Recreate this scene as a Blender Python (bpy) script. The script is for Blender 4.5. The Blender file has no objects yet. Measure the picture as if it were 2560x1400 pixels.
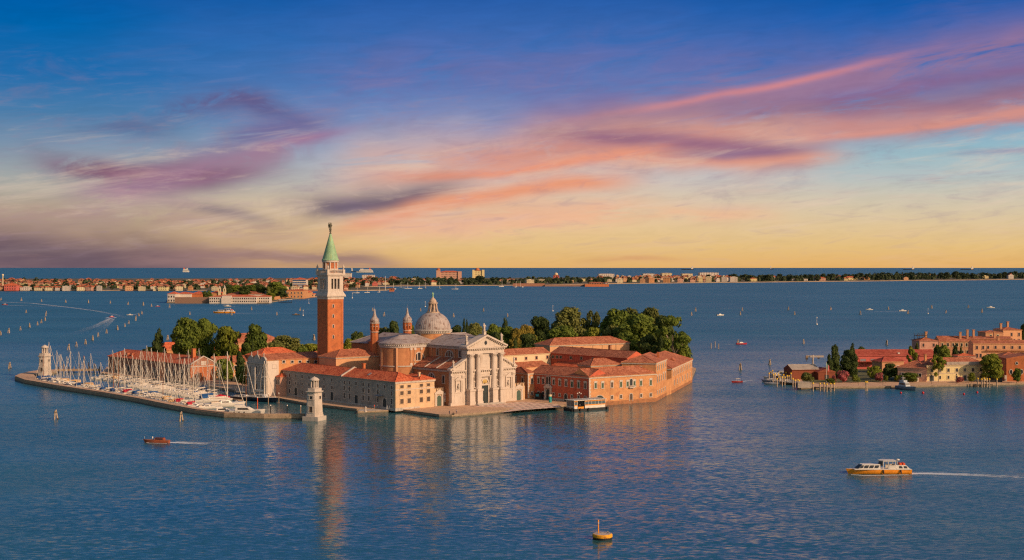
import bpy, math, random
from mathutils import Vector, Matrix
R = math.radians
sc = bpy.context.scene
col = sc.collection
F, H, HZ = 3360.0, 58.0, 669.0        # focal length and horizon row of the 2560 px photograph, eye height in metres

# ------------------------------------------------------------------ camera, exposure
cam = bpy.data.objects.new('camera', bpy.data.cameras.new('camera'))
col.objects.link(cam)
cam.location = (0, 0, H)
cam.rotation_euler = (R(90), 0, 0)
cam.data.sensor_width = 36
cam.data.lens = F / 2560 * 36
cam.data.shift_y = (HZ - 700) / 2560
cam.data.clip_start = 1
cam.data.clip_end = 400000
sc.camera = cam
sc.view_settings.view_transform = 'Standard'
sc.view_settings.look = 'None'
sc.view_settings.exposure = 0.0
sc.view_settings.gamma = 1
sc.cycles.use_denoising = False
sc.cycles.filter_width = 1.25
sc.cycles.max_bounces = 6
sc.cycles.diffuse_bounces = 3
sc.cycles.glossy_bounces = 3
sc.cycles.transparent_max_bounces = 8
sc.cycles.caustics_reflective = False
sc.cycles.caustics_refractive = False
sc.cycles.sample_clamp_indirect = 6


def lin(r, g, b, a=1.0):
    f = lambda c: (c / 255 / 12.92) if c / 255 <= 0.04045 else ((c / 255 + 0.055) / 1.055) ** 2.4
    return (f(r), f(g), f(b), a)


class NT:
    """small helper to write node trees as expressions"""
    def __init__(s, tree):
        s.t = tree
        tree.nodes.clear()

    def n(s, kind, inp=(), **props):
        nd = s.t.nodes.new(kind)
        for k, v in props.items():
            setattr(nd, k, v)
        items = inp.items() if isinstance(inp, dict) else enumerate(inp)
        for k, v in items:
            if v is None:
                continue
            if hasattr(v, 'is_linked'):
                s.t.links.new(v, nd.inputs[k])
            else:
                nd.inputs[k].default_value = v
        return nd

    def m(s, op, a, b=None, c=None, clamp=False):
        return s.n('ShaderNodeMath', (a, b, c), operation=op, use_clamp=clamp).outputs[0]

    def noise(s, vec, scale, detail=3, rough=0.55, dist=0.0, out=0):
        return s.n('ShaderNodeTexNoise', {'Vector': vec, 'Scale': scale, 'Detail': detail, 'Roughness': rough,
                                          'Distortion': dist}).outputs[out]

    def xyz(s, x, y, z):
        return s.n('ShaderNodeCombineXYZ', (x, y, z)).outputs[0]

    def ramp(s, fac, stops, interp='LINEAR'):
        nd = s.n('ShaderNodeValToRGB', (fac,))
        nd.color_ramp.interpolation = interp
        e = nd.color_ramp.elements
        while len(e) < len(stops):
            e.new(0.5)
        for el, (p, c) in zip(e, stops):
            el.position = p
            el.color = c if not isinstance(c, (int, float)) else (c, c, c, 1)
        return nd.outputs[0]

    def mix(s, fac, a, b, blend='MIX'):
        nd = s.n('ShaderNodeMix', data_type='RGBA', blend_type=blend)
        for i, v in ((0, fac), (6, a), (7, b)):
            if hasattr(v, 'is_linked'):
                s.t.links.new(v, nd.inputs[i])
            else:
                nd.inputs[i].default_value = v
        return nd.outputs[2]

    def sstep(s, x, a, b):
        return s.n('ShaderNodeMapRange', (x, a, b, 0.0, 1.0), interpolation_type='SMOOTHSTEP').outputs[0]


# ------------------------------------------------------------------ sky (world) and sun
SUN_AZ, SUN_EL = 126.0, 25.0            # degrees clockwise from the view direction, degrees above the horizon
SUN = 3.9
world = bpy.data.worlds.new('World')
sc.world = world
world.use_nodes = True
world.cycles.sampling_method = 'NONE'
w = NT(world.node_tree)
gen = w.n('ShaderNodeTexCoord').outputs['Generated']
sx, sy, sz = w.n('ShaderNodeSeparateXYZ', (gen,)).outputs
U = w.m('MULTIPLY', w.m('ARCTAN2', sx, sy), F / 1000)        # azimuth and elevation of the view ray
V = w.m('MULTIPLY', w.m('ARCSINE', sz), F / 1000)
fv = w.m('DIVIDE', V, 1.6, clamp=True)


def sky_ramp(st):
    return w.ramp(fv, [(p / 1.6, lin(*c)) for p, c in st])


r_l = sky_ramp([(0, (132, 104, 112)), (.035, (164, 128, 120)), (.085, (186, 158, 132)), (.15, (186, 172, 148)), (.22, (160, 166, 166)),
                (.29, (122, 146, 170)), (.37, (72, 124, 170)), (.46, (30, 108, 172)), (.57, (0, 99, 170)), (.67, (0, 86, 162)), (.95, (14, 84, 148)), (1.6, (16, 82, 136))])
r_c = sky_ramp([(0, (226, 176, 108)), (.05, (229, 190, 128)), (.1, (230, 197, 148)), (.17, (222, 198, 170)), (.22, (204, 196, 190)),
                (.28, (172, 180, 198)), (.36, (124, 146, 192)), (.45, (88, 124, 184)), (.55, (62, 108, 178)), (.67, (38, 92, 168)), (.95, (14, 84, 148)), (1.6, (16, 82, 136))])
r_r = sky_ramp([(0, (229, 176, 104)), (.05, (229, 191, 126)), (.1, (224, 197, 152)), (.17, (206, 198, 178)), (.22, (180, 192, 192)),
                (.28, (150, 186, 198)), (.34, (122, 172, 202)), (.42, (76, 132, 190)), (.5, (46, 106, 180)), (.6, (16, 92, 172)), (.67, (0, 84, 164)), (.95, (14, 84, 148)), (1.6, (16, 82, 136))])
warp = w.noise(w.xyz(w.m('MULTIPLY', U, 1.3), w.m('MULTIPLY', V, 4.0), 0.0), 1.6, 3)
Uw = w.m('ADD', U, w.m('MULTIPLY', w.m('SUBTRACT', warp, 0.5), 0.9))
skyc = w.mix(w.sstep(Uw, -1.15, -0.1), r_l, r_c)
skyc = w.mix(w.sstep(Uw, 0.05, 1.05), skyc, r_r)


# shared break-up noise: tilted, flat and curled streaks
FLD = {}
for key, (ku, kv, tilt, seed, dist) in {'a': (2.0, 13.0, .13, 1.7, .5), 'b': (1.7, 9.5, .11, 5.2, .7), 'f': (1.8, 14.0, 0.0, 8.1, .5), 's': (3.2, 9.0, .12, 11.4, 1.1),
                                        'd': (2.6, 10.0, .1, 15.3, .8)}.items():
    FLD[key] = w.noise(w.xyz(w.m('MULTIPLY', U, ku), w.m('MULTIPLY', w.m('MULTIPLY_ADD', U, -tilt, V), kv), seed), 1.5, 8, 0.66, dist)
wobs = w.n('ShaderNodeSeparateColor', (w.noise(w.xyz(w.m('MULTIPLY', U, 3.0), w.m('MULTIPLY', V, 5.0), 7.3), 1.5, 2, 0.55, out=1),)).outputs


def cloud(p0, p1, p2, wd, rgb, k=1.0, fld='a', fade=0.16, thr=0.36, up=1.0, wob=0):
    """a long streak of cloud: a curved line through three directions, width wd, broken up by stretched noise"""
    global skyc, U, V
    pts = [((x - 1280) / 1000, (669 - y) / 1000) for x, y in (p0, p1, p2)]
    (x0, y0), (x1, y1), (x2, y2) = pts
    c = ((y2 - y0) / (x2 - x0) - (y1 - y0) / (x1 - x0)) / (x2 - x1)
    b = (y1 - y0) / (x1 - x0) - c * (x0 + x1)
    a = y0 - b * x0 - c * x0 * x0
    line = w.m('MULTIPLY_ADD', w.m('MULTIPLY_ADD', U, c, b), U, a)
    d = w.m('DIVIDE', w.m('SUBTRACT', V, line), wd / 1000)
    d = w.m('ADD', d, w.m('MULTIPLY', w.m('SUBTRACT', wobs[wob], 0.5), 1.6))
    # softer above than below: feathered top edge, firmer lit base
    d = w.m('MULTIPLY', d, w.m('MULTIPLY_ADD', w.m('GREATER_THAN', d, 0.0), up - 1.0, 1.0))
    g = w.m('POWER', 2.718, w.m('MULTIPLY', w.m('MULTIPLY', d, d), -1.0))
    msk = w.m('MULTIPLY', g, w.sstep(FLD[fld], thr + .02, thr + 0.27))
    msk = w.m('MULTIPLY', msk, w.sstep(U, x0 - fade * .4, x0 + fade))
    msk = w.m('MULTIPLY', msk, w.m('SUBTRACT', 1.0, w.sstep(U, x2 - fade, x2 + fade * .4)))
    skyc = w.mix(w.m('MULTIPLY', msk, k, clamp=True), skyc, lin(*rgb))
    # each streak waits for the one before it, which keeps the shader's working memory small
    U = w.m('MULTIPLY_ADD', msk, 1e-9, U)
    V = w.m('MULTIPLY_ADD', msk, 1e-9, V)


cloud((1150, 330), (1700, 250), (2700, 90), 85, (112, 108, 164), .6, 'b', thr=.26, fade=.4)
cloud((700, 230), (1200, 190), (1900, 170), 75, (114, 108, 164), .5, 'd', thr=.3, fade=.3, wob=1)
cloud((1250, 350), (1750, 272), (2640, 135), 44, (160, 118, 146), .8, 'b', thr=.24)
cloud((1440, 298), (1800, 246), (2260, 158), 10, (212, 136, 142), .9, 'a', thr=.16, fade=.3)
cloud((1500, 340), (1900, 285), (2640, 190), 20, (132, 102, 150), .8, 'd', thr=.24, wob=1)
cloud((1330, 350), (1800, 318), (2700, 250), 56, (144, 106, 134), .92, 'd', thr=.25, wob=2)
cloud((1500, 350), (2050, 338), (2700, 285), 30, (204, 140, 132), .9, 'b', thr=.22)
cloud((1900, 355), (2250, 338), (2640, 288), 9, (218, 148, 134), .8, 'a', thr=.22, wob=1)
cloud((820, 440), (1300, 395), (2050, 370), 62, (216, 168, 152), .85, 'b', thr=.22, up=.8, wob=1)
cloud((1100, 405), (1400, 372), (1900, 352), 34, (214, 146, 130), .85, 'd', thr=.24, wob=2)
cloud((1360, 350), (1560, 346), (1990, 404), 24, (152, 106, 130), .95, 'd', thr=.18)
cloud((1480, 392), (1750, 402), (2120, 394), 20, (228, 156, 130), .9, 'f', thr=.2, wob=1)
cloud((960, 448), (1300, 424), (1680, 362), 15, (234, 152, 122), .9, 'a', thr=.24, wob=2)
cloud((1640, 385), (1850, 388), (2060, 374), 16, (142, 106, 136), .9, 'f', thr=.18)
cloud((120, 415), (340, 448), (700, 415), 36, (124, 94, 120), 1.0, 's', thr=.2)
cloud((180, 425), (420, 452), (640, 440), 18, (132, 90, 112), .85, 'f', thr=.2, wob=1)
cloud((200, 520), (470, 450), (820, 338), 44, (160, 122, 144), .85, 's', thr=.25, wob=1)
cloud((400, 310), (600, 262), (800, 330), 34, (96, 92, 138), .95, 's', thr=.24, wob=2)
cloud((500, 400), (690, 325), (860, 300), 32, (108, 100, 148), .75, 'd', thr=.25)
cloud((640, 380), (740, 355), (900, 322), 14, (160, 112, 146), .8, 'a', thr=.22)
cloud((180, 340), (300, 330), (460, 348), 24, (86, 104, 148), .75, 's', thr=.26, wob=1)
cloud((700, 520), (900, 514), (1180, 462), 34, (108, 94, 114), .95, 's', thr=.18, wob=2)
cloud((820, 590), (1060, 522), (1600, 452), 24, (234, 154, 118), .95, 'a', thr=.18)
cloud((880, 600), (1160, 555), (1640, 508), 36, (234, 178, 146), .8, 'f', thr=.25, wob=1)
cloud((380, 505), (530, 525), (720, 562), 16, (130, 118, 128), .8, 's', thr=.25)
cloud((-300, 600), (60, 632), (560, 674), 50, (106, 88, 100), .95, 'f', thr=.12, up=.75, wob=1)
cloud((300, 655), (650, 642), (1040, 668), 20, (150, 118, 116), .85, 'f', thr=.26, wob=2)
cloud((-100, 560), (350, 545), (820, 600), 30, (172, 140, 134), .6, 'd', thr=.28)
cloud((1150, 590), (1500, 545), (1950, 545), 20, (240, 186, 148), .75, 'f', thr=.28)
cloud((1450, 652), (1560, 646), (1720, 650), 7, (214, 158, 112), .75, 'f', thr=.22)
cloud((2340, 398), (2470, 396), (2640, 402), 8, (142, 134, 168), .7, 'd', thr=.22)
band = lambda lo, hi, sf: w.m('MULTIPLY', w.sstep(V, lo - sf, lo + sf), w.m('SUBTRACT', 1.0, w.sstep(V, hi - sf, hi + sf)))
fine = w.noise(w.xyz(w.m('MULTIPLY', U, 5.5), w.m('MULTIPLY', w.m('MULTIPLY_ADD', U, -.07, V), 34.0), 2.2), 1.5, 6, 0.62, .7)
for f_, lo_, hi_, a_, b_, c_, k_ in ((FLD['f'], .0, .3, .5, .74, (222, 182, 172), .24), (FLD['d'], .16, .5, .5, .72, (140, 118, 146), .26), (FLD['s'], .1, .42, .52, .74, (150, 128, 146), .3),
                                     (fine, .02, .46, .5, .78, (140, 118, 138), .34), (FLD['a'], .08, .34, .5, .7, (232, 206, 182), .34)):
    mk = w.m('MULTIPLY', w.m('MULTIPLY', w.sstep(f_, a_, b_), band(lo_, hi_, .09)), k_)
    skyc = w.mix(mk, skyc, lin(*c_))
    V = w.m('MULTIPLY_ADD', mk, 1e-9, V)
skyc = w.mix(1.0, skyc, w.ramp(fine, [(.25, .93), (.75, 1.07)]), 'MULTIPLY')

nish = w.n('ShaderNodeTexSky', sky_type='NISHITA', sun_disc=False, sun_elevation=R(SUN_EL), sun_rotation=R(SUN_AZ),
           altitude=0, air_density=1.2, dust_density=2.0, ozone_density=1.0)
nishc = w.mix(1.0, nish.outputs[0], (0.085, 0.085, 0.085, 1), 'MULTIPLY')
back = w.m('MAXIMUM', w.m('SUBTRACT', 1.0, w.sstep(sy, -0.1, 0.45)), w.sstep(sz, 0.45, 0.85))
skyc = w.mix(back, skyc, nishc)
w.n('ShaderNodeOutputWorld', (w.n('ShaderNodeBackground', (skyc, 1.0)).outputs[0],))

sun = bpy.data.objects.new('sun', bpy.data.lights.new('sun', 'SUN'))
col.objects.link(sun)
sun.data.energy = SUN
sun.data.angle = R(0.6)
sun.data.color = (1.0, 0.67, 0.41)
sdir = Vector((math.sin(R(SUN_AZ)) * math.cos(R(SUN_EL)), math.cos(R(SUN_AZ)) * math.cos(R(SUN_EL)), math.sin(R(SUN_EL))))
sun.rotation_euler = sdir.to_track_quat('Z', 'Y').to_euler()
sun.location = (300, -200, 300)


# ------------------------------------------------------------------ pixel <-> world helpers
def G(px, py, z=0.0):
    """ground point seen at a pixel of the photograph, at height z"""
    Y = (H - z) * F / (py - HZ)
    return Vector(((px - 1280) / F * Y, Y, z))


def Zp(py, Y):
    return H - (py - HZ) * Y / F


def XY(px, Y):
    return Vector(((px - 1280) / F * Y, Y, 0))


# ------------------------------------------------------------------ mesh builder, things and parts
class MB:
    def __init__(s):
        s.v, s.f, s.m, s.sm = [], [], [], []

    def face(s, pts, mi=0, smooth=False):
        i = len(s.v)
        s.v += [tuple(p) for p in pts]
        s.f.append(tuple(range(i, i + len(pts))))
        s.m.append(mi)
        s.sm.append(smooth)

    def grid(s, rows, mi=0, closed=False, smooth=False):
        i = len(s.v)
        n = len(rows[0])
        for r in rows:
            s.v += [tuple(p) for p in r]
        for a in range(len(rows) - 1):
            for b in range(n if closed else n - 1):
                c = (b + 1) % n
                s.f.append((i + a * n + b, i + a * n + c, i + (a + 1) * n + c, i + (a + 1) * n + b))
                s.m.append(mi)
                s.sm.append(smooth)

    def box(s, x0, x1, y0, y1, z0, z1, mi=0):
        s.prism([(x0, y0), (x1, y0), (x1, y1), (x0, y1)], z0, z1, mi)

    def prism(s, poly, z0, z1, mi=0, top=None, mit=None):
        n = len(poly)
        a = sum(poly[i][0] * poly[(i + 1) % n][1] - poly[(i + 1) % n][0] * poly[i][1] for i in range(n))
        if a < 0:
            poly = poly[::-1]
        tp = poly if top is None else (top if a >= 0 else top[::-1])
        for i in range(n):
            j = (i + 1) % n
            s.face([(*poly[i][:2], z0), (*poly[j][:2], z0), (*tp[j][:2], z1), (*tp[i][:2], z1)], mi)
        s.face([(*p[:2], z1) for p in tp], mi if mit is None else mit)
        s.face([(*p[:2], z0) for p in poly[::-1]], mi)

    def slab(s, pts, y0, y1, mi=0):
        """outline in the xz plane, extruded along y"""
        n = len(pts)
        a = sum(pts[i][0] * pts[(i + 1) % n][1] - pts[(i + 1) % n][0] * pts[i][1] for i in range(n))
        if a < 0:
            pts = pts[::-1]
        s.face([(p[0], y0, p[1]) for p in pts], mi)
        s.face([(p[0], y1, p[1]) for p in pts[::-1]], mi)
        for i in range(n):
            j = (i + 1) % n
            s.face([(pts[i][0], y1, pts[i][1]), (pts[j][0], y1, pts[j][1]), (pts[j][0], y0, pts[j][1]), (pts[i][0], y0, pts[i][1])], mi)

    def lathe(s, prof, n=16, c=(0, 0), a0=0.0, a1=2 * math.pi, mi=0, smooth=True, ph=0.0):
        closed = abs(a1 - a0 - 2 * math.pi) < 1e-6
        k = n if closed else n + 1
        rows = []
        for r, z in prof:
            rows.append([(c[0] + r * math.cos(ph + a0 + (a1 - a0) * i / n), c[1] + r * math.sin(ph + a0 + (a1 - a0) * i / n), z) for i in range(k)])
        s.grid(rows, mi, closed, smooth)

    def tube(s, p, q, r0, r1=None, n=6, mi=0, smooth=True):
        p, q = Vector(p), Vector(q)
        r1 = r0 if r1 is None else r1
        d = (q - p).normalized()
        a = d.orthogonal().normalized()
        b = d.cross(a)
        row = lambda c, r: [c + (a * math.cos(2 * math.pi * i / n) + b * math.sin(2 * math.pi * i / n)) * r for i in range(n)]
        s.grid([row(p, r0), row(q, r1)], mi, True, smooth)
        s.face(row(p, r0)[::-1], mi)
        s.face(row(q, r1), mi)

    def ball(s, c, rx, ry=None, rz=None, n=10, mi=0):
        ry = ry or rx
        rz = rz or rx
        rows = []
        for i in range(n // 2 + 1):
            t = math.pi * i / (n // 2) - math.pi / 2
            rows.append([(c[0] + rx * math.cos(t) * math.cos(2 * math.pi * j / n), c[1] + ry * math.cos(t) * math.sin(2 * math.pi * j / n), c[2] + rz * math.sin(t)) for j in range(n)])
        s.grid(rows, mi, True, True)

    def mesh(s, name, mats):
        me = bpy.data.meshes.new(name)
        me.from_pydata(s.v, [], s.f)
        for m_ in (mats if isinstance(mats, (list, tuple)) else [mats]):
            me.materials.append(m_)
        me.polygons.foreach_set('material_index', s.m)
        me.polygons.foreach_set('use_smooth', s.sm)
        me.update()
        return me

    def build(s, name, mats, parent=None, loc=None, rz=0.0):
        return put(name, s.mesh(name, mats), parent, loc, rz)


def put(name, me, parent=None, loc=None, rz=0.0):
    o = bpy.data.objects.new(name, me)
    col.objects.link(o)
    if parent is not None:
        o.parent = parent
        if loc is None:
            loc = (0, 0, -parent.get('base', 0.0)) if parent.type == 'EMPTY' else (0, 0, 0)
    if loc is not None:
        o.location = loc
    o.rotation_euler.z = rz
    return o


def tag(o, label=None, cat=None, group=None, kind=None):
    if label:
        o['label'] = label
    if cat:
        o['category'] = cat
    if group:
        o['group'] = group
    if kind:
        o['kind'] = kind
    return o


def thing(name, label, cat, loc=(0, 0, 0), rz=0.0, group=None):
    """an Empty at the base of a thing; its parts are modelled at absolute heights"""
    o = bpy.data.objects.new(name, None)
    col.objects.link(o)
    o.location = loc
    o.rotation_euler.z = rz
    o.empty_display_size = 0.5
    o['base'] = float(loc[2])
    return tag(o, label, cat, group)


def copy_tree(o, parent=None, scale=None):
    c = o.copy()
    col.objects.link(c)
    if parent is not None:
        c.parent = parent
    for ch in list(o.children):
        copy_tree(ch, c)
    return c


ORD = ['zeroth', 'first', 'second', 'third', 'fourth', 'fifth', 'sixth', 'seventh', 'eighth', 'ninth', 'tenth', 'eleventh', 'twelfth',
       'thirteenth', 'fourteenth', 'fifteenth', 'sixteenth', 'seventeenth', 'eighteenth', 'nineteenth']
TENS = ['', '', 'twent', 'thirt', 'fort', 'fift', 'sixt', 'sevent', 'eight', 'ninet']


def nth(i):
    if i < 20:
        return ORD[i]
    return TENS[i // 10] + ('ieth' if i % 10 == 0 else 'y-' + ORD[i % 10])


# ------------------------------------------------------------------ materials
MATS = {}


def mat(name, rgb, rough=0.8, var=0.18, scale=0.6, stain=None, sk=0.0, spec=0.3, metal=0.0, streak=False, bump=0.0, fine=0.0):
    """base colour with two sizes of noise, optional stains (patches or vertical streaks), optional bump"""
    if name in MATS:
        return MATS[name]
    m_ = bpy.data.materials.new(name)
    m_.use_nodes = True
    t = NT(m_.node_tree)
    pos = t.n('ShaderNodeTexCoord').outputs['Object']
    c = tuple(rgb) + (1,)
    n1 = t.noise(pos, scale, 4, 0.6)
    n2 = t.noise(pos, scale * 7, 3, 0.6)
    f = t.m('ADD', t.m('MULTIPLY', n1, 0.6), t.m('MULTIPLY', n2, 0.4))
    dk = tuple(max(0, x * (1 - 1.5 * var)) for x in rgb) + (1,)
    lt = tuple(min(1, x * (1 + 1.3 * var)) for x in rgb) + (1,)
    cc = t.ramp(f, [(0.33, dk), (0.5, c), (0.68, lt)])
    if stain:
        if streak:
            vp = t.n('ShaderNodeMapping', {'Vector': pos, 'Scale': (1.0, 1.0, 0.12)}).outputs[0]
        else:
            vp = pos
        sn = t.noise(vp, scale * (3.0 if streak else 1.4), 5, 0.62, 0.4)
        cc = t.mix(t.m('MULTIPLY', t.sstep(sn, 0.5, 0.68), sk), cc, tuple(stain) + (1,))
    p = t.n('ShaderNodeBsdfPrincipled', {'Base Color': cc, 'Roughness': rough, 'Metallic': metal, 'Specular IOR Level': spec})
    if bump:
        bn = t.n('ShaderNodeBump', {'Strength': bump, 'Distance': 0.2, 'Height': n2})
        t.t.links.new(bn.outputs[0], p.inputs['Normal'])
    t.n('ShaderNodeOutputMaterial', (p.outputs[0],))
    MATS[name] = m_
    return m_


def tile_mat(name, a, b, c, scale=1.0, lines=0.0):
    """pantile roof: short tile-sized specks over larger weathered patches"""
    m_ = bpy.data.materials.new(name)
    m_.use_nodes = True
    t = NT(m_.node_tree)
    pos = t.n('ShaderNodeTexCoord').outputs['Object']
    vor = t.n('ShaderNodeTexVoronoi', {'Vector': pos, 'Scale': 1.7 * scale}).outputs['Color']
    n1 = t.noise(pos, 0.16 * scale, 5, 0.65)
    g = t.n('ShaderNodeSeparateColor', (vor,)).outputs[0]
    f = t.m('ADD', t.m('MULTIPLY', n1, 0.62), t.m('MULTIPLY', g, 0.38))
    cc = t.ramp(f, [(0.28, a + (1,)), (0.5, b + (1,)), (0.72, c + (1,))])
    sn = t.noise(pos, 0.45 * scale, 5, 0.7)
    cc = t.mix(t.m('MULTIPLY', t.sstep(sn, 0.56, 0.72), .55), cc, tuple(x * .55 for x in a) + (1,))
    p = t.n('ShaderNodeBsdfPrincipled', {'Base Color': cc, 'Roughness': 0.85, 'Specular IOR Level': 0.2})
    bn = t.n('ShaderNodeBump', {'Strength': 0.5, 'Distance': 0.15, 'Height': t.n('ShaderNodeTexVoronoi', {'Vector': pos, 'Scale': 2.4 * scale}).outputs[0]})
    t.t.links.new(bn.outputs[0], p.inputs['Normal'])
    t.n('ShaderNodeOutputMaterial', (p.outputs[0],))
    MATS[name] = m_
    return m_


stone = mat('white_stone', (.55, .455, .38), .75, .1, .35, (.34, .26, .2), .45, streak=True)
stone_dim = mat('weathered_stone', (.47, .4, .34), .8, .14, .4, (.24, .21, .19), .6, streak=True)
stone_dark = mat('wet_stone', (.16, .13, .09), .6, .3, .5, (.05, .055, .03), .8)
paving = mat('trachyte_paving', (.58, .36, .22), .85, .12, .3, (.4, .26, .17), .5)
brick = mat('red_brick', (.48, .145, .052), .85, .2, .4, (.3, .1, .05), .5)
brick_dull = mat('dull_brick', (.34, .15, .09), .85, .16, .5, (.22, .1, .07), .6)
brick_old = mat('old_brown_brick', (.27, .15, .1), .9, .2, .6, (.16, .09, .07), .6)
orange_pl = mat('orange_plaster', (.57, .265, .112), .85, .2, .22, (.38, .14, .065), .75)
peach_pl = mat('peach_plaster', (.62, .33, .17), .85, .08, .3, (.5, .25, .13), .4)
red_pl = mat('red_plaster', (.55, .12, .06), .85, .2, .3, (.28, .08, .05), .6, streak=True)
quay_stone = mat('quay_stone', (.34, .24, .16), .85, .2, .6, (.14, .1, .06), .7)
cream_pl = mat('cream_plaster', (.66, .52, .32), .85, .07, .3, (.5, .38, .24), .4)
yellow_pl = mat('yellow_plaster', (.7, .55, .27), .85, .08, .3, (.5, .38, .2), .5)
grey_pl = mat('grey_plaster', (.4, .33, .27), .9, .16, .2, (.2, .17, .15), .75, bump=.2)
buff_pl = mat('buff_plaster', (.6, .4, .24), .9, .12, .25, (.36, .26, .18), .6)
white_pl = mat('white_plaster', (.62, .52, .44), .85, .07, .3, (.5, .4, .32), .5, streak=True)
pink_pl = mat('pink_plaster', (.55, .13, .1), .85, .1, .3)
rose_pl = mat('rose_plaster', (.55, .3, .21), .85, .1, .3, (.4, .2, .14), .5)
rust_pl = mat('brown_plaster', (.5, .25, .13), .85, .12, .3, (.36, .17, .1), .6)
tiles = tile_mat('terracotta_tiles', (.32, .06, .028), (.6, .125, .05), (.7, .2, .085))
tiles_old = tile_mat('weathered_tiles', (.22, .07, .04), (.4, .125, .062), (.52, .2, .11))
tiles_red = tile_mat('red_sheet_roof', (.26, .05, .03), (.36, .07, .045), (.42, .11, .07), .5)
lead = mat('lead_sheet', (.36, .29, .27), .65, .16, .4, (.17, .09, .06), .85, spec=.4)
lead_dome = mat('stained_lead', (.38, .31, .28), .6, .16, .42, (.15, .07, .05), .95, spec=.4)
copper = mat('verdigris_copper', (.26, .42, .24), .65, .18, .35, (.42, .36, .1), .6, streak=True)
dark_pane = mat('dark_glass', (.03, .03, .035), .25, .3, .8, spec=.5)
brown_shutter = mat('brown_shutter', (.09, .06, .045), .7, .2, 1)
green_shutter = mat('green_shutter', (.06, .1, .06), .7, .2, 1)
door_dark = mat('dark_door', (.03, .04, .04), .6, .3, .8)
door_green = mat('green_door', (.06, .1, .075), .6, .2, .8)
wood = mat('weathered_wood', (.3, .2, .13), .85, .25, 2.0)
wood_dark = mat('wet_wood', (.06, .045, .03), .7, .25, 2.0)
white_paint = mat('white_gelcoat', (.66, .59, .51), .4, .07, .8, (.46, .4, .33), .5, spec=.5)
mast_mt = mat('aluminium_mast', (.66, .57, .47), .45, .08, 1, spec=.5)
wood_mast = mat('varnished_mast', (.36, .13, .05), .45, .15, 1)
navy = mat('navy_hull', (.012, .015, .03), .3, .2, 1, spec=.5)
blue_cv = mat('blue_canvas', (.02, .08, .22), .8, .15, 2)
red_cv = mat('red_canvas', (.42, .02, .04), .8, .15, 2)
tan_cv = mat('tan_canvas', (.58, .36, .17), .85, .12, 2)
white_cv = mat('white_canvas', (.6, .52, .43), .85, .1, 2)
grey_cv = mat('grey_canvas', (.24, .23, .24), .85, .1, 2)
green_cv = mat('green_canvas', (.03, .2, .1), .8, .1, 2)
bark = mat('bark', (.16, .11, .075), .9, .3, 1.5)
yellow_pt = mat('yellow_paint', (.85, .28, .012), .45, .12, .8, (.5, .2, .02), .4, spec=.5)
orange_pt = mat('orange_paint', (.7, .1, .03), .5, .1, .8)
black_pt = mat('black_paint', (.02, .02, .022), .5, .3, .8)
grey_pt = mat('warship_grey', (.2, .23, .27), .5, .1, .8)
skin = mat('skin', (.5, .3, .2), .6, .05, 3)
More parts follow.
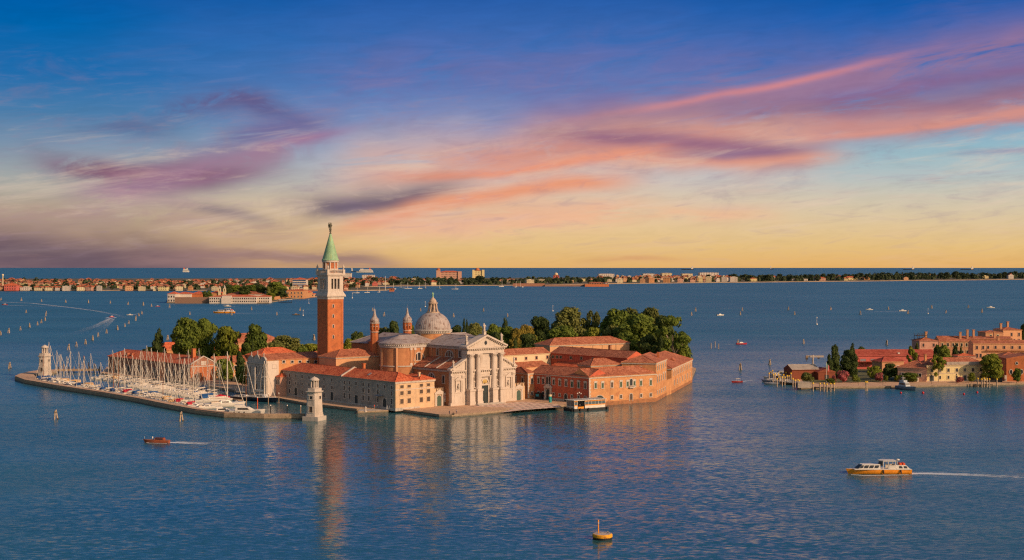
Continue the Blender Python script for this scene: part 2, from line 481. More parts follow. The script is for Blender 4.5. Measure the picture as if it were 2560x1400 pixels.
# ------------------------------------------------------------------ water, islands and quays
def water_mat():
    m_ = bpy.data.materials.new('lagoon_water')
    m_.use_nodes = True
    t = NT(m_.node_tree)
    pos = t.n('ShaderNodeNewGeometry').outputs['Position']
    mp = lambda sx_, sy_, sz_=1.0, r=0.0: t.n('ShaderNodeMapping', {'Vector': pos, 'Rotation': (0, 0, r), 'Scale': (sx_, sy_, sz_)}).outputs[0]
    sub = lambda c: t.n('ShaderNodeVectorMath', (c, (0.5, 0.5, 0.5)), operation='SUBTRACT').outputs[0]
    scl = lambda v_, k: t.n('ShaderNodeVectorMath', {0: v_, 3: k}, operation='SCALE').outputs[0]
    add = lambda a, b: t.n('ShaderNodeVectorMath', (a, b), operation='ADD').outputs[0]
    # sheltered calm water before the islands, rougher open lagoon beyond them, and lanes of wind hundreds of metres long
    px_, py_, pz_ = t.n('ShaderNodeSeparateXYZ', (pos,)).outputs
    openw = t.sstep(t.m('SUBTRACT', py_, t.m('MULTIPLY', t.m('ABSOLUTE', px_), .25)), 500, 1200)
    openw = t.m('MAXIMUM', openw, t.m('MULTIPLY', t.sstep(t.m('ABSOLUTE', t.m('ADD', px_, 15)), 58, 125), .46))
    lane = t.noise(mp(1 / 420, 1 / 90, 1, R(6)), 1.0, 4, 0.6, 0.6)
    lane = t.sstep(lane, 0.34, 0.66)
    patch = t.noise(mp(1 / 60, 1 / 34), 1.0, 3, 0.55)
    n1 = sub(t.noise(mp(.11, .26, 1, R(-14)), 1.0, 3, 0.55, 0.4, out=1))
    n2 = sub(t.noise(mp(.5, 1.35, 1, R(8)), 1.0, 3, 0.55, 0.5, out=1))
    n3 = sub(t.noise(mp(.035, .06, 1, R(25)), 1.0, 2, 0.5, out=1))
    k = t.m('MULTIPLY_ADD', lane, .45, .7)
    k = t.m('MULTIPLY', k, t.m('MULTIPLY_ADD', patch, 1.1, .45))
    k = t.m('MULTIPLY', k, t.m('MULTIPLY_ADD', openw, .6, 1.0))
    sl = add(add(scl(n1, WN1), scl(n2, WN2)), scl(n3, WN3))
    sl = scl(sl, k)
    nx, ny, nz = t.n('ShaderNodeSeparateXYZ', (sl,)).outputs
    nrm = t.n('ShaderNodeVectorMath', (t.xyz(t.m('MULTIPLY', nx, .55), ny, 1.0),), operation='NORMALIZE').outputs[0]
    rough = t.m('MULTIPLY_ADD', openw, WR2 - WR, WR)
    rough = t.m('MULTIPLY_ADD', t.m('SUBTRACT', lane, .5), .05, rough)
    deep = t.noise(mp(1 / 260, 1 / 140), 1.0, 4, 0.6)
    cc = t.ramp(deep, [(.35, WC1), (.65, WC2)])
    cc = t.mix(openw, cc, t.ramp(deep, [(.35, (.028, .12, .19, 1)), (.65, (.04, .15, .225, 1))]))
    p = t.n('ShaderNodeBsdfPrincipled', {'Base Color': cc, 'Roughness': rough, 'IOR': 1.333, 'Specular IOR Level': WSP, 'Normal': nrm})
    t.n('ShaderNodeOutputMaterial', (p.outputs[0],))
    return m_


WN1, WN2, WN3, WR, WR2, WSP = 0.1, 0.38, 0.05, 0.14, 0.42, 0.6
WC1, WC2 = (.02, .088, .105, 1), (.034, .12, .135, 1)
wm = water_mat()
mb = MB()
mb.face([(-260000, -4000, 0), (260000, -4000, 0), (260000, 300000, 0), (-260000, 300000, 0)])
tag(mb.build('water', wm), kind='structure')

UA = R(41.5)                              # street grid of the monastery island
UX, UY = math.cos(UA), math.sin(UA)
CH = Vector((-11.9, 562.4, 0))            # middle of the church front


def L(p, q, z=0.0):
    return Vector((CH.x + p * UX - q * UY, CH.y + p * UY + q * UX, z))


def campo_mat():
    m_ = bpy.data.materials.new('patterned_paving')
    m_.use_nodes = True
    t = NT(m_.node_tree)
    pos = t.n('ShaderNodeNewGeometry').outputs['Position']
    lp = t.n('ShaderNodeMapping', {'Vector': pos, 'Rotation': (0, 0, -UA)}).outputs[0]
    x, y, z = t.n('ShaderNodeSeparateXYZ', (lp,)).outputs
    fx = t.m('FRACT', t.m('DIVIDE', x, 3.2))
    fy = t.m('FRACT', t.m('DIVIDE', y, 5.2))
    bar = t.m('MULTIPLY', t.m('LESS_THAN', fx, 0.36), t.m('LESS_THAN', fy, 0.62))
    chk = t.m('LESS_THAN', t.m('FRACT', t.m('DIVIDE', x, 6.4)), 0.5)
    a = t.mix(chk, (.78, .56, .42, 1), (.72, .46, .36, 1))
    cc = t.mix(bar, a, (.2, .13, .1, 1))
    nz = t.noise(pos, 0.5, 4, 0.6)
    cc = t.mix(t.m('MULTIPLY', t.sstep(nz, .4, .7), .35), cc, (.32, .24, .18, 1))
    p = t.n('ShaderNodeBsdfPrincipled', {'Base Color': cc, 'Roughness': .85})
    t.n('ShaderNodeOutputMaterial', (p.outputs[0],))
    return m_


campo = campo_mat()
earth = mat('garden_earth', (.1, .095, .045), .95, .25, .1, (.16, .13, .07), .5)


def land(name, pts, z, top_m, edge_m=None, lip=.35):
    """ground slab with a stone edge course above a dark wet band at the waterline"""
    mb = MB()
    P = [(p[0], p[1]) for p in pts]
    mb.prism(P, .45, z, 1, mit=0)
    mb2 = MB()
    mb.prism(P, -1.5, .45, 2)
    o = mb.build(name, [top_m, edge_m or quay_stone, stone_dark])
    return tag(o, kind='structure')


isl = [G(252, 938), G(470, 962), G(600, 983), G(684, 999), G(761, 1013), G(892, 1029), G(972, 1027.5), G(1001, 1030), G(1098, 1043.5), G(1130, 1044),
       G(1203, 1038), G(1247, 1033.5), G(1300, 1027), G(1411, 1019), G(1450, 1014.5), Vector((33, 562.5, 0)), Vector((62, 583, 0)), Vector((69.5, 609, 0)),
       Vector((91, 682, 0)), Vector((104, 760, 0)), Vector((96, 838, 0)), Vector((40, 872, 0)), Vector((-60, 880, 0)), Vector((-150, 880, 0)),
       Vector((-222, 850, 0)), Vector((-232, 770, 0))]
land('ground', isl, 1.2, paving)
# the garden behind, and the patterned square before the church: sheets on the ground
mb = MB()
mb.face([(p.x, p.y, 1.21) for p in (L(-20, 95), L(60, 95), Vector((88, 690, 0)), Vector((101, 760, 0)), Vector((93, 835, 0)), Vector((40, 868, 0)),
                                   Vector((-60, 876, 0)), Vector((-150, 876, 0)), Vector((-220, 846, 0)), L(-38, 270), L(-25, 180))])
tag(mb.build('garden_ground', earth), kind='structure')
mb = MB()
mb.face([(p.x, p.y, 1.206) for p in (L(-13, -4.5), L(-1.5, -22.0), G(1250, 1031.5, 1.2), G(1300, 1025.5, 1.2), G(1405, 1017.6, 1.2), G(1395, 1011, 1.2), L(17, -5.5))])
tag(mb.build('pavement', campo), kind='structure')
# low landing stage before the grey range
land('landing_stage', [G(893, 1034.5), G(972, 1031), G(973, 1024), G(905, 1026)], 1.0, stone_dim)

# breakwater
OUT = [(37, 950), (60, 959), (137, 973), (257, 992), (343, 1007), (411, 1021.5), (488, 1036), (560, 1045), (660, 1048.5), (770, 1048)]
outer = [G(*p) for p in OUT]


def offs(pts, d):
    res = []
    for i, p in enumerate(pts):
        a = pts[max(0, i - 1)]
        b = pts[min(len(pts) - 1, i + 1)]
        t_ = (b - a).normalized()
        n_ = Vector((-t_.y, t_.x, 0))
        k = d[i] if isinstance(d, list) else d
        res.append(p + n_ * k)
    return res


inner = offs(outer, [6, 7, 6, 5.5, 5.5, 5.5, 5.5, 5.5, 5.5, 5.5])
tip = [G(38, 947), G(48, 942), G(70, 936.5), G(100, 932), G(136, 931), G(142, 934), G(120, 939), G(84, 943)]
mb = MB()
ring = outer + inner[1:][::-1] + tip[::-1]
mb.prism([(p.x, p.y) for p in ring], .5, 1.6, 1, mit=0)
mb.prism([(p.x, p.y) for p in ring], -1.5, .5, 2)
# parapet step along the outer edge
pin = offs(outer, 1.1)
pp = [p + Vector((.02, .02, 0)) for p in offs(outer, .25)]
mb.prism([(p.x, p.y) for p in pp + pin[::-1]], 1.6, 2.1, 1, mit=0)
tag(mb.build('quay', [paving, quay_stone, stone_dark]), kind='structure')

# the tip of the neighbouring island on the right
giu = [G(1999, 973.5), G(2158, 972), G(2338, 968.5), G(2560, 963), G(2900, 955), Vector((420, 760, 0)), Vector((400, 900, 0)), Vector((300, 905, 0)), Vector((215, 800, 0)),
       Vector((170, 760, 0)), Vector((150, 712, 0)), G(1972, 945), G(1990, 962)]
land('ground', giu, 1.2, paving)
mb = MB()
mb.face([(p.x, p.y, 1.206) for p in (G(2008, 958, 1.2), G(2070, 956, 1.2), G(2300, 954, 1.2), Vector((222, 705, 0)), Vector((230, 790, 0)), Vector((176, 752, 0)), Vector((154, 712, 0)))])
tag(mb.build('lawn', mat('dry_grass', (.13, .12, .05), .95, .3, .3, (.08, .1, .035), .6)), kind='structure')
# island in the middle distance
ser = [G(417, 757.6), G(672, 759), G(680, 756), G(735, 748), G(770, 745), G(786, 741.5), G(760, 737), G(600, 736), G(480, 745), G(419, 750)]
land('ground', ser, 1.6, earth)
# the long far shore
lid = [G(-200, 727.5), G(470, 727), G(640, 727), G(868, 727.5), G(966, 726.5), G(985, 722), G(905, 718), G(1000, 715.8), G(1280, 714), G(1530, 710), G(1800, 707), G(2200, 703),
       G(2800, 696.5), Vector((4600, 11800, 0)), Vector((1500, 8600, 0)), Vector((0, 7400, 0)), Vector((-2600, 6800, 0))]
land('ground', lid, 2.2, mat('far_ground', (.12, .1, .06), .95, .3, .004), mat('far_quay', (.42, .28, .18), .9, .25, .01))
# ------------------------------------------------------------------ building kit
WCACHE = {}


def win_meshes(w_, h, kind):
    """frame and pane of a window or door: x across, z up, -y outwards, origin at the bottom middle of the opening on the wall plane"""
    key = (round(w_, 1), round(h, 1), kind)
    if key in WCACHE:
        return WCACHE[key]
    fr, pn = MB(), MB()
    a, t_ = w_ / 2, .26 if w_ > .8 else .2
    arch = kind.startswith('arch')
    if kind.startswith('lunette'):
        n = 14
        r1, r0 = a + .35, a
        P = lambda r, i: (r * math.cos(math.pi * i / n), r * math.sin(math.pi * i / n) * h / a)
        for i in range(n):
            q = [P(r0, i), P(r1, i), P(r1, i + 1), P(r0, i + 1)]
            fr.slab(q, -.22, .02)
        fr.slab([(-r1, -.25), (r1, -.25), (r1, 0), (-r1, 0)], -.26, .02)
        for x in (-a * .33, a * .33):
            fr.slab([(x - .16, 0), (x + .16, 0), (x + .16, h * .93), (x - .16, h * .93)], -.2, .02)
        pn.face([(P(r0, i)[0], -.05, P(r0, i)[1]) for i in range(n + 1)])
    elif arch:
        n = 10
        zc = h - a
        out = [(-a - t_, 0), (-a, 0)]
        P = lambda r, i: (r * math.cos(math.pi * i / n), zc + r * math.sin(math.pi * i / n))
        for s_ in (-1, 1):
            fr.slab([(s_ * a, 0), (s_ * (a + t_), 0), (s_ * (a + t_), zc), (s_ * a, zc)], -.16, .02)
        for i in range(n):
            fr.slab([P(a, i), P(a + t_, i), P(a + t_, i + 1), P(a, i + 1)], -.16, .02)
        pn.face([(-a, -.05, 0), (a, -.05, 0)] + [(P(a, i)[0], -.05, P(a, i)[1]) for i in range(n + 1)])
    else:
        fr.slab([(-a - t_, 0), (-a, 0), (-a, h), (-a - t_, h)], -.14, .02)
        fr.slab([(a, 0), (a + t_, 0), (a + t_, h), (a, h)], -.14, .02)
        fr.slab([(-a - t_, h), (a + t_, h), (a + t_, h + t_), (-a - t_, h + t_)], -.17, .02)
        fr.slab([(-a - t_ - .08, -t_), (a + t_ + .08, -t_), (a + t_ + .08, 0), (-a - t_ - .08, 0)], -.24, .02)
        pn.face([(-a, -.05, 0), (a, -.05, 0), (a, -.05, h), (-a, -.05, h)])
        if kind.startswith('hood'):
            n = 8
            r = a + t_ + .2
            pts = [(r * math.cos(math.pi * i / n), h + t_ + .02 + .62 * r * math.sin(math.pi * i / n)) for i in range(n + 1)]
            fr.slab(pts, -.26, .02)
        if kind.startswith('shut'):
            for s_ in (-1, 1):
                pn.slab([(s_ * a * 1.02, 0), (s_ * a * .04, 0), (s_ * a * .04, h), (s_ * a * 1.02, h)], -.12, -.06)
    res = WCACHE[key] = (fr, pn, {})
    return res


def window(parent, loc, rz, w_, h, kind='plain', frame=None, pane=None, name='window'):
    fr, pn, cache = win_meshes(w_, h, kind)
    frame = frame or stone
    pane = pane or dark_pane
    key = (frame.name, pane.name)
    if key not in cache:
        cache[key] = (fr.mesh(name, frame), pn.mesh('pane' if name != 'door' else 'door_leaf', pane))
    a, b = cache[key]
    o = put(name, a, parent, loc, rz)
    put('pane' if name != 'door' else 'door_leaf', b, o, (0, 0, 0))
    return o


def roof_mb(mb, x0, x1, y0, y1, ze, zr, axis='x', hip=(1, 1), over=.5, mi=0, gable_mi=1, th=.22, ridge=None):
    """solid pitched roof over a rectangle; hip = which ends are hipped"""
    if axis == 'y':
        T = lambda p: (p[1], p[0], p[2])
        X0, X1, Y0, Y1 = y0, y1, x0, x1
    else:
        T = lambda p: p
        X0, X1, Y0, Y1 = x0, x1, y0, y1
    X0 -= over if hip[0] else over * .3
    X1 += over if hip[1] else over * .3
    Y0 -= over
    Y1 += over
    ym = (Y0 + Y1) / 2 if ridge is None else Y0 + (Y1 - Y0) * ridge
    hw = (Y1 - Y0) / 2
    xa = X0 + (min(hw, (X1 - X0) * .48) if hip[0] else 0)
    xb = X1 - (min(hw, (X1 - X0) * .48) if hip[1] else 0)
    A, B, C, D = (X0, Y0, ze), (X1, Y0, ze), (X1, Y1, ze), (X0, Y1, ze)
    E, Fv = (xa, ym, zr), (xb, ym, zr)
    fs = [([A, B, Fv, E], mi), ([C, D, E, Fv], mi), ([D, A, E], mi if hip[0] else gable_mi), ([B, C, Fv], mi if hip[1] else gable_mi)]
    lo = [(p[0], p[1], ze - th) for p in (A, B, C, D)]
    top = [A, B, C, D]
    for i in range(4):
        j = (i + 1) % 4
        fs.append(([lo[i], lo[j], top[j], top[i]], gable_mi))
    fs.append((lo[::-1], gable_mi))
    for pts, m_ in fs:
        q = [T(p) for p in pts]
        mb.face(q[::-1] if axis == 'y' else q, m_)
    # ridge and hip tiles
    r_ = .16
    for a, b in [(E, Fv)] + [(A, E)] * hip[0] + [(D, E)] * hip[0] + [(B, Fv)] * hip[1] + [(C, Fv)] * hip[1]:
        if (Vector(a) - Vector(b)).length > .5:
            mb.tube(T(a), T(b), r_, n=5, mi=mi)


class Bld:
    """a rectangular range: local x along the front, -y towards the viewer's side of the front, z absolute"""
    def __init__(s, name, label, O, ang, Ln, D, ze, zr, wall, roof=None, base=1.0, hip=(1, 1), axis='x', over=.5, cornice=None, trim=None, cat='building',
                 group=None, plinth=None, cornice_h=.45):
        s.O, s.ang, s.Ln, s.D = Vector((O[0], O[1], 0)), ang, Ln, D
        s.t = thing(name, label, cat, (O[0], O[1], base), ang, group)
        s.dx = Vector((math.cos(ang), math.sin(ang), 0))
        s.dy = Vector((-math.sin(ang), math.cos(ang), 0))
        roof = roof or tiles
        wall = wall[0] if isinstance(wall, list) else wall
        mb = MB()
        mb.box(0, Ln, 0, D, base - .4, ze - .12)
        mb.build('wall', wall, s.t)
        if zr is not None:
            mb = MB()
            roof_mb(mb, 0, Ln, 0, D, ze, zr, axis, hip, over)
            mb.build('roof', [roof, trim or wall], s.t)
        if cornice:
            mb = MB()
            k = .28
            mb.box(-k, Ln + k, -k, D + k, ze - .26 - cornice_h, ze - .26)
            mb.build('cornice', cornice, s.t)
        if plinth:
            mb = MB()
            mb.box(-.12, Ln + .12, -.12, D + .12, base - .3, base + plinth[1])
            mb.build('plinth', plinth[0], s.t)

    def wallframe(s, side):
        if side == 'front':
            return s.O, s.dx, 0.0, Vector((0, 0, 0)), Vector((1, 0, 0))
        if side == 'left':
            return s.O + s.dy * s.D, -s.dy, -math.pi / 2, Vector((0, s.D, 0)), Vector((0, -1, 0))
        if side == 'right':
            return s.O + s.dx * s.Ln, s.dy, math.pi / 2, Vector((s.Ln, 0, 0)), Vector((0, 1, 0))

    def hit(s, side, px, py):
        """along-wall distance and height of a photograph pixel on one of the walls"""
        o, d, rz, lo, ld = s.wallframe(side)
        r = (px - 1280) / F
        k = (o.x - r * o.y) / (r * d.y - d.x)
        P = o + d * k
        return k, Zp(py, P.y)

    def win(s, side, px, y0, y1=None, w_=1.1, h=None, kind='plain', frame=None, pane=None, name='window', at=None):
        """window whose middle is at column px, its opening between rows y0 (top) and y1 (bottom)"""
        o, d, rz, lo, ld = s.wallframe(side)
        k, zt = s.hit(side, px, y0)
        if h is None:
            zb = s.hit(side, px, y1)[1]
            h = max(.5, zt - zb)
        else:
            zb = zt - h
        p = lo + ld * k
        return window(s.t, (p.x, p.y, zb - s.t['base']), rz, round(w_, 1), round(h, 1), kind, frame, pane, name)

    def winz(s, side, px, zb, h, w_=1.1, kind='plain', frame=None, pane=None, name='window'):
        o, d, rz, lo, ld = s.wallframe(side)
        p = lo + ld * s.hit(side, px, 900)[0]
        return window(s.t, (p.x, p.y, zb - s.t['base']), rz, w_, h, kind, frame, pane, name)

    def winl(s, side, k, zb, h, w_=1.1, kind='plain', frame=None, pane=None, name='window'):
        o, d, rz, lo, ld = s.wallframe(side)
        p = lo + ld * k
        return window(s.t, (p.x, p.y, zb - s.t['base']), rz, w_, h, kind, frame, pane, name)

    def part(s, name, mats, fn):
        mb = MB()
        fn(mb)
        return mb.build(name, mats, s.t)

    def chimney(s, x, y, z0, z1, r=.45, m_=None, flare=True, parent=None):
        mb = MB()
        mb.box(x - r, x + r, y - r, y + r, z0, z1 - .6)
        k = 1.45 if flare else 1.15
        mb.prism([(x - r, y - r), (x + r, y - r), (x + r, y + r), (x - r, y + r)], z1 - .6, z1, 0,
                 top=[(x - r * k, y - r * k), (x + r * k, y - r * k), (x + r * k, y + r * k), (x - r * k, y + r * k)])
        return mb.build('chimney', m_ or brick, s.t)


def statue_mb(mb, c, z, h, mi=0, base=.0, arms=True):
    """a draped standing figure in the round on a small block"""
    x, y = c
    if base:
        mb.box(x - h * .17, x + h * .17, y - h * .17, y + h * .17, z, z + base)
        mb.box(x - h * .21, x + h * .21, y - h * .21, y + h * .21, z + base - .2, z + base)
        z += base
    prof = [(.0, 0), (.16, 0), (.15, .12), (.12, .3), (.135, .45), (.12, .55), (.15, .68), (.15, .76), (.05, .82), (.045, .84)]
    mb.lathe([(r * h, z + k * h) for r, k in prof], 8, (x, y), mi=mi)
    mb.ball((x, y, z + h * .91), h * .065, n=8, mi=mi)
    if arms:
        mb.tube((x + h * .13, y, z + h * .74), (x + h * .24, y - h * .06, z + h * .56), h * .045, h * .035, 6, mi)
        mb.tube((x - h * .13, y, z + h * .74), (x - h * .2, y - h * .1, z + h * .6), h * .045, h * .035, 6, mi)
        mb.tube((x - h * .2, y - h * .1, z + h * .6), (x - h * .22, y - h * .12, z + h * .98), h * .025, h * .02, 5, mi)


def dentils(mb, x0, x1, y0, y1, z0, z1, step=.9, wd=.45, mi=0):
    n = max(2, int((x1 - x0) / step))
    for i in range(n):
        x = x0 + (x1 - x0) * (i + .5) / n
        mb.box(x - wd / 2, x + wd / 2, y0, y1, z0, z1, mi)
# ------------------------------------------------------------------ the white-fronted domed church
ch = thing('church', 'white marble temple-fronted church with a grey lead dome and red brick flanks', 'church', (CH.x, CH.y, 1.2), UA)
LOW, UPZ = 15.6, 24.5
# nave, aisles, transept, presbytery, choir
mb = MB()
mb.box(-9, 9, 1.5, 70, .8, 24.9)
mb.box(-18.5, 18.5, 26.3, 42.3, .8, 25.6)
mb.box(-17.0, -9.05, 1.2, 26.2, .8, 15.9)
mb.box(9.05, 17.0, 1.2, 26.2, .8, 15.9)
mb.box(-8.6, 8.6, 70.05, 84, .8, 23.3)
for s_ in (-1, 1):
    mb.lathe([(8.0, .8), (8.0, 25.55)], 28, (s_ * 18.5, 34.3), math.pi / 2 if s_ < 0 else -math.pi / 2, math.pi * 1.5 if s_ < 0 else math.pi / 2, smooth=True)
mb.build('wall', mat('church_brick', (.46, .2, .09), .85, .13, .3, (.34, .13, .06), .6), ch)
mb = MB()
roof_mb(mb, -9, 9, 1.2, 27, 25.2, 29.2, 'y', (0, 0), .7)
roof_mb(mb, -18.5, 18.5, 26.3, 42.3, 25.9, 29.0, 'x', (0, 0), .6)
roof_mb(mb, -9, 9, 42, 71, 24.8, 28.4, 'y', (0, 0), .6)
roof_mb(mb, -8.6, 8.6, 70, 84, 23.7, 27.4, 'y', (0, 1), .6)
for s_ in (-1, 1):      # half-cone roofs over the apses
    a0 = math.pi / 2 if s_ < 0 else -math.pi / 2
    mb.lathe([(8.6, 25.55), (8.6, 25.9), (.05, 29.0)], 28, (s_ * 18.5, 34.3), a0, a0 + math.pi, smooth=False)
mb.build('roof', [lead, lead], ch)
mb = MB()
for s_ in (-1, 1):      # lean-to aisle roofs with raised stone ribs
    q = [(s_ * 17.6, 15.9), (s_ * 17.6, 16.25), (s_ * 9.02, 20.2), (s_ * 9.02, 15.9)]
    mb.slab(q, 1.3, 26.25, 0)
mb.build('aisle_roof', tiles_old, ch)
for s_ in (-1, 1):
    for y in (9.5, 17.5):
        mb = MB()
        mb.slab([(s_ * 17.7, 16.2), (s_ * 17.7, 16.55), (s_ * 9.02, 20.5), (s_ * 9.02, 20.1)], y - .22, y + .22)
        mb.build('roof_rib', stone_dim, ch)
# cornices under the eaves
mb = MB()
mb.box(-9.35, 9.35, 1.3, 26.2, 23.9, 24.95)
mb.box(-17.4, -9.2, 1.3, 26.2, 15.0, 15.85)
mb.box(9.2, 17.4, 1.3, 26.2, 15.0, 15.85)
for s_ in (-1, 1):
    a0 = math.pi / 2 if s_ < 0 else -math.pi / 2
    mb.lathe([(8.02, 24.0), (8.25, 24.0), (8.45, 25.5), (8.02, 25.5)], 28, (s_ * 18.5, 34.3), a0, a0 + math.pi, smooth=False)
    mb.lathe([(8.02, 16.0), (8.3, 16.0), (8.3, 16.5), (8.02, 16.5)], 28, (s_ * 18.5, 34.3), a0, a0 + math.pi, smooth=False)
    x0, x1 = sorted((s_ * 9.4, s_ * 18.5))
    mb.box(x0, x1, 25.95, 26.3, 24.0, 25.5)
    mb.box(x0, x1, 26.0, 26.3, 16.0, 16.5)
    dentils(mb, -18.4, -9.4, 25.75, 25.96, 25.0, 25.4)
for i in range(30):
    a_ = math.pi / 2 + math.pi * (i + .5) / 30
    x, y = -18.5 + 8.5 * math.cos(a_), 34.3 + 8.5 * math.sin(a_)
    mb.box(x - .2, x + .2, y - .2, y + .2, 24.9, 25.35)
for i in range(26):
    y = 2 + 24 * (i + .5) / 26
    mb.box(-17.62, -17.38, y - .22, y + .22, 15.3, 15.75)
    mb.box(-9.57, -9.33, y - .22, y + .22, 24.4, 24.85)
mb.build('cornice', stone_dim, ch)
# pilaster strips of the transept and the apse
ppl = mat('pilaster_plaster', (.5, .25, .13), .85, .1, .4)
for x in (-18.1, -16.0, -12.6):
    mb = MB()
    mb.box(x - .45, x + .45, 26.02, 26.3, 1, 24.0)
    pq = mb.build('pilaster', ppl, ch)
    for z0, z1 in ((23.0, 23.9), (16.5, 17.5)):
        mb = MB()
        mb.box(x - .6, x + .6, 25.92, 26.31, z0, z1)
        mb.build('capital', stone, pq, (0, 0, 0))
for a_ in (118, 172, 226):
    x, y = -18.5 + 8.1 * math.cos(R(a_)), 34.3 + 8.1 * math.sin(R(a_))
    mb = MB()
    mb.box(x - .5, x + .5, y - .5, y + .5, 1, 24.0)
    mb.build('pilaster', ppl, ch)
for y in (8, 16.5, 23.5):
    mb = MB()
    mb.box(-9.3, -9.0, y - .45, y + .45, 19.5, 23.9)
    mb.build('pilaster', ppl, ch)
# windows on the flanks
for y, z, w_, h, k in ((11.5, 20.6, 5.0, 2.5, 'lunette'), (4.6, 20.7, 1.5, 2.8, 'plain'), (19.5, 20.7, 1.5, 2.8, 'plain'), (13.5, 11.6, 4.2, 2.3, 'lunette'),
                       (5.5, 10.2, 1.4, 3.2, 'plain'), (20.5, 10.2, 1.4, 3.0, 'plain')):
    window(ch, (-9.0 if z > 19 else -17.0, y, z - 1.2), -math.pi / 2, w_, h, k)
window(ch, (-13.8, 26.3, 18.6 - 1.2), 0, 5.2, 3.2, 'lunette')
window(ch, (-15.5, 26.3, 11.0 - 1.2), 0, 3.2, 4.6, 'plain', name='window')
window(ch, (-9.0, 55, 17.0 - 1.2), -math.pi / 2, 4.4, 3.2, 'lunette')
for y in (73.2, 76.8, 80.4):
    mb = MB()
    n = 10
    pts = [(1.2 * math.cos(math.pi * i / n), 19.4 + 1.2 * math.sin(math.pi * i / n)) for i in range(n + 1)] + [(-1.2, 17.6), (1.2, 17.6)]
    mb.face([(-8.65, y + a_, z) for a_, z in pts[::-1]])
    mb.build('blind_arch', brick_dull, ch)

# drum and dome
dm = MB()
dm.lathe([(7.5, 24.5), (7.5, 29.6)], 48, (0, 34.3))
drum = dm.build('drum', orange_pl, ch)
mb = MB()
mb.lathe([(7.5, 29.3), (7.9, 29.5), (8.0, 30.2), (8.5, 30.5), (8.5, 30.9), (7.6, 31.2)], 48, (0, 34.3), smooth=False)
for i in range(56):
    a_ = 2 * math.pi * i / 56
    x, y = 8.12 * math.cos(a_), 34.3 + 8.12 * math.sin(a_)
    mb.box(x - .2, x + .2, y - .2, y + .2, 29.9, 30.35)
mb.build('drum_cornice', stone_dim, drum, (0, 0, 0))
for a_ in range(4):
    t_ = R(-90 + 90 * a_)
    window(drum, (7.44 * math.cos(t_), 34.3 + 7.44 * math.sin(t_), 26.0), t_ + math.pi / 2, 1.7, 2.9, 'plain')
mb = MB()
rows = []
NS = 96
for i in range(15):
    t_ = math.pi / 2 * i / 15
    row = []
    for j in range(NS):
        rr = 7.75 * math.cos(t_) * (1.006 if j % 2 == 0 else .997)
        a_ = 2 * math.pi * j / NS
        row.append((rr * math.cos(a_), 34.3 + rr * math.sin(a_), 31.1 + 7.7 * math.sin(t_)))
    rows.append(row)
mb.grid(rows, 0, True, False)
dome = mb.build('dome', lead_dome, ch)
mb = MB()
mb.lathe([(2.9, 38.2), (2.9, 38.7), (2.3, 38.75)], 16, (0, 34.3), smooth=False)
mb.lathe([(1.35, 38.6), (1.2, 42.2)], 12, (0, 34.3))
for i in range(8):
    a_ = 2 * math.pi * (i + .5) / 8
    c_, s_ = math.cos(a_), math.sin(a_)
    for (r0, z0), (r1, z1) in (((2.35, 38.6), (1.85, 40.2)), ((1.85, 40.2), (1.6, 42.2))):
        mb.tube((r0 * c_, 34.3 + r0 * s_, z0), (r1 * c_, 34.3 + r1 * s_, z1), .3, .26, 5)
mb.lathe([(1.2, 42.1), (2.2, 42.3), (2.2, 42.7), (1.6, 42.75), (1.55, 43.4), (1.1, 44.2), (.5, 44.7), (.3, 45.2), (.02, 45.2)], 16, (0, 34.3), smooth=False)
mb.build('lantern', mat('lantern_stone', (.5, .36, .26), .8, .15, .8, (.28, .16, .1), .6), dome, (0, 0, 0))
mb = MB()
statue_mb(mb, (0, 34.3), 45.1, 2.3)
mb.build('statue', copper, dome, (0, 0, 0))

# twin bell turrets with onion caps
for s_ in (-1, 1):
    c = (s_ * 9.2, 65)
    mb = MB()
    n = 8
    ph = math.pi / 8
    mb.lathe([(1.9, 16), (1.9, 29.0), (1.85, 29.3), (1.85, 29.9)], n, c, smooth=False, ph=ph)
    for i in range(8):
        a_ = 2 * math.pi * (i + .5) / 8 + ph - math.pi / 8
        mb.tube((c[0] + 1.72 * math.cos(a_), c[1] + 1.72 * math.sin(a_), 29.9), (c[0] + 1.72 * math.cos(a_), c[1] + 1.72 * math.sin(a_), 32.6), .44, .44, 5, smooth=False)
    mb.lathe([(.02, 29.9), (1.85, 29.9)], n, c, smooth=False, ph=ph)
    mb.lathe([(1.95, 32.2), (1.95, 33.1), (.02, 33.1)], n, c, smooth=False, ph=ph)
    tur = mb.build('bell_turret', brick, ch)
    for z, r in ((29.0, 2.25), (33.0, 2.4), (31.6, 1.98)):
        mb = MB()
        mb.lathe([(1.6, z - .12), (r, z - .08), (r, z + .2), (1.6, z + .25)], n, c, smooth=False, ph=ph)
        mb.build('stringcourse', stone, tur, (0, 0, 0))
    mb = MB()
    mb.lathe([(1.75, 33.2), (2.05, 33.7), (2.1, 34.2), (1.85, 34.9), (1.2, 35.6), (.75, 36.5), (.5, 37.6), (.42, 38.2), (.3, 39.1), (.03, 39.6), (.03, 40.9)], 12, c, smooth=False)
    mb.build('onion_cap', lead_dome, tur, (0, 0, 0))

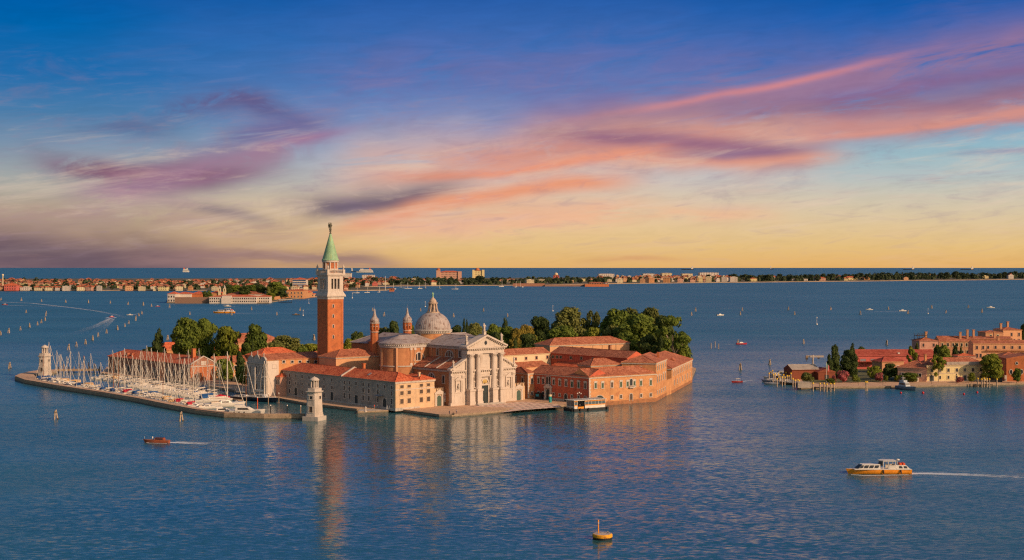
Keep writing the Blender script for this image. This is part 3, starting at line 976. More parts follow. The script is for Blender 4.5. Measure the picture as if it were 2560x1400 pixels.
# ---- the white front: wings, raised centre with four giant columns
fc = MB()
fc.box(-17.5, 17.5, 0, 1.4, 1.0, LOW)
fc.box(-9.9, 9.9, -.6, 2.4, 1.0, UPZ)
for s_ in (-1, 1):
    fc.slab([(s_ * 17.5, LOW), (s_ * 9.9, LOW), (s_ * 9.9, 19.7)], 0, 1.3)
fc.box(-17.9, 17.9, -.3, 1.2, 1.0, 2.4)
facade = fc.build('facade', stone, ch)
sub = lambda name, mb_, m_=stone: mb_.build(name, m_, facade, (0, 0, 0))
mb = MB()      # lower entablature and wing cornices
for x0, x1, y in ((-17.7, -9.95, -.2), (9.95, 17.7, -.2), (-7.2, -5.4, -.8), (-3.1, 3.1, -.8), (5.4, 7.2, -.8)):
    mb.box(x0, x1, y, 1.0, 13.5, 14.3)
    mb.box(x0, x1, y - .7, 1.0, 15.15, 15.65)
    dentils(mb, x0, x1, y - .45, y + .3, 14.65, 15.12)
sub('lower_entablature', mb)
for s_ in (-1, 1):      # raking cornices of the half pediments
    mb = MB()
    mb.slab([(s_ * 18.3, LOW + .02), (s_ * 9.95, 19.75), (s_ * 9.95, 20.5), (s_ * 18.3, LOW + .75)], -.75, 1.5)
    for i in range(9):
        f_ = (i + .5) / 9
        x, z = s_ * (17.9 - 8 * f_), LOW - .35 + 4.2 * f_
        mb.box(x - .22, x + .22, -.55, .1, z, z + .5)
    sub('half_pediment', mb)
mb = MB()      # upper entablature and pediment
mb.box(-10.1, 10.1, -1.5, 2.2, 22.2, 23.6)
mb.box(-10.9, 10.9, -2.5, 2.4, 24.35, 24.8)
dentils(mb, -10.2, 10.2, -2.2, -1.2, 23.75, 24.3, .95, .5)
mb.slab([(-10, 24.8), (10, 24.8), (0, 29.2)], -1.4, 2.2)
for s_ in (-1, 1):
    mb.slab([(s_ * 11.3, 24.8), (s_ * 11.3, 25.5), (0, 30.1), (0, 29.35)], -2.6, 2.6)
    for i in range(11):
        f_ = (i + .5) / 11
        x, z = s_ * (10.4 - 10.2 * f_), 24.62 + 4.5 * f_
        mb.box(x - .24, x + .24, -2.2, -1.2, z - .18, z + .38)
sub('pediment', mb)
mb = MB()
mb.slab([(.75 * math.cos(2 * math.pi * i / 14), 26.6 + .9 * math.sin(2 * math.pi * i / 14)) for i in range(14)], -1.45, -1.2)
sub('oculus', mb, dark_pane)
COLS = (-8.3, -4.2, 4.2, 8.3)
for x in COLS:
    mb = MB()
    mb.lathe([(1.35, 7.7), (1.35, 8.0), (1.2, 8.35), (1.08, 8.6), (1.08, 12), (.92, 20.6)], 20, (x, -1.5))
    c = mb.build('column', stone, facade, (0, 0, 0))
    mb = MB()
    mb.lathe([(.9, 20.5), (1.0, 20.7), (1.05, 21.2), (1.35, 21.7), (1.2, 21.8)], 12, (x, -1.5), smooth=False)
    for a_ in range(8):
        t_ = 2 * math.pi * a_ / 8
        mb.ball((x + 1.15 * math.cos(t_), -1.5 + 1.15 * math.sin(t_), 21.35), .28, n=6)
    mb.box(x - 1.35, x + 1.35, -2.8, -.2, 21.8, 22.2)
    mb.build('capital', stone, facade, (0, 0, 0))
    mb = MB()
    mb.box(x - 1.55, x + 1.55, -3.1, .2, 1.0, 2.6)
    mb.box(x - 1.4, x + 1.4, -2.9, .2, 2.6, 6.9)
    mb.box(x - 1.65, x + 1.65, -3.2, .2, 6.9, 7.7)
    mb.build('pedestal', stone, facade, (0, 0, 0))
for s_ in (-1, 1):      # lower order of flat pilasters
    for x in (16.6, 11.0):
        mb = MB()
        xx = s_ * x
        mb.box(xx - .75, xx + .75, -.35, .1, 2.4, 12.3)
        mb.box(xx - .9, xx + .9, -.5, .1, 12.3, 13.5)
        for i in range(4):
            mb.ball((xx - .66 + .44 * i, -.5, 12.9), .2, n=6)
        sub('pilaster', mb)
    mb = MB()
    xx = s_ * 2.9
    mb.box(xx - .5, xx + .5, -1.25, -.5, 1.2, 11.4)
    mb.box(xx - .65, xx + .65, -1.4, -.5, 11.4, 12.5)
    sub('pilaster', mb)
for s_ in (-1, 1):     # framed tabernacles with busts, and the niche figures between the columns
    x = s_ * 13.7
    mb = MB()
    mb.box(x - 2.0, x + 2.0, -.3, .05, 2.4, 6.4)
    mb.box(x - 2.1, x + 2.1, -.5, .05, 6.4, 6.8)
    for a_ in (-1.45, 1.45):
        mb.box(x + a_ - .22, x + a_ + .22, -.5, .05, 6.8, 11.5)
    mb.box(x - 1.9, x + 1.9, -.6, .05, 11.5, 11.95)
    mb.slab([(x - 2.05, 11.95), (x + 2.05, 11.95), (x, 13.1)], -.65, .05)
    sub('tabernacle', mb)
    mb = MB()
    mb.box(x - .75, x + .75, -.28, .05, 7.7, 8.3)
    mb.lathe([(.3, 8.3), (.55, 8.9), (.5, 9.4), (.2, 9.7)], 10, (x, -.3))
    mb.ball((x, -.3, 10.0), .3, n=8)
    sub('bust', mb, stone_dim)
    x = s_ * 6.25
    n = 10
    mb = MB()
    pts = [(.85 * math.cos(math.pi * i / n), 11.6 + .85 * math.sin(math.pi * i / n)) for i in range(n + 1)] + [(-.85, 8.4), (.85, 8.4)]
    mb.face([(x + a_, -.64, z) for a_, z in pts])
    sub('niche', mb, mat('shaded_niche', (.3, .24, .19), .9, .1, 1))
    mb = MB()
    statue_mb(mb, (x, -.95), 8.4, 3.4)
    mb.box(x - 1.0, x + 1.0, -1.3, -.6, 8.0, 8.4)
    sub('niche_statue', mb)
mb = MB()      # door case
mb.box(-2.35, -1.75, -1.0, -.55, 1.2, 8.8)
mb.box(1.75, 2.35, -1.0, -.55, 1.2, 8.8)
mb.box(-2.5, 2.5, -1.1, -.55, 8.8, 9.3)
n = 12
for i in range(n):
    P = lambda r, k: (r * math.cos(math.pi * k / n), 9.3 + r * math.sin(math.pi * k / n) * 1.1)
    mb.slab([P(1.9, i), P(2.4, i), P(2.4, i + 1), P(1.9, i + 1)], -1.0, -.55)
sub('door_case', mb)
mb = MB()
mb.box(-3.6, 3.6, -1.6, -.55, 12.5, 12.9)
sub('door_cornice', mb)
mb = MB()
mb.box(-2.2, 2.2, -.75, -.5, 16.4, 20.9)
sub('stone_panel', mb)
mb = MB()
mb.face([(-1.75, -.66, 1.2), (1.75, -.66, 1.2), (1.75, -.66, 8.8), (-1.75, -.66, 8.8)])
for x in (-.9, 0, .9):
    mb.box(x - .04, x + .04, -.7, -.64, 1.2, 8.8)
sub('door', mb, door_dark)
mb = MB()
mb.lathe([(.01, 0), (.55, .02), (.75, .2), (.5, .35), (.01, .4)], 12, (0, 0), smooth=True)
for v_ in range(len(mb.v)):
    x, y, z = mb.v[v_]
    mb.v[v_] = (x, -.66 - z, 10.6 + y * 1.5)
mb.box(-1.1, -.6, -.95, -.62, 9.7, 11.6)
mb.box(.6, 1.1, -.95, -.62, 9.7, 11.6)
sub('door_emblem', mb, mat('gilded_stone', (.5, .33, .1), .6, .3, 2))
for x, z, h, b in ((0, 29.9, 3.6, 1.7), (-9.6, 25.4, 3.2, 2.2), (9.6, 25.4, 3.2, 2.2), (-16.6, 16.2, 2.9, 1.3), (16.6, 16.2, 2.9, 1.3)):
    mb = MB()
    statue_mb(mb, (x, -.4), z - .3, h, base=b)
    mb.build('roof_statue', stone, facade, (0, 0, 0))
mb = MB()
for i, d in enumerate((5.2, 4.2, 3.2)):
    mb.box(-7.5 + i * .5, 7.5 - i * .5, -d - .6, -2.9, 1.0 - .001 * i, 1.35 + .17 * i)
mb.build('steps', stone_dim, ch)

# ------------------------------------------------------------------ bell tower
BT = L(-26.9, 76.0)
bt = thing('bell_tower', 'tall square red brick bell tower with white belfry and green cone spire', 'bell tower', (BT.x, BT.y, 1.2), UA)
S = 8.2
c2 = (S / 2, S / 2)
BY = BT.y + 2.5
zz = lambda py: Zp(py, BY)
z_sh = zz(748)
mb = MB()
mb.box(0, S, 0, S, 1, z_sh)
for x0, x1 in ((0, 1.1), (7.1, S)):        # raised edge strips leave a sunk panel on each face
    mb.box(x0 - (.001 if x0 == 0 else -.001), x1, -.18, 0, 1, z_sh)
    mb.box(-.18, 0, x0 + .002, x1 - .002, 1, z_sh)
mb.box(1.1, 7.1, -.18, 0, z_sh - 1.3, z_sh)
mb.box(-.18, 0, 1.1, 7.1, z_sh - 1.3, z_sh)
mb.box(1.1, 7.1, -.18, 0, 20.5, 22)
mb.build('shaft', brick, bt)
for i, py in enumerate((765, 790, 815.5, 842)):
    z = zz(py)
    window(bt, (2.9, 0, z - .75 - 1.2), 0, .6, 1.5, 'arch')
z1, z2, z3, z4, z5, z6 = zz(748), zz(737), zz(729), zz(690), zz(674), zz(651)
mb = MB()
mb.box(-.25, S + .25, -.25, S + .25, z1, z2 - .8)
mb.box(-.9, S + .9, -.9, S + .9, z2 - .8, z2)
mb.prism([(-.7, -.7), (S + .7, -.7), (S + .7, S + .7), (-.7, S + .7)], z2, z3, 0, top=[(-.05, -.05), (S + .05, -.05), (S + .05, S + .05), (-.05, S + .05)])
mb.build('cornice', stone, bt)
mb = MB()      # belfry: corner piers and triple openings
hb = z4 - z3
for x in (0, S - 1.9):
    for y in (0, S - 1.9):
        mb.box(x, x + 1.9, y, y + 1.9, z3, z4)
for k_ in range(4):
    for x in (3.35, 5.05):
        a_ = (x - .28, x + .28)
        b_ = (.25, .85)
        if k_ == 1:
            b_ = (S - .85, S - .25)
        if k_ < 2:
            mb.box(*a_, *b_, z3 + 1.2, z4 - 1.2)
        else:
            bb = (.25, .85) if k_ == 2 else (S - .85, S - .25)
            mb.box(*bb, *a_, z3 + 1.2, z4 - 1.2)
mb.box(.12, S - .12, .12, S - .12, z3, z3 + 1.2)
mb.box(.12, S - .12, .12, S - .12, z4 - 1.2, z4)
mb.box(-.25, S + .25, -.25, S + .25, z4, z4 + .5)
mb.box(-.7, S + .7, -.7, S + .7, z4 + .5, z4 + 1.0)
mb.build('belfry', stone, bt)
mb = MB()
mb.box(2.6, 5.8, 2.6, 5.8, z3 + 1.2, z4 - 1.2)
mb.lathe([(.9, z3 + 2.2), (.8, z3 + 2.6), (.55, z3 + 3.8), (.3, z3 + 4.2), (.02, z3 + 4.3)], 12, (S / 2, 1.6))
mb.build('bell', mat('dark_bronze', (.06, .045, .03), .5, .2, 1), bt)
mb = MB()      # balustrade with corner urns
zb = z4 + 1.0
for i in range(4):
    pass
for y in (-.3, S - .1):
    mb.box(-.3, S + .3, y, y + .4, z5 - .35, z5)
    mb.box(-.3, S + .3, y, y + .4, zb, zb + .3)
for x in (-.3, S - .1):
    mb.box(x, x + .4, .1, S - .1, z5 - .36, z5 - .01)
    mb.box(x, x + .4, .1, S - .1, zb, zb + .29)
for i in range(15):
    q = .2 + (S - .4) * i / 14
    for y in (-.1, S + .1):
        mb.tube((q, y, zb + .25), (q, y, z5 - .3), .13, n=5)
    for x in (-.1, S + .1):
        mb.tube((x, q, zb + .25), (x, q, z5 - .3), .13, n=5)
for x in (-.1, S + .1):
    for y in (-.1, S + .1):
        mb.box(x - .55, x + .55, y - .55, y + .55, zb, z5 + .05)
mb.build('balustrade', stone, bt)
for x in (-.1, S + .1):
    for y in (-.1, S + .1):
        mb = MB()
        mb.lathe([(.3, z5 + .02), (.25, z5 + .4), (.5, z5 + 1.0), (.45, z5 + 1.4), (.2, z5 + 1.7), (.25, z5 + 2.0), (.02, z5 + 2.4)], 10, (x, y))
        mb.build('urn', stone, bt)
mb = MB()
mb.lathe([(3.25, zb - .5), (3.25, z6 - .4)], 32, c2)
dr = mb.build('drum', brick, bt)
mb = MB()
for i in range(10):
    a_ = 2 * math.pi * (i + .5) / 10
    x, y = S / 2 + 3.3 * math.cos(a_), S / 2 + 3.3 * math.sin(a_)
    mb.tube((x, y, zb), (x, y, z6 - .4), .34, n=8)
mb.lathe([(3.2, z6 - 1.0), (3.75, z6 - .8), (3.85, z6), (3.2, z6)], 32, c2, smooth=False)
mb.lathe([(3.2, z5 - .2), (3.5, z5), (3.5, z5 + .4), (3.2, z5 + .5)], 32, c2, smooth=False)
mb.build('drum_trim', stone, dr, (0, 0, 0))
zt = zz(583)
mb = MB()
mb.lathe([(3.95, z6), (3.95, z6 + .3), (3.6, z6 + .7), (.35, zt), (.02, zt)], 24, c2, smooth=False)
mb.build('spire', copper, bt)
mb = MB()
mb.lathe([(.4, zt - .3), (.5, zt), (.25, zt + .5), (.55, zt + 1.0), (.25, zt + 1.5)], 10, c2)
statue_mb(mb, c2, zt + 1.4, 3.6)
for s_ in (-1, 1):     # folded wings
    mb.slab([(c2[0] + s_ * .2, zt + 3.4), (c2[0] + s_ * .75, zt + 4.9), (c2[0] + s_ * .95, zt + 3.2), (c2[0] + s_ * .6, zt + 2.2)], c2[1] + .25, c2[1] + .45)
mb.build('angel_statue', mat('dark_copper', (.1, .09, .06), .6, .2, 1), bt)
# ------------------------------------------------------------------ grey range on the left of the church
o = G(988.75, 1025, 1.2)
gr = Bld('monastery_range', 'long grey three-storey range with a bright terracotta roof along the quay', o, UA, 12.0, 84, 12.4, 15.6, [grey_pl], tiles, hip=(1, 1), axis='y',
         over=.45, plinth=(stone_dim, .9))
wx = o + gr.dx * 12.02 + gr.dy * .03


def add_wing(mb):
    mb.box(12.01, 19.7, .0, 13.5, .8, 12.26)


gr.part('side_wing', buff_pl, add_wing)
gr.part('front_wall', buff_pl, lambda mb: mb.box(-.02, 12.0, -.06, 1.0, .8, 12.15))


def wing_roof(mb):
    roof_mb(mb, 12.1, 19.7, 0, 13.5, 12.42, 14.3, 'y', (1, 1), .45)


gr.part('wing_roof', [tiles, buff_pl], wing_roof)
gr.part('eaves_cornice', stone, lambda mb: (mb.box(-.3, 20.0, -.36, .1, 11.72, 12.16), dentils(mb, 0, 19.6, -.3, 0, 11.5, 11.72, .6, .3)))
gr.part('stringcourse', stone, lambda mb: mb.box(-.05, 19.75, -.12, .05, 8.95, 9.3))
gr.part('parapet_rib', stone_dim, lambda mb: mb.slab([(-.7, 12.3), (6.0, 15.5), (12.7, 12.3), (12.7, 12.9), (6.0, 16.2), (-.7, 12.9)], 37.0, 37.6))
shade_frame = stone
for px in (695.9, 710.3, 724.4, 740, 755.9, 773, 810.6, 830):
    gr.winz('left', px, 9.7, 1.4, 1.1)
    if px != 830:
        gr.winz('left', px, 6.5, 1.3, 1.1)
    else:
        gr.winz('left', px, 6.6, 1.2, 1.5)
for px in (695.9, 724.4, 755.9, 810.6):
    gr.winz('left', px, 2.6, 1.8, 1.1)
for px in (710, 740, 830):
    gr.winz('left', px, 1.2, 4.0, 2.0, name='door', pane=door_dark)
for px in (861.5, 874.4, 890.6, 908.5, 922.5, 945, 962, 979.4):
    gr.winz('left', px, 9.3, 1.4, 1.2)
    if px not in (890.6, 962):
        gr.winz('left', px, 6.7, 1.8, 1.2)
        gr.winz('left', px, 3.4, 2.1, 1.2)
gr.winz('left', 891, 1.2, 4.0, 2.2, name='door', pane=door_dark)
gr.winz('left', 962, 1.2, 4.2, 2.4, 'arch', name='door', pane=door_dark)
gr.part('canopy', grey_cv, lambda mb: mb.slab([(-.4, 6.3), (-.2, 6.5), (-1.6, 6.2), (-1.6, 6.1)], 8.2, 12.5))
for x, rows in ((1155, ((825, 885), (945, 1020), (1100, 1195))), (1300, ((815, 870), (930, 1005), (1085, 1180))), (1543, ((795, 855), (910, 990), (1065, 1160))),
                (1687, ((785, 840), (900, 975), (1050, 1145)))):
    for a, b in rows:
        gr.win('front', 860 + x / 8, 860 + a / 8, 860 + b / 8, 1.7, kind='shut', pane=brown_shutter, frame=buff_pl)
gr.chimney(9.0, 34.5, 13.5, 17.6, .5, brick)
gr.chimney(14.5, 3.5, 13.0, 15.4, .4, buff_pl)
gr.part('skylight', grey_cv, lambda mb: mb.slab([(2.0, 13.65), (3.6, 14.5), (3.6, 14.62), (2.0, 13.8)], 21, 22.4))

# chapter-house block against the bell tower
chp = Bld('chapter_house', 'plain peach plastered block with a hipped tile roof under the bell tower', L(-32.0, 62.0), UA, 23.3, 13.2, 18.7, 21.6, peach_pl, tiles_old, hip=(1, 1), over=.5,
          cornice=stone_dim)
# long dormitory with its scalloped white front
dor = Bld('dormitory_range', 'long orange dormitory with small square windows behind the grey range roof', L(-51.0, 88.0), UA, 42, 15.4, 17.0, 19.3, orange_pl, tiles_old, hip=(0, 1), over=.4)
dor.part('white_bay', white_pl, lambda mb: mb.box(-.02, 6.0, -.08, 2, 1, 16.7))
for px in (709, 730.5, 749.5, 769, 789):
    dor.win('front', px, 901.5, 907, 1.3)
dor.win('front', 686, 912, 920, 1.6)


def scallop(mb):
    n = 9
    W3 = 15.8 / 3
    for k in range(3):
        x0 = k * W3
        pts = [(x0, 15.6)]
        hgt = 3.4 if k == 1 else 2.7
        for i in range(n + 1):
            t_ = i / n
            pts.append((x0 + W3 * t_, 15.8 + hgt * math.sin(math.pi * (.08 + .84 * t_)) ** .8))
        pts.append((x0 + W3, 15.6))
        mb.slab(pts, -.6, .3)
        xm = x0 + W3 / 2
        mb.box(xm - .14, xm + .14, -.25, .05, 15.8 + hgt - .1, 15.8 + hgt + 1.7)
    mb.box(-.2, 16.0, -.6, .3, 1.0, 15.6)
    for z in (15.1, 9.2, 7.6):
        mb.box(-.4, 16.2, -1.0, .2, z, z + .5)
    for x in (.4, 3.4, 6.2, 9.5, 12.4, 15.4):
        mb.box(x - .3, x + .3, -.78, .1, 1.2, 15.1)


mbs = MB()
scallop(mbs)
sf = mbs.build('scalloped_front', stone_dim, dor.t, (0, 15.6, -dor.t['base']), -math.pi / 2)
for x, z, w_, h, k in ((3.0, 10.4, 1.1, 3.6, 'plain'), (7.9, 10.4, 1.1, 3.6, 'plain'), (6.2, 10.4, 1.0, 3.6, 'plain'), (9.7, 10.4, 1.0, 3.6, 'plain'), (12.9, 10.4, 1.1, 3.6, 'plain'),
                       (3.0, 3.2, 1.4, 3.0, 'plain'), (8.0, 3.2, 1.4, 3.0, 'plain'), (13.0, 3.2, 1.4, 3.0, 'plain'), (3.0, 13.0, 1.0, 1.1, 'arch'), (8.0, 13.0, 1.0, 1.1, 'arch'), (13, 13, 1.0, 1.1, 'arch')):
    window(sf, (x, -.62, z), 0, w_, h, k)
lk = Bld('link_building', 'small low red-roofed link between the scalloped front and grey range', L(-46.5, 84.2), UA, 8, 3.6, 9.6, 10.8, rose_pl, tiles, hip=(1, 0), over=.3)
for k in (.9, 2.6):
    lk.winl('left', k, 6.2, 1.9, .8)

# warehouse by the marina with its gabled hall
O = Vector((-160.5, 670.8, 0))
wh = Bld('boat_warehouse', 'long brick boat warehouse with orange tile roof and white-edged gable behind the yachts', O, R(42.5), 14.4, 90, 9.5, 13.2, brick_dull, tiles, hip=(0, 1), axis='y', over=.5)


def gable_trim(mb):
    for s_ in (-1, 1):
        mb.slab([(7.2 + s_ * 7.7, 9.3), (7.2, 13.25), (7.2, 13.75), (7.2 + s_ * 7.9, 9.75)], -.45, .1)
    mb.box(-.2, 14.6, -.3, .1, 8.2, 8.65)


wh.part('gable_front', brick, lambda mb: (mb.box(-.05, 14.45, -.1, .6, .8, 9.4), mb.slab([(.2, 9.4), (14.2, 9.4), (7.2, 12.95)], -.1, .6)))
wh.part('gable_trim', stone, gable_trim)
wh.part('stone_plaque', stone, lambda mb: mb.box(5.7, 8.7, -.3, .1, 8.9, 11.0))
for x in (2.2, 6.2, 12.0):
    wh.winl('front', x, 5.0, 1.5, 1.9, frame=brick)
wh.winl('front', 2.6, 1.6, 2.6, 1.6)
wh.chimney(6.2, 8, 11, 17.0, .9, brick, flare=False)
for i in range(11):
    wh.winl('left', 5.5 + i * 7.6, 3.6, 2.4, 1.8)
for i in range(6):
    wh.winl('left', 9.3 + i * 14.5, 1.2, 4.0, 2.2, name='door', pane=door_dark)
for yy in (66, 71):
    def dormer(mb, yy=yy):
        mb.slab([(1.6, 10.4), (3.6, 12.0), (1.7, 12.0)], yy, yy + 1.6)
    wh.part('dormer', tiles_old, dormer)

# further roofs behind the marina
b = Bld('low_range', 'low brown-roofed range between the brick gable and the scalloped front', XY(541, 694), R(42), 46, 11, 8.6, 11.6, orange_pl, tiles_old, hip=(0, 0), over=.4)
for i in range(6):
    b.winl('front', 4 + i * 7, 5.2, 1.6, 1.2)
Bld('orange_house', 'bright orange-roofed house behind the warehouse beside the tall dark tree', XY(402, 800), R(42), 22, 13, 9.0, 13.0, orange_pl, tiles, hip=(1, 1))
Bld('orange_house', 'long orange roof half hidden behind the large trees of the marina', XY(505, 768), R(42), 30, 12, 8.5, 12.5, orange_pl, tiles, hip=(1, 1))
rh = Bld('red_roof_house', 'dark red-roofed house at the back of the island behind the round tree', XY(590, 850), R(42), 34, 18, 10.5, 15.8, rust_pl, tiles_old, hip=(1, 1))
rh.chimney(3, 9, 13, 17.5, .5, cream_pl)
Bld('orange_house', 'orange hipped roof just behind the scalloped white front', XY(652, 700), R(42), 24, 14, 12.0, 15.6, orange_pl, tiles, hip=(1, 1))
Bld('orange_house', 'low orange-roofed shed behind the dormitory and left of the bell tower', XY(708, 715), R(42), 26, 9, 9.5, 11.8, orange_pl, tiles_old, hip=(1, 0))

# ------------------------------------------------------------------ gates beside the church


def gate_wall(name, label, O, ang, Ln, gx, h=7.2, sign=False):
    t = thing(name, label, 'wall', (O.x, O.y, 1.2), ang)
    mb = MB()
    mb.box(0, Ln, 0, .8, .9, h)
    n = int(Ln / 1.25)
    for i in range(n):
        x = (i + .5) * Ln / n
        mb.slab([(x - .42, h - .01), (x + .42, h - .01), (x + .5, h + 1.5), (x, h + .9), (x - .5, h + 1.5)], .1, .7)
    mb.build('wall', buff_pl, t)
    mb = MB()
    mb.box(gx - 2.2, gx - 1.3, -.35, 0, 1, 6.0)
    mb.box(gx + 1.3, gx + 2.2, -.35, 0, 1, 6.0)
    mb.box(gx - 2.4, gx + 2.4, -.45, 0, 6.0, 6.6)
    mb.slab([(gx - 2.5, 6.6), (gx + 2.5, 6.6), (gx, 8.0)], -.5, 0)
    mb.build('gate_case', stone, t)
    window(t, (gx, -.02, 0), 0, 2.2, 4.3, 'arch', stone, door_green, 'door')
    return t


pl = L(-22.9, 4.4)
gate_wall('crenellated_wall', 'crenellated wall with a pedimented green gate between grey range and church', pl, UA, 5.4, 2.6)
pr = L(17.7, .8)
gate_wall('crenellated_wall', 'crenellated wall with a pedimented gate on the right of the church front', pr, R(38), 6.0, 2.5)
mb = MB()
mb.box(0, 1.6, -.08, 0, 2.6, 6.4, 0)
mb.box(0, 1.6, -.1, -.08, 5.0, 5.25, 1)
mb.box(.25, 1.35, -.1, -.08, 4.3, 4.5, 1)
tag(mb.build('banner', [white_cv, red_cv], None, tuple(L(-18.6, 4.15, 0)), UA), 'white banner with red stripes hung beside the left church gate', 'banner')

# ------------------------------------------------------------------ red and orange corner buildings on the right
B_ = Vector((32.2, 560.9, 0))
C_ = Vector((62.3, 582.0, 0))
a2 = math.atan2(C_.y - B_.y, C_.x - B_.x)
cb = Bld('corner_building', 'orange brick waterside building with hooded windows and a central balcony', B_, a2, (C_ - B_).length, 12, 12.3, 15.4, orange_pl, tiles_old, base=.2, hip=(0, 0), over=.45,
         cornice=stone)
zz6 = lambda x, y: (1440 + x / 8, 860 + y / 8)
for x, a, b in ((390, 780, 885), (530, 780, 880), (717, 765, 870), (897, 755, 860), (1030, 752, 848), (1165, 745, 842), (1297, 733, 832), (1493, 722, 822)):
    px, y0 = zz6(x, a)
    cb.win('front', px, y0, 860 + b / 8, 1.1, kind='hood', pane=green_shutter if x != 717 else brown_shutter)
px, y0 = zz6(1100, 692)
cb.win('front', px, y0, 860 + 830 / 8, 1.5, kind='arch', frame=stone)
for x, a, b in ((717, 1035, 1100), (897, 1020, 1085), (1300, 1000, 1060), (1493, 985, 1050)):
    px, y0 = zz6(x, a)
    cb.win('front', px, y0, 860 + b / 8, 1.1, frame=stone, pane=brown_shutter)
px, y0 = zz6(1100, 992)
cb.win('front', px, y0, 860 + 1140 / 8, 1.5, kind='arch', name='door', pane=brown_shutter)
kb = cb.hit('front', 1440 + 1100 / 8, 960)[0]


def balc(mb):
    z = cb.hit('front', 1440 + 1100 / 8, 860 + 845 / 8)[1]
    mb.box(kb - 1.4, kb + 1.4, -1.0, 0, z - .7, z - .4)
    mb.box(kb - 1.4, kb + 1.4, -1.0, -.9, z + .25, z + .4)
    for i in range(9):
        mb.box(kb - 1.35 + i * .32, kb - 1.25 + i * .32, -1.0, -.9, z - .4, z + .25)
    mb.box(kb - 2.9, kb + 2.9, -.1, 0, z - .5, z - .2)


cb.part('balcony', stone, balc)
kg = cb.hit('front', 1440 + 470 / 8, 990)[0]
window(cb.t, (kg, 0, -.15), 0, 5.4, 4.3, 'arch', stone, door_dark, 'door')


def quoins(mb):
    for i in range(14):
        d = .55 if i % 2 else .95
        mb.box(-.12, d, -.1, .2, 1.2 + i * .75, 1.2 + i * .75 + .68)


cb.part('quoins', stone, quoins)
cb.part('wet_base', mat('salt_stained_brick', (.36, .15, .07), .85, .25, .6, (.12, .1, .05), .6), lambda mb: mb.box(-.06, 36.8, -.07, .5, -.4, 1.6))
A_ = B_ + Vector((-.698, .716, 0)) * 34.0
rb = Bld('red_range', 'red plastered range with hooded windows and an arched portal facing the patterned square', A_, R(-45.73), 34.0, 12, 12.33, 15.3, red_pl, tiles_old, base=.9, hip=(0, 0), over=.45,
         cornice=stone, plinth=(stone_dim, 1.3))
zz5 = lambda x, y: (1260 + x / 8, 820 + y / 8)
for x, a, b in ((693, 1005, 1105), (787, 1015, 1115), (997, 1030, 1130), (1117, 1045, 1150), (1243, 1058, 1163), (1362, 1075, 1180), (1495, 1085, 1195), (1628, 1100, 1210)):
    px, y0 = zz5(x, a)
    rb.win('front', px, y0, 820 + b / 8, 1.1, kind='hood', pane=green_shutter if x in (1362, 1495) else dark_pane)
for x in (865, 915):
    px, y0 = zz5(x, 972)
    rb.win('front', px, y0, 820 + 1120 / 8, 1.2, kind='arch')
for x, a, b in ((693, 1268, 1315), (787, 1278, 1325), (997, 1300, 1350), (1115, 1312, 1365), (1360, 1338, 1392), (1628, 1368, 1425), (1495, 1352, 1408)):
    px, y0 = zz5(x, a)
    rb.win('front', px, y0, 820 + b / 8, 1.0)
k1 = rb.hit('front', 1260 + 890 / 8, 960)[0]
window(rb.t, (k1, -.2, .3), 0, 2.2, 4.6, 'arch', stone, door_dark, 'door')
rb.part('portal', stone, lambda mb: (mb.box(k1 - 1.9, k1 - 1.3, -.7, 0, 1, 6.2), mb.box(k1 + 1.3, k1 + 1.9, -.7, 0, 1, 6.2), mb.box(k1 - 2.2, k1 + 2.2, -.8, 0, 6.2, 6.7),
                                     mb.slab([(k1 - 2.3, 6.7), (k1 - 1.2, 7.7), (k1, 8.1), (k1 + 1.2, 7.7), (k1 + 2.3, 6.7)], -.8, 0)))
k2 = rb.hit('front', 1260 + 1240 / 8, 990)[0]
window(rb.t, (k2, -.14, .3), 0, 1.7, 3.2, 'arch', stone, door_dark, 'door')
kb_ = Bld('end_pavilion', 'short rusticated end block between the church gate and the red range', Vector((6.9, 581.6, 0)), UA, 3.9, 13, 12.36, 14.6, orange_pl, tiles_old, hip=(1, 1), over=.4, cornice=stone)
kb_.winl('front', 2.2, 7.7, 2.3, 1.1, 'hood')
kb_.winl('front', 2.2, 2.9, 1.1, 1.1)
kb_.winl('left', 9.5, 7.7, 2.3, 1.1, 'hood')
kb_.winl('left', 9.5, 2.9, 1.1, 1.1)
kb_.winl('left', 5, 7.7, 2.3, 1.1, 'hood')


def quoins2(mb):
    for i in range(13):
        d = .45 if i % 2 else .8
        mb.box(-.1, d, -.1, .2, 1.6 + i * .78, 1.6 + i * .78 + .7)


kb_.part('quoins', stone, quoins2)

# taller block at the angle and the long waterside range beyond
tb = Bld('tall_block', 'tall orange-walled block at the water angle right of the balcony building', C_ + Vector((-math.cos(R(16)) * 15, math.sin(R(16)) * 15, 0)), R(-16), 15, 28, 16.8, 19.6, orange_pl,
         tiles_old, base=.2, hip=(1, 0), axis='y', over=.4, cornice=stone)
for i in range(5):
    k = 3.5 + i * 5.2
    tb.winl('right', k, 13.2, 2.0, 1.1, 'hood')
    tb.winl('right', k, 8.0, 2.6, 1.2, 'hood' if i != 2 else 'arch')
    tb.winl('right', k, 3.0, 1.3, 1.0)
tb.winl('front', 8, 13.3, 1.6, 1.2)
tb.chimney(12.5, 20, 16.5, 20.2, .45, brick, False)
E_ = Vector((73.4, 618.4, 0))
eb = Bld('waterside_range', 'long orange range with a wide tiled roof at the far right edge of the monastery', E_ + Vector((-math.cos(R(16)) * 24, math.sin(R(16)) * 24, 0)), R(-16), 24, 65, 11.6, 16.4,
         orange_pl, tiles_old, base=.2, hip=(1, 1), axis='y', over=.4, cornice=stone)
for i in range(11):
    k = 4 + i * 5.6
    eb.winl('right', k, 7.9, 1.9, 1.0, 'hood')
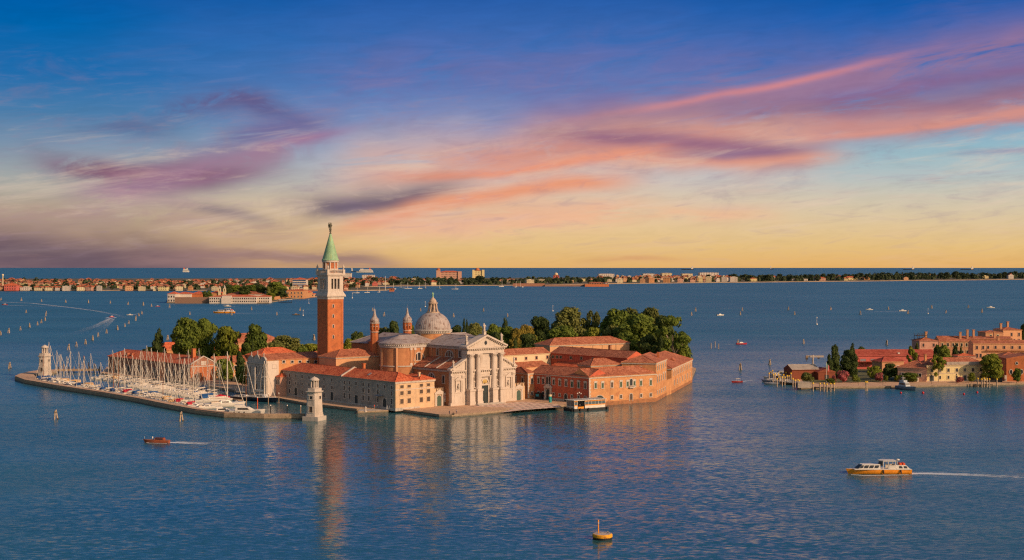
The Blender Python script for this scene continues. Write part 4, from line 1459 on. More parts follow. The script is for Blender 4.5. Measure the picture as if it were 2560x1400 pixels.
for i in range(7):
    eb.winl('right', 8 + i * 8.2, 3.4, 2.2, 1.1)
eb.chimney(14, 10, 13, 17.6, .45, brick, False)
eb.part('dormer', tiles_old, lambda mb: mb.slab([(17.5, 13.6), (19.5, 14.6), (21.0, 13.3)], 28, 33))
eb.part('wet_base', MATS['salt_stained_brick'], lambda mb: mb.box(.3, 24.07, .1, 64.9, -.4, 1.3))
tb.part('wet_base', MATS['salt_stained_brick'], lambda mb: mb.box(1, 15.07, 1, 27.9, -.4, 1.5))
D_ = C_ + Vector((math.sin(R(16)) * 28, math.cos(R(16)) * 28, 0))
mb = MB()
dd = (E_ - D_)
mb.box(.05, dd.length - .05, 0, .6, -.5, 6.8)
mb.box(.0, dd.length, -.1, .7, 6.8, 7.1)
o = mb.build('garden_wall', orange_pl, None, (D_.x, D_.y, 0), math.atan2(dd.y, dd.x))
tag(o, 'plain orange wall joining the tall block to the waterside range', 'wall')

# cloister ranges behind
KC = Vector((19.0, 661.0, 0))
un, vn = Vector((UX, UY, 0)), Vector((-UY, UX, 0))
wr = Bld('cloister_range', 'cream cloister range with brown roof seen right of the church front', KC - un * 36, UA, 36.0, 11, 16.0, 18.6, cream_pl, tiles_old, hip=(0, 0), over=.4)
for x in (20, 230, 440, 648, 865):
    wr.win('front', 1260 + x / 8, 820 + (610 - x * .07) / 8, 820 + (655 - x * .05) / 8, 1.3, frame=rose_pl)
rr = Bld('cloister_range', 'red cloister range with a long brown roof and dark green shutters', KC, R(-48.5), 52, 12, 16.05, 19.0, red_pl, tiles_old, hip=(0, 0), over=.4)
for x in (980, 1065, 1137, 1340, 1550, 1780):
    rr.win('front', 1260 + x / 8, 820 + (545 + (x - 980) * .06) / 8, 820 + (600 + (x - 980) * .06) / 8, 1.4, frame=rose_pl, pane=green_shutter)


def leanto(b_, x0, x1, d, z0, z1, m_, wall):
    mb = MB()
    mb.face([(x0, -d, z0), (x1, -d, z0), (x1, -.02, z1), (x0, -.02, z1)], 0)
    mb.face([(x0, -d, z0), (x0, -.02, z1), (x0, -.02, z0 - .3), (x0, -d, z0 - .3)], 0)
    mb.face([(x1, -d, z0 - .3), (x1, -.02, z0 - .3), (x1, -.02, z1), (x1, -d, z0)], 0)
    mb.face([(x0, -d, z0 - .3), (x1, -d, z0 - .3), (x1, -d, z0), (x0, -d, z0)], 0)
    mb.build('lean_to_roof', [m_], b_.t)
    mb = MB()
    mb.box(x0 + .1, x1 - .1, -d + .4, -.03, 1, z0 - .31)
    mb.build('arcade_wall', wall, b_.t)


leanto(wr, 0, 30, 6, 10.6, 12.6, tiles_old, peach_pl)
leanto(rr, 6, 46, 6, 10.4, 12.4, tiles, rose_pl)
for i in range(7):
    window(rr.t, (9 + i * 5, -5.62, 4.8), 0, 2.2, 2.6, 'arch', stone, dark_pane)
sb = Bld('small_hall', 'small hipped-roof block rising between the red range and the cloister', Vector((35.5, 604.7, 0)), R(31), 16.3, 10.5, 14.0, 16.7, orange_pl, tiles_old, hip=(1, 1), cornice=stone_dim)
lh = Bld('long_hall', 'long peach hall with a hipped roof in front of the park trees', Vector((20.0, 709.0, 0)), R(30), 51, 15, 17.0, 20.4, peach_pl, tiles_old, hip=(1, 1), cornice=stone_dim)
for x in (14, 27, 33, 42):
    lh.part('drainpipe', brown_shutter, lambda mb, x=x: mb.box(x, x + .14, -.14, 0, 4, 16.2))
for x in (20, 38):
    lh.chimney(x, -.6, 8, 15.6 + (x > 30) * .6, .5, brick_dull, False)
nb = Bld('pale_annex', 'low tiled annex filling the gap behind the corner building roofs', Vector((50.5, 613.0, 0)), R(35), 9, 8, 12.6, 14.4, rust_pl, tiles_old, hip=(1, 1))
nb.winl('front', 4, 9.6, 1.5, 1.2)

# ------------------------------------------------------------------ two stone harbour lights


def lighthouse(label, P, rz, k, zb):
    t = thing('harbour_lighthouse', label, 'lighthouse', (P.x, P.y, zb), rz, 'harbour lighthouses of the marina')
    q = lambda h, c: [(-h, -h + c), (-h + c, -h), (h - c, -h), (h, -h + c), (h, h - c), (h - c, h), (-h + c, h), (-h, h - c)]
    mb = MB()
    mb.prism(q(3.0 * k, 1.1 * k), zb - .4, zb + .7)
    mb.prism(q(2.85 * k, 1.05 * k), zb + .7, zb + 1.4)
    mb.prism(q(2.7 * k, 1.0 * k), zb + 1.4, zb + 9.2 * k, top=q(2.42 * k, .88 * k))
    for i in range(14):     # courses of rusticated stone
        f_ = i / 14
        h = 2.7 - .27 * f_
        z = zb + 1.5 + f_ * 7.6 * k
        mb.prism(q(h * k + .03, 1.0 * k), z, z + .38)
    tw = mb.build('tower', stone, t)
    mb = MB()
    mb.prism(q(2.42 * k, .88 * k), zb + 9.2 * k, zb + 9.7 * k, top=q(3.0 * k, 1.05 * k))
    mb.prism(q(3.0 * k, 1.05 * k), zb + 9.7 * k, zb + 9.95 * k)
    mb.prism(q(2.38 * k, .86 * k), zb + 9.95 * k, zb + 11.1 * k)
    mb.build('cornice', stone, t)
    mb = MB()
    mb.lathe([(1.75 * k, zb + 11.0 * k), (1.75 * k, zb + 11.4 * k)], 16, smooth=False)
    mb.lathe([(.7 * k, zb + 11.1 * k), (.7 * k, zb + 14.1 * k)], 12)
    for i in range(8):
        a = 2 * math.pi * (i + .5) / 8
        mb.tube((1.45 * k * math.cos(a), 1.45 * k * math.sin(a), zb + 11.3 * k), (1.45 * k * math.cos(a), 1.45 * k * math.sin(a), zb + 14.1 * k), .24 * k, .21 * k, 8)
    mb.lathe([(.02, zb + 14.05 * k), (1.9 * k, zb + 14.05 * k), (1.95 * k, zb + 14.5 * k), (1.2 * k, zb + 15.1 * k), (.35 * k, zb + 15.5 * k), (.02, zb + 15.7 * k)], 16, smooth=False)
    mb.build('lantern', stone, t)
    for i in range(2):
        window(t, (0, -2.5 * k, 6.8 * k) if i == 0 else (2.5 * k, 0, 6.8 * k), 0 if i == 0 else math.pi / 2, 1.3, 1.2)
    window(t, (0, -2.72 * k, 1.6), 0, 1.4, 2.2, frame=stone, pane=brown_shutter, name='door')
    return t


P = G(786, 1040, 1.6)
lighthouse('white stone lighthouse at the near end of the breakwater before the grey range', P, R(-22), .96, 1.6)
mb = MB()
mb.box(-3.3, 3.3, -3.3, 3.3, -1.5, 1.61)
tag(mb.build('quay', [stone_dim], None, (P.x, P.y, 0), R(-22)), kind='structure')
P = G(112, 936, 1.6)
lighthouse('white stone lighthouse at the far left tip of the breakwater among masts', P, R(-18), 1.0, 1.6)
# ------------------------------------------------------------------ trees


def leaf_mat(name, a, b, c):
    m_ = bpy.data.materials.new(name)
    m_.use_nodes = True
    t = NT(m_.node_tree)
    pos = t.n('ShaderNodeNewGeometry').outputs['Position']
    rnd = t.n('ShaderNodeObjectInfo').outputs['Random']
    n1 = t.noise(pos, .28, 3, .6)
    n2 = t.noise(pos, 1.7, 2, .6)
    f = t.m('ADD', t.m('MULTIPLY', n1, .55), t.m('MULTIPLY', n2, .3))
    f = t.m('ADD', f, t.m('MULTIPLY', t.m('SUBTRACT', rnd, .5), .16))
    cc = t.ramp(f, [(.28, a + (1,)), (.44, b + (1,)), (.62, c + (1,))])
    d = t.n('ShaderNodeBsdfPrincipled', {'Base Color': cc, 'Roughness': .75, 'Specular IOR Level': .15})
    tr = t.n('ShaderNodeBsdfTranslucent', {'Color': cc})
    mx = t.n('ShaderNodeMixShader', (.18, d.outputs[0], tr.outputs[0]))
    t.n('ShaderNodeOutputMaterial', (mx.outputs[0],))
    return m_


LV = {'green': leaf_mat('broad_leaves', (.055, .08, .014), (.125, .165, .024), (.22, .25, .04)),
      'dark': leaf_mat('dark_needles', (.032, .05, .016), (.065, .09, .022), (.12, .145, .034)),
      'olive': leaf_mat('olive_leaves', (.075, .085, .022), (.14, .15, .036), (.23, .22, .06)),
      'bright': leaf_mat('bright_leaves', (.09, .11, .014), (.2, .22, .024), (.31, .3, .045)),
      'yellow': leaf_mat('flowering_leaves', (.12, .1, .02), (.3, .22, .035), (.44, .3, .06)),
      'pink': leaf_mat('oleander_blossom', (.12, .08, .04), (.46, .11, .12), (.6, .22, .2)),
      'far': leaf_mat('haze_tinted_leaves', (.03, .048, .03), (.055, .075, .036), (.1, .115, .05))}  # far-shore foliage: haze is put into the leaf colour, bluer and darker


def crown_mesh(name, shape, seed, n, size, m_):
    """many small leaf sprays on the shells of clumps that fill the crown; unit height 1 (0..1), unit width 1"""
    rg = random.Random(seed)
    clumps = []
    if shape == 'broad':
        for i in range(38):
            a, h = rg.uniform(0, 6.283), rg.uniform(.18, .9)
            prof = math.sin(math.pi * min(1, max(0, (h - .08) / .98)) ** .8) ** .6
            r = .36 * prof * rg.uniform(.35, 1.0)
            clumps.append((r * math.cos(a), r * math.sin(a), h, rg.uniform(.1, .18), rg.uniform(.08, .13)))
        clumps.append((0, 0, .9, .16, .1))
        clumps.append((0, 0, .55, .3, .28))
    elif shape == 'tall':
        for i in range(22):
            a, h = rg.uniform(0, 6.283), rg.uniform(.08, .92)
            r = .32 * (1 - h * .65) * rg.uniform(.2, 1)
            clumps.append((r * math.cos(a), r * math.sin(a), h, .2 * (1.15 - .75 * h), .1))
        clumps.append((0, 0, .45, .25, .4))
    elif shape == 'column':
        for i in range(14):
            h = .06 + .9 * i / 13
            r = .42 * math.sin(math.pi * (.12 + .83 * h)) ** .7
            clumps.append((rg.uniform(-.08, .08), rg.uniform(-.08, .08), h, max(.1, r), .07))
    elif shape == 'pine':
        for i in range(20):
            a = rg.uniform(0, 6.283)
            r = .4 * rg.uniform(.1, 1) ** .6
            clumps.append((r * math.cos(a), r * math.sin(a), .78 + rg.uniform(-.1, .12) - r * .3, rg.uniform(.12, .2), rg.uniform(.07, .1)))
    elif shape == 'open':
        for i in range(24):
            a, h = rg.uniform(0, 6.283), rg.uniform(.3, .95)
            r = .42 * math.sin(math.pi * (h - .1) / .95) ** .5 * rg.uniform(.5, 1)
            clumps.append((r * math.cos(a), r * math.sin(a), h, rg.uniform(.07, .14), rg.uniform(.06, .1)))
    else:      # bush
        for i in range(12):
            a = rg.uniform(0, 6.283)
            r = .3 * rg.uniform(.1, 1)
            clumps.append((r * math.cos(a), r * math.sin(a), rg.uniform(.3, .75), rg.uniform(.15, .25), rg.uniform(.18, .26)))
    v, f = [], []
    wts = [c[3] ** 2 for c in clumps]
    for i in range(n):
        c = rg.choices(clumps, wts)[0]
        d = Vector((rg.gauss(0, 1), rg.gauss(0, 1), rg.gauss(.25, 1))).normalized()
        rr = rg.uniform(.72, 1.08)
        p = Vector((c[0] + d.x * c[3] * rr, c[1] + d.y * c[3] * rr, c[2] + d.z * c[4] * rr))
        nrm = (d + Vector((rg.uniform(-.7, .7), rg.uniform(-.7, .7), rg.uniform(-.5, .7)))).normalized()
        a = nrm.orthogonal().normalized()
        b = nrm.cross(a)
        t_ = rg.uniform(0, 6.283)
        a, b = a * math.cos(t_) + b * math.sin(t_), b * math.cos(t_) - a * math.sin(t_)
        s_ = size * rg.uniform(.6, 1.35)
        k = len(v)
        v += [p - a * s_, p - b * s_ * .6, p + a * s_, p + b * s_ * .6]
        f.append((k, k + 1, k + 2, k + 3))
    me = bpy.data.meshes.new(name)
    me.from_pydata([tuple(x) for x in v], [], f)
    me.materials.append(m_)
    me.update()
    return me


def trunk_mesh(shape, seed):
    rg = random.Random(seed + 99)
    mb = MB()
    top = {'broad': .75, 'tall': .85, 'column': .9, 'pine': .75, 'open': .7, 'bush': .4}[shape]
    k = .035 if shape != 'open' else .03
    mb.tube((0, 0, -.02), (.01, 0, top * .45), k, k * .7, 7)
    mb.tube((.01, 0, top * .45), (0, .01, top), k * .7, k * .25, 6)
    for i in range(9 if shape in ('open', 'pine') else 5):
        a = rg.uniform(0, 6.283)
        z0 = top * rg.uniform(.3, .7)
        r = rg.uniform(.18, .34)
        mb.tube((0, 0, z0), (r * math.cos(a), r * math.sin(a), min(.92, z0 + rg.uniform(.15, .35))), k * .5, k * .15, 5)
    return mb.mesh('trunk', mat('pale_bark', (.3, .22, .16), .9, .2, 2) if shape == 'open' else bark)


CROWNS = {}


def tree(label, px, ytop, Y, wpx, shape='broad', col_='green', name=None, base=1.2, group=None, seed=0, n=None, cat='tree', z=None, depth=None):
    X = (px - 1280) / F * Y
    h = Zp(ytop, Y) - base
    w_ = wpx / F * Y
    key = (shape, col_, seed % 3)
    if key not in CROWNS:
        cnt = {'broad': 8000, 'tall': 6500, 'column': 2600, 'pine': 2600, 'open': 4500, 'bush': 1800}[shape]
        sz = {'broad': .032, 'tall': .034, 'column': .05, 'pine': .045, 'open': .03, 'bush': .06}[shape]
        CROWNS[key] = (crown_mesh('crown', shape, hash(shape) % 7 + seed % 3 * 11 + len(CROWNS), cnt, sz, LV[col_]), trunk_mesh(shape, seed % 3))
    cm, tm = CROWNS[key]
    t = thing(name or {'broad': 'broadleaf_tree', 'tall': 'poplar_tree', 'column': 'cypress_tree', 'pine': 'pine_tree', 'open': 'open_crowned_tree', 'bush': 'bush'}[shape], label, cat,
              (X, Y, base), random.Random(px * 7.7 + Y).uniform(0, 6.28), group)
    t['base'] = 0.0
    k = {'broad': 1.38, 'tall': 1.5, 'column': 1.1, 'pine': 1.15, 'open': 1.2, 'bush': 1.1}[shape]
    put('crown', cm, t).scale = (w_ * k, w_ * k, h * 1.02)
    put('trunk', tm, t).scale = (min(w_, h * .7), min(w_, h * .7), h)
    return t


random.seed(4)
GP = 'park trees behind the monastery'
for a in [
    ('tall round olive-green tree at the left end of the high park grove', 1420, 772, 800, 82, 'broad', 'olive', 0),
    ('tree with a pale bare trunk in the high grove, left of its middle', 1478, 775, 806, 52, 'open', 'olive', 1),
    ('dark green broad tree in the middle of the high park grove', 1535, 774, 790, 74, 'broad', 'green', 1),
    ('brownish tree crown peeping over the middle of the high grove', 1572, 772, 830, 48, 'broad', 'olive', 2),
    ('largest bright green tree right behind the long peach hall', 1590, 786, 752, 104, 'broad', 'green', 2),
    ('tall tree at the back right of the high park grove', 1625, 773, 806, 62, 'broad', 'olive', 0),
    ('dark tree between the bright green tree and the pale-trunked one', 1655, 792, 775, 62, 'broad', 'dark', 1),
    ('wide tree with pale forked trunks overhanging the water at the right', 1682, 796, 722, 82, 'open', 'green', 0),
    ('low leafy tree at the far right water edge under the pale-trunked tree', 1704, 830, 740, 42, 'broad', 'green', 1),
    ('yellow-green bush at the right water edge behind the waterside range', 1708, 868, 700, 34, 'bush', 'bright', 0),
    ('dark round tree just left of the high grove', 1353, 794, 800, 60, 'broad', 'dark', 2),
    ('broad dark tree above the left end of the long hall roof', 1408, 816, 768, 78, 'broad', 'green', 0),
    ('light green tree just behind the long hall ridge', 1480, 820, 765, 46, 'broad', 'bright', 1),
    ('olive tree behind the long hall, left of the bright green tree', 1528, 815, 768, 54, 'broad', 'olive', 1),
    ('green tree at the right end of the long hall', 1570, 832, 742, 58, 'broad', 'green', 1),
    ('dark tree at the foot of the bright green tree', 1625, 838, 728, 60, 'broad', 'dark', 0),
    ('dark cypress beside the right end of the long hall', 1652, 842, 716, 20, 'column', 'dark', 0),
    ('yellow flowering tree left of the long hall roof', 1318, 815, 790, 44, 'broad', 'yellow', 0),
    ('yellow flowering bush tree above the cream cloister range', 1290, 822, 775, 34, 'broad', 'yellow', 1),
    ('dark green tree directly left of the long hall', 1322, 836, 745, 54, 'broad', 'dark', 1),
    ('green tree behind the right pediment statue of the church', 1272, 818, 800, 52, 'broad', 'green', 2),
    ('narrow cypress just left of the long hall', 1288, 850, 730, 16, 'column', 'dark', 1),
    ('dark conifer cluster rising at the middle of the low park', 1262, 799, 815, 22, 'column', 'dark', 2),
    ('small dark cypress pair partner, right of the dome', 1168, 803, 790, 11, 'column', 'dark', 0),
    ('small dark cypress closest to the right side of the dome', 1160, 802, 790, 12, 'column', 'dark', 1),
    ('dark round tree immediately right of the dome', 1144, 814, 800, 42, 'broad', 'dark', 0),
    ('olive tree between the dome and the apex statue', 1190, 809, 800, 46, 'broad', 'olive', 1),
    ('green tree just right of the apex statue', 1232, 812, 800, 46, 'broad', 'green', 0),
    ('low olive-yellow tree behind the nave roof', 1180, 826, 770, 44, 'broad', 'olive', 0),
    ('dark green tree behind the church pediment', 1240, 832, 765, 46, 'broad', 'dark', 2),
    ('dark umbrella pine between the bell tower and the choir roof', 897, 821, 775, 34, 'pine', 'dark', 0),
    ('bright low tree at the right foot of the bell tower', 871, 848, 740, 36, 'broad', 'bright', 0),
    ('olive tree behind the choir between the two bell turrets', 962, 819, 810, 36, 'broad', 'olive', 2),
    ('round dark pine between the two bell turrets', 982, 805, 800, 36, 'broad', 'dark', 1),
    ('green tree between the right turret and the dome', 1029, 814, 800, 26, 'broad', 'green', 1),
]:
    tree(a[0], a[1], a[2], a[3], a[4], a[5], a[6], seed=a[7], group=GP)
GM = 'trees behind the marina'
for a in [
    ('slim dark tree standing alone left of the large marina trees', 397, 822, 752, 36, 'tall', 'dark', 0),
    ('largest tree left of the bell tower, its left crown', 466, 797, 748, 68, 'broad', 'green', 0),
    ('right-hand crown of the large double tree behind the warehouse', 508, 798, 752, 62, 'broad', 'green', 1),
    ('rounded green tree between the large double tree and the conical one', 568, 818, 742, 64, 'broad', 'bright', 2),
    ('big conical dark green tree behind the scalloped front', 639, 811, 738, 70, 'tall', 'green', 1),
    ('small green tree at the left foot of the conical tree', 617, 858, 722, 28, 'broad', 'green', 2),
    ('little cypress standing before the conical tree', 631, 857, 715, 12, 'column', 'dark', 2),
    ('wide olive-brown tree between the conical tree and bell tower', 712, 840, 790, 70, 'broad', 'olive', 1),
    ('brownish low tree right of the conical tree', 685, 855, 770, 36, 'broad', 'olive', 2),
    ('flat umbrella pine just left of the bell tower', 772, 853, 790, 50, 'pine', 'bright', 1),
    ('low bush tree under the umbrella pine', 757, 866, 770, 30, 'broad', 'green', 0),
    ('dark bush in front of the low range right of the gable', 560, 898, 662, 44, 'broad', 'green', 1),
    ('twin dark cypress left of the scalloped front', 601, 882, 668, 26, 'column', 'dark', 0),
    ('small dark cypress beside the brick gable hall', 578, 889, 672, 10, 'column', 'dark', 1),
    ('leafy bush at the left foot of the scalloped front', 606, 916, 645, 32, 'broad', 'green', 2),
    ('low hedge-like tree left of the slim dark tree', 372, 868, 760, 34, 'broad', 'bright', 1),
]:
    tree(a[0], a[1], a[2], a[3], a[4], a[5], a[6], seed=a[7], group=GM)


def leaf_mass(name, spots, n, size, m_, seed):
    """ground cover too dense to count: leaf sprays heaped over many low mounds"""
    rg = random.Random(seed)
    v, f = [], []
    for x, y, z, rx, rz in spots:
        for i in range(n):
            d = Vector((rg.gauss(0, 1), rg.gauss(0, 1), abs(rg.gauss(0, 1)))).normalized()
            p = Vector((x + d.x * rx * rg.uniform(.7, 1.1), y + d.y * rx * rg.uniform(.7, 1.1), z + d.z * rz * rg.uniform(.7, 1.1)))
            nr = (d + Vector((rg.uniform(-.6, .6), rg.uniform(-.6, .6), rg.uniform(-.3, .6)))).normalized()
            a = nr.orthogonal().normalized()
            b = nr.cross(a)
            s_ = size * rg.uniform(.6, 1.3)
            k = len(v)
            v += [p - a * s_, p - b * s_ * .7, p + a * s_, p + b * s_ * .7]
            f.append((k, k + 1, k + 2, k + 3))
    me = bpy.data.meshes.new(name)
    me.from_pydata([tuple(q) for q in v], [], f)
    me.materials.append(m_)
    return tag(put(name, me), kind='stuff')


rg = random.Random(8)
sp = []
for i in range(230):
    px = rg.uniform(1125, 1715)
    Y = rg.uniform(745, 835)
    if px < 1380 or Y > 770:
        sp.append(((px - 1280) / F * Y, Y, 1, rg.uniform(4, 7.5), rg.uniform(9, 17) if px < 1380 else rg.uniform(7, 14)))
for i in range(60):
    px = rg.uniform(300, 800)
    Y = rg.uniform(770, 850)
    sp.append(((px - 1280) / F * Y, Y, 1, rg.uniform(3, 5), rg.uniform(3, 6)))
leaf_mass('shrubbery', sp, 170, .7, LV['green'], 5)
# ------------------------------------------------------------------ boats


def hull_mb(mb, Ln, B, fb, mi=0, deck=1, bow=.35, stern=.82, rake=.6, draft=.5, sheer=.35, n=14):
    """lofted hull: x forward, waterline at z=0"""
    rows = []
    gun = []
    for i in range(n + 1):
        t_ = i / n
        x = -Ln / 2 + Ln * t_
        wd = B / 2 * (stern + (1 - stern) * math.sin(min(1, t_ / .45) * math.pi / 2)) * (1 - max(0, (t_ - .5) / .5) ** 2.2)
        wd = max(.02, wd)
        z = fb * (1 + sheer * max(0, t_ - .3) ** 1.5)
        xr = rake * max(0, t_ - .75) / .25
        L_ = [(x + xr, wd, z), (x + xr * .6, wd * .96, z * .5), (x + xr * .2, wd * .78, 0), (x, .01, -draft)]
        R_ = [(a, -b, c) for a, b, c in L_[::-1]]
        rows.append(L_ + R_)
        gun.append(((x + xr, wd, z), (x + xr, -wd, z)))
    mb.grid(rows, mi, False, True)
    mb.face(rows[0][::-1], mi)
    for i in range(n):
        mb.face([gun[i][1], gun[i + 1][1], gun[i + 1][0], gun[i][0]], deck)
    return gun


def sail_proto():
    P = {}
    for key, m_ in (('white', white_paint), ('navy', navy), ('wood', wood_mast)):
        mb = MB()
        hull_mb(mb, 10.6, 3.3, 1.05)
        P['hull', key] = mb.mesh('hull', [m_, white_paint])
    mb = MB()
    mb.prism([(-1.2, -1.0), (2.2, -.7), (2.2, .7), (-1.2, 1.0)], 1.05, 1.75, 0, top=[(-1.0, -.8), (1.4, -.5), (1.4, .5), (-1.0, .8)])
    mb.box(-3.6, -1.25, -1.1, 1.1, 1.1, 1.4)
    mb.box(-3.5, -1.3, -.75, .75, 1.4, 1.45, 1)
    for s_ in (-1, 1):
        mb.slab([(-.8, 1.25), (1.2, 1.25), (1.0, 1.55), (-.8, 1.55)], s_ * .93 - .03, s_ * .93 + .03, 2)
    P['cabin'] = mb.mesh('cabin', [white_paint, tan_cv, dark_pane])
    for key, m_ in (('alu', mast_mt), ('wood', wood_mast)):
        mb = MB()
        mb.tube((.9, 0, 0), (.9, 0, 15), .14, .1, 6)
        P['mast', key] = mb.mesh('mast', m_)
    mb = MB()
    for s_ in (-1, 1):
        mb.tube((.9, 0, 9.3), (.9, s_ * 1.0, 9.0), .05, .05, 4)
    P['spreader'] = mb.mesh('spreader', mast_mt)
    mb = MB()
    mb.tube((5.3, 0, 1.1), (.9, 0, 14.5), .1, .07, 6)
    P['jib'] = mb.mesh('furled_jib', white_cv)
    mb = MB()
    mb.tube((-5.1, 0, 1.1), (.9, 0, 14.9), .025, .025, 3)
    for s_ in (-1, 1):
        mb.tube((.7, s_ * 1.5, 1.1), (.9, s_ * 1.0, 9.0), .022, .022, 3)
        mb.tube((.9, s_ * 1.0, 9.0), (.9, 0, 14.7), .022, .022, 3)
    P['stays'] = mb.mesh('stays', mast_mt)
    mb = MB()
    mb.tube((.8, 0, 2.35), (-3.9, 0, 2.3), .09, .08, 6)
    P['boom'] = mb.mesh('boom', mast_mt)
    for key, m_ in (('white', white_cv), ('blue', blue_cv), ('red', red_cv), ('tan', tan_cv)):
        mb = MB()
        mb.lathe([(.02, 0), (.3, .2), (.26, 2.4), (.14, 4.4), (.02, 4.6)], 8)
        for i, (x, y, z) in enumerate(mb.v):
            mb.v[i] = (.75 - z, y * .75, 2.55 + x * 1.1)
        P['cover', key] = mb.mesh('sail_cover', m_)
        mb = MB()
        n = 8
        rows = [[(-3.4 + 2.2 * k, 1.25 * math.cos(math.pi * j / n), 1.5 + .9 * math.sin(math.pi * j / n)) for j in range(n + 1)] for k in (0, 1)]
        mb.grid(rows, 0, False, True)
        mb.face(rows[0][::-1])
        mb.face(rows[1])
        P['hood', key] = mb.mesh('sprayhood', m_)
        mb = MB()
        mb.slab([(-4.4, 1.3), (-4.4, 1.9), (0, 2.9), (4.4, 1.9), (4.6, 1.3)], -.04, .04)
        mb.v = []
        mb.f, mb.m, mb.sm = [], [], []
        rows = [[(-4.4, -1.2, 1.2), (-4.4, 0, 1.9), (-4.4, 1.2, 1.2)], [(0, -1.6, 1.3), (0, 0, 3.0), (0, 1.6, 1.3)], [(4.5, -.4, 1.4), (4.5, 0, 1.9), (4.5, .4, 1.4)]]
        mb.grid(rows, 0, False, False)
        P['tent', key] = mb.mesh('boat_cover', m_)
    return P


SP = sail_proto()
CV = {'white': 'white', 'blue': 'blue', 'red': 'red', 'tan': 'tan'}


def sailboat(label, p, rz, mh, cover='white', mast='alu', hull='white', s_=1.0, group=None, tent=False, name='sailboat'):
    t = thing(name, label, 'sailboat' if mh else 'boat', (p.x, p.y, 0), rz, group)
    t.scale = (s_, s_, s_)
    put('hull', SP['hull', hull], t)
    if tent:
        put('boat_cover', SP['tent', cover], t)
    else:
        put('cabin', SP['cabin'], t)
    if mh:
        for nm, k in (('mast', ('mast', mast)), ('spreader', 'spreader'), ('stays', 'stays'), ('furled_jib', 'jib')):
            o = put(nm, SP[k], t)
            o.scale = (1, 1, mh / s_ / 15)
        put('boom', SP['boom'], t)
        if not tent:
            put('sail_cover', SP['cover', cover], t)
            if cover != 'white':
                put('sprayhood', SP['hood', cover], t)
    return t


rg = random.Random(21)
DESC = {'white': 'with a white sail cover', 'blue': 'with a blue sail cover', 'red': 'with a red sail cover', 'tan': 'with a tan sail cover'}


def along(pts, s_):
    for a, b in zip(pts, pts[1:]):
        d = (b - a).length
        if s_ <= d:
            return a + (b - a) * (s_ / d), (b - a).normalized()
        s_ -= d
    return pts[-1], (pts[-1] - pts[-2]).normalized()


GO = 'boats moored along the breakwater'
s_, i = 10.0, 0
tot = sum((b - a).length for a, b in zip(outer, outer[1:]))
while s_ < tot - 66 and i < 60:
    p, d = along(outer, s_)
    i += 1
    nrm = Vector((-d.y, d.x, 0))
    k = rg.uniform(.85, 1.1)
    q = p + nrm * (7.2 + 5.4 * k)
    cov = rg.choices(['white', 'blue', 'red', 'tan'], [8, 2, .5, 2])[0]
    r = rg.random()
    mh = rg.uniform(12, 18) if r < .74 else 0
    mast = 'wood' if rg.random() < .1 else 'alu'
    if i in (4, 5):
        mh, mast, cov = (20.5, 'alu', 'white') if i == 5 else (18.5, 'alu', 'white')
    tent = mh == 0 and rg.random() < .6
    rz = math.atan2(nrm.y, nrm.x) + rg.uniform(-.06, .06) + (math.pi if rg.random() < .3 else 0)
    hl = rg.choices([('white sailboat', 'white boat', 'white'), ('navy sailboat', 'navy boat', 'navy'), ('brown-hulled sailboat', 'brown-hulled boat', 'wood')], [10, 1.3, .7])[0]
    if mh:
        lab = f'{"wood-masted" if mast == "wood" else "white"} sailboat {DESC[cov]}, {nth(i)} from the left along the breakwater'
    else:
        lab = f'mastless white boat {"under a " + cov + " cover" if tent else "without cover"}, {nth(i)} from the left along the breakwater'
    sailboat(lab.replace('white sailboat', hl[0]).replace('white boat', hl[1]), q, rz, mh, cov, mast, hl[2], k, GO, tent)
    s_ += rg.uniform(3.9, 5.0) * (1.0 + .25 * (s_ > 200))
GI = 'boats moored before the brick warehouse'
a, b = G(300, 944), G(600, 985)
L_ = (b - a).length
d = (b - a).normalized()
nrm = Vector((d.y, -d.x, 0))
s_, i = 0.0, 0
while s_ < L_:
    i += 1
    k = rg.uniform(.85, 1.15)
    q = a + d * s_ + nrm * (4.5 + 5.3 * k)
    cov = rg.choices(['white', 'blue', 'tan'], [9, 1.5, 1.5])[0]
    mh = rg.uniform(14, 21) if rg.random() < .72 else 0
    mast = 'wood' if rg.random() < .06 else 'alu'
    rz = math.atan2(nrm.y, nrm.x) + rg.uniform(-.05, .05) + (math.pi if rg.random() < .75 else 0)
    if mh:
        lab = f'{"wood-masted" if mast == "wood" else "white"} sailboat {DESC[cov]}, {nth(i)} from the left before the warehouse'
    else:
        lab = f'mastless white boat, {nth(i)} from the left before the warehouse'
    sailboat(lab, q, rz, mh, cov, mast, 'white', k, GI)
    s_ += rg.uniform(4.1, 5.3)
GC = 'boats at the middle pontoon of the marina'
a, b = G(345, 966), G(560, 1004)
L_ = (b - a).length
d = (b - a).normalized()
nrm = Vector((d.y, -d.x, 0))
mb = MB()
mb.tube((0, 0, 0), (0, 0, .1), .1)
mb = MB()
mb.box(-2, L_ + 2, -1.0, 1.0, -.2, .55)
tag(mb.build('pontoon', wood, None, (a.x + nrm.x * -6.6, a.y + nrm.y * -6.6, 0), math.atan2(d.y, d.x)), 'long floating wooden pontoon between the rows of yachts', 'pontoon')
s_, i = 0.0, 0
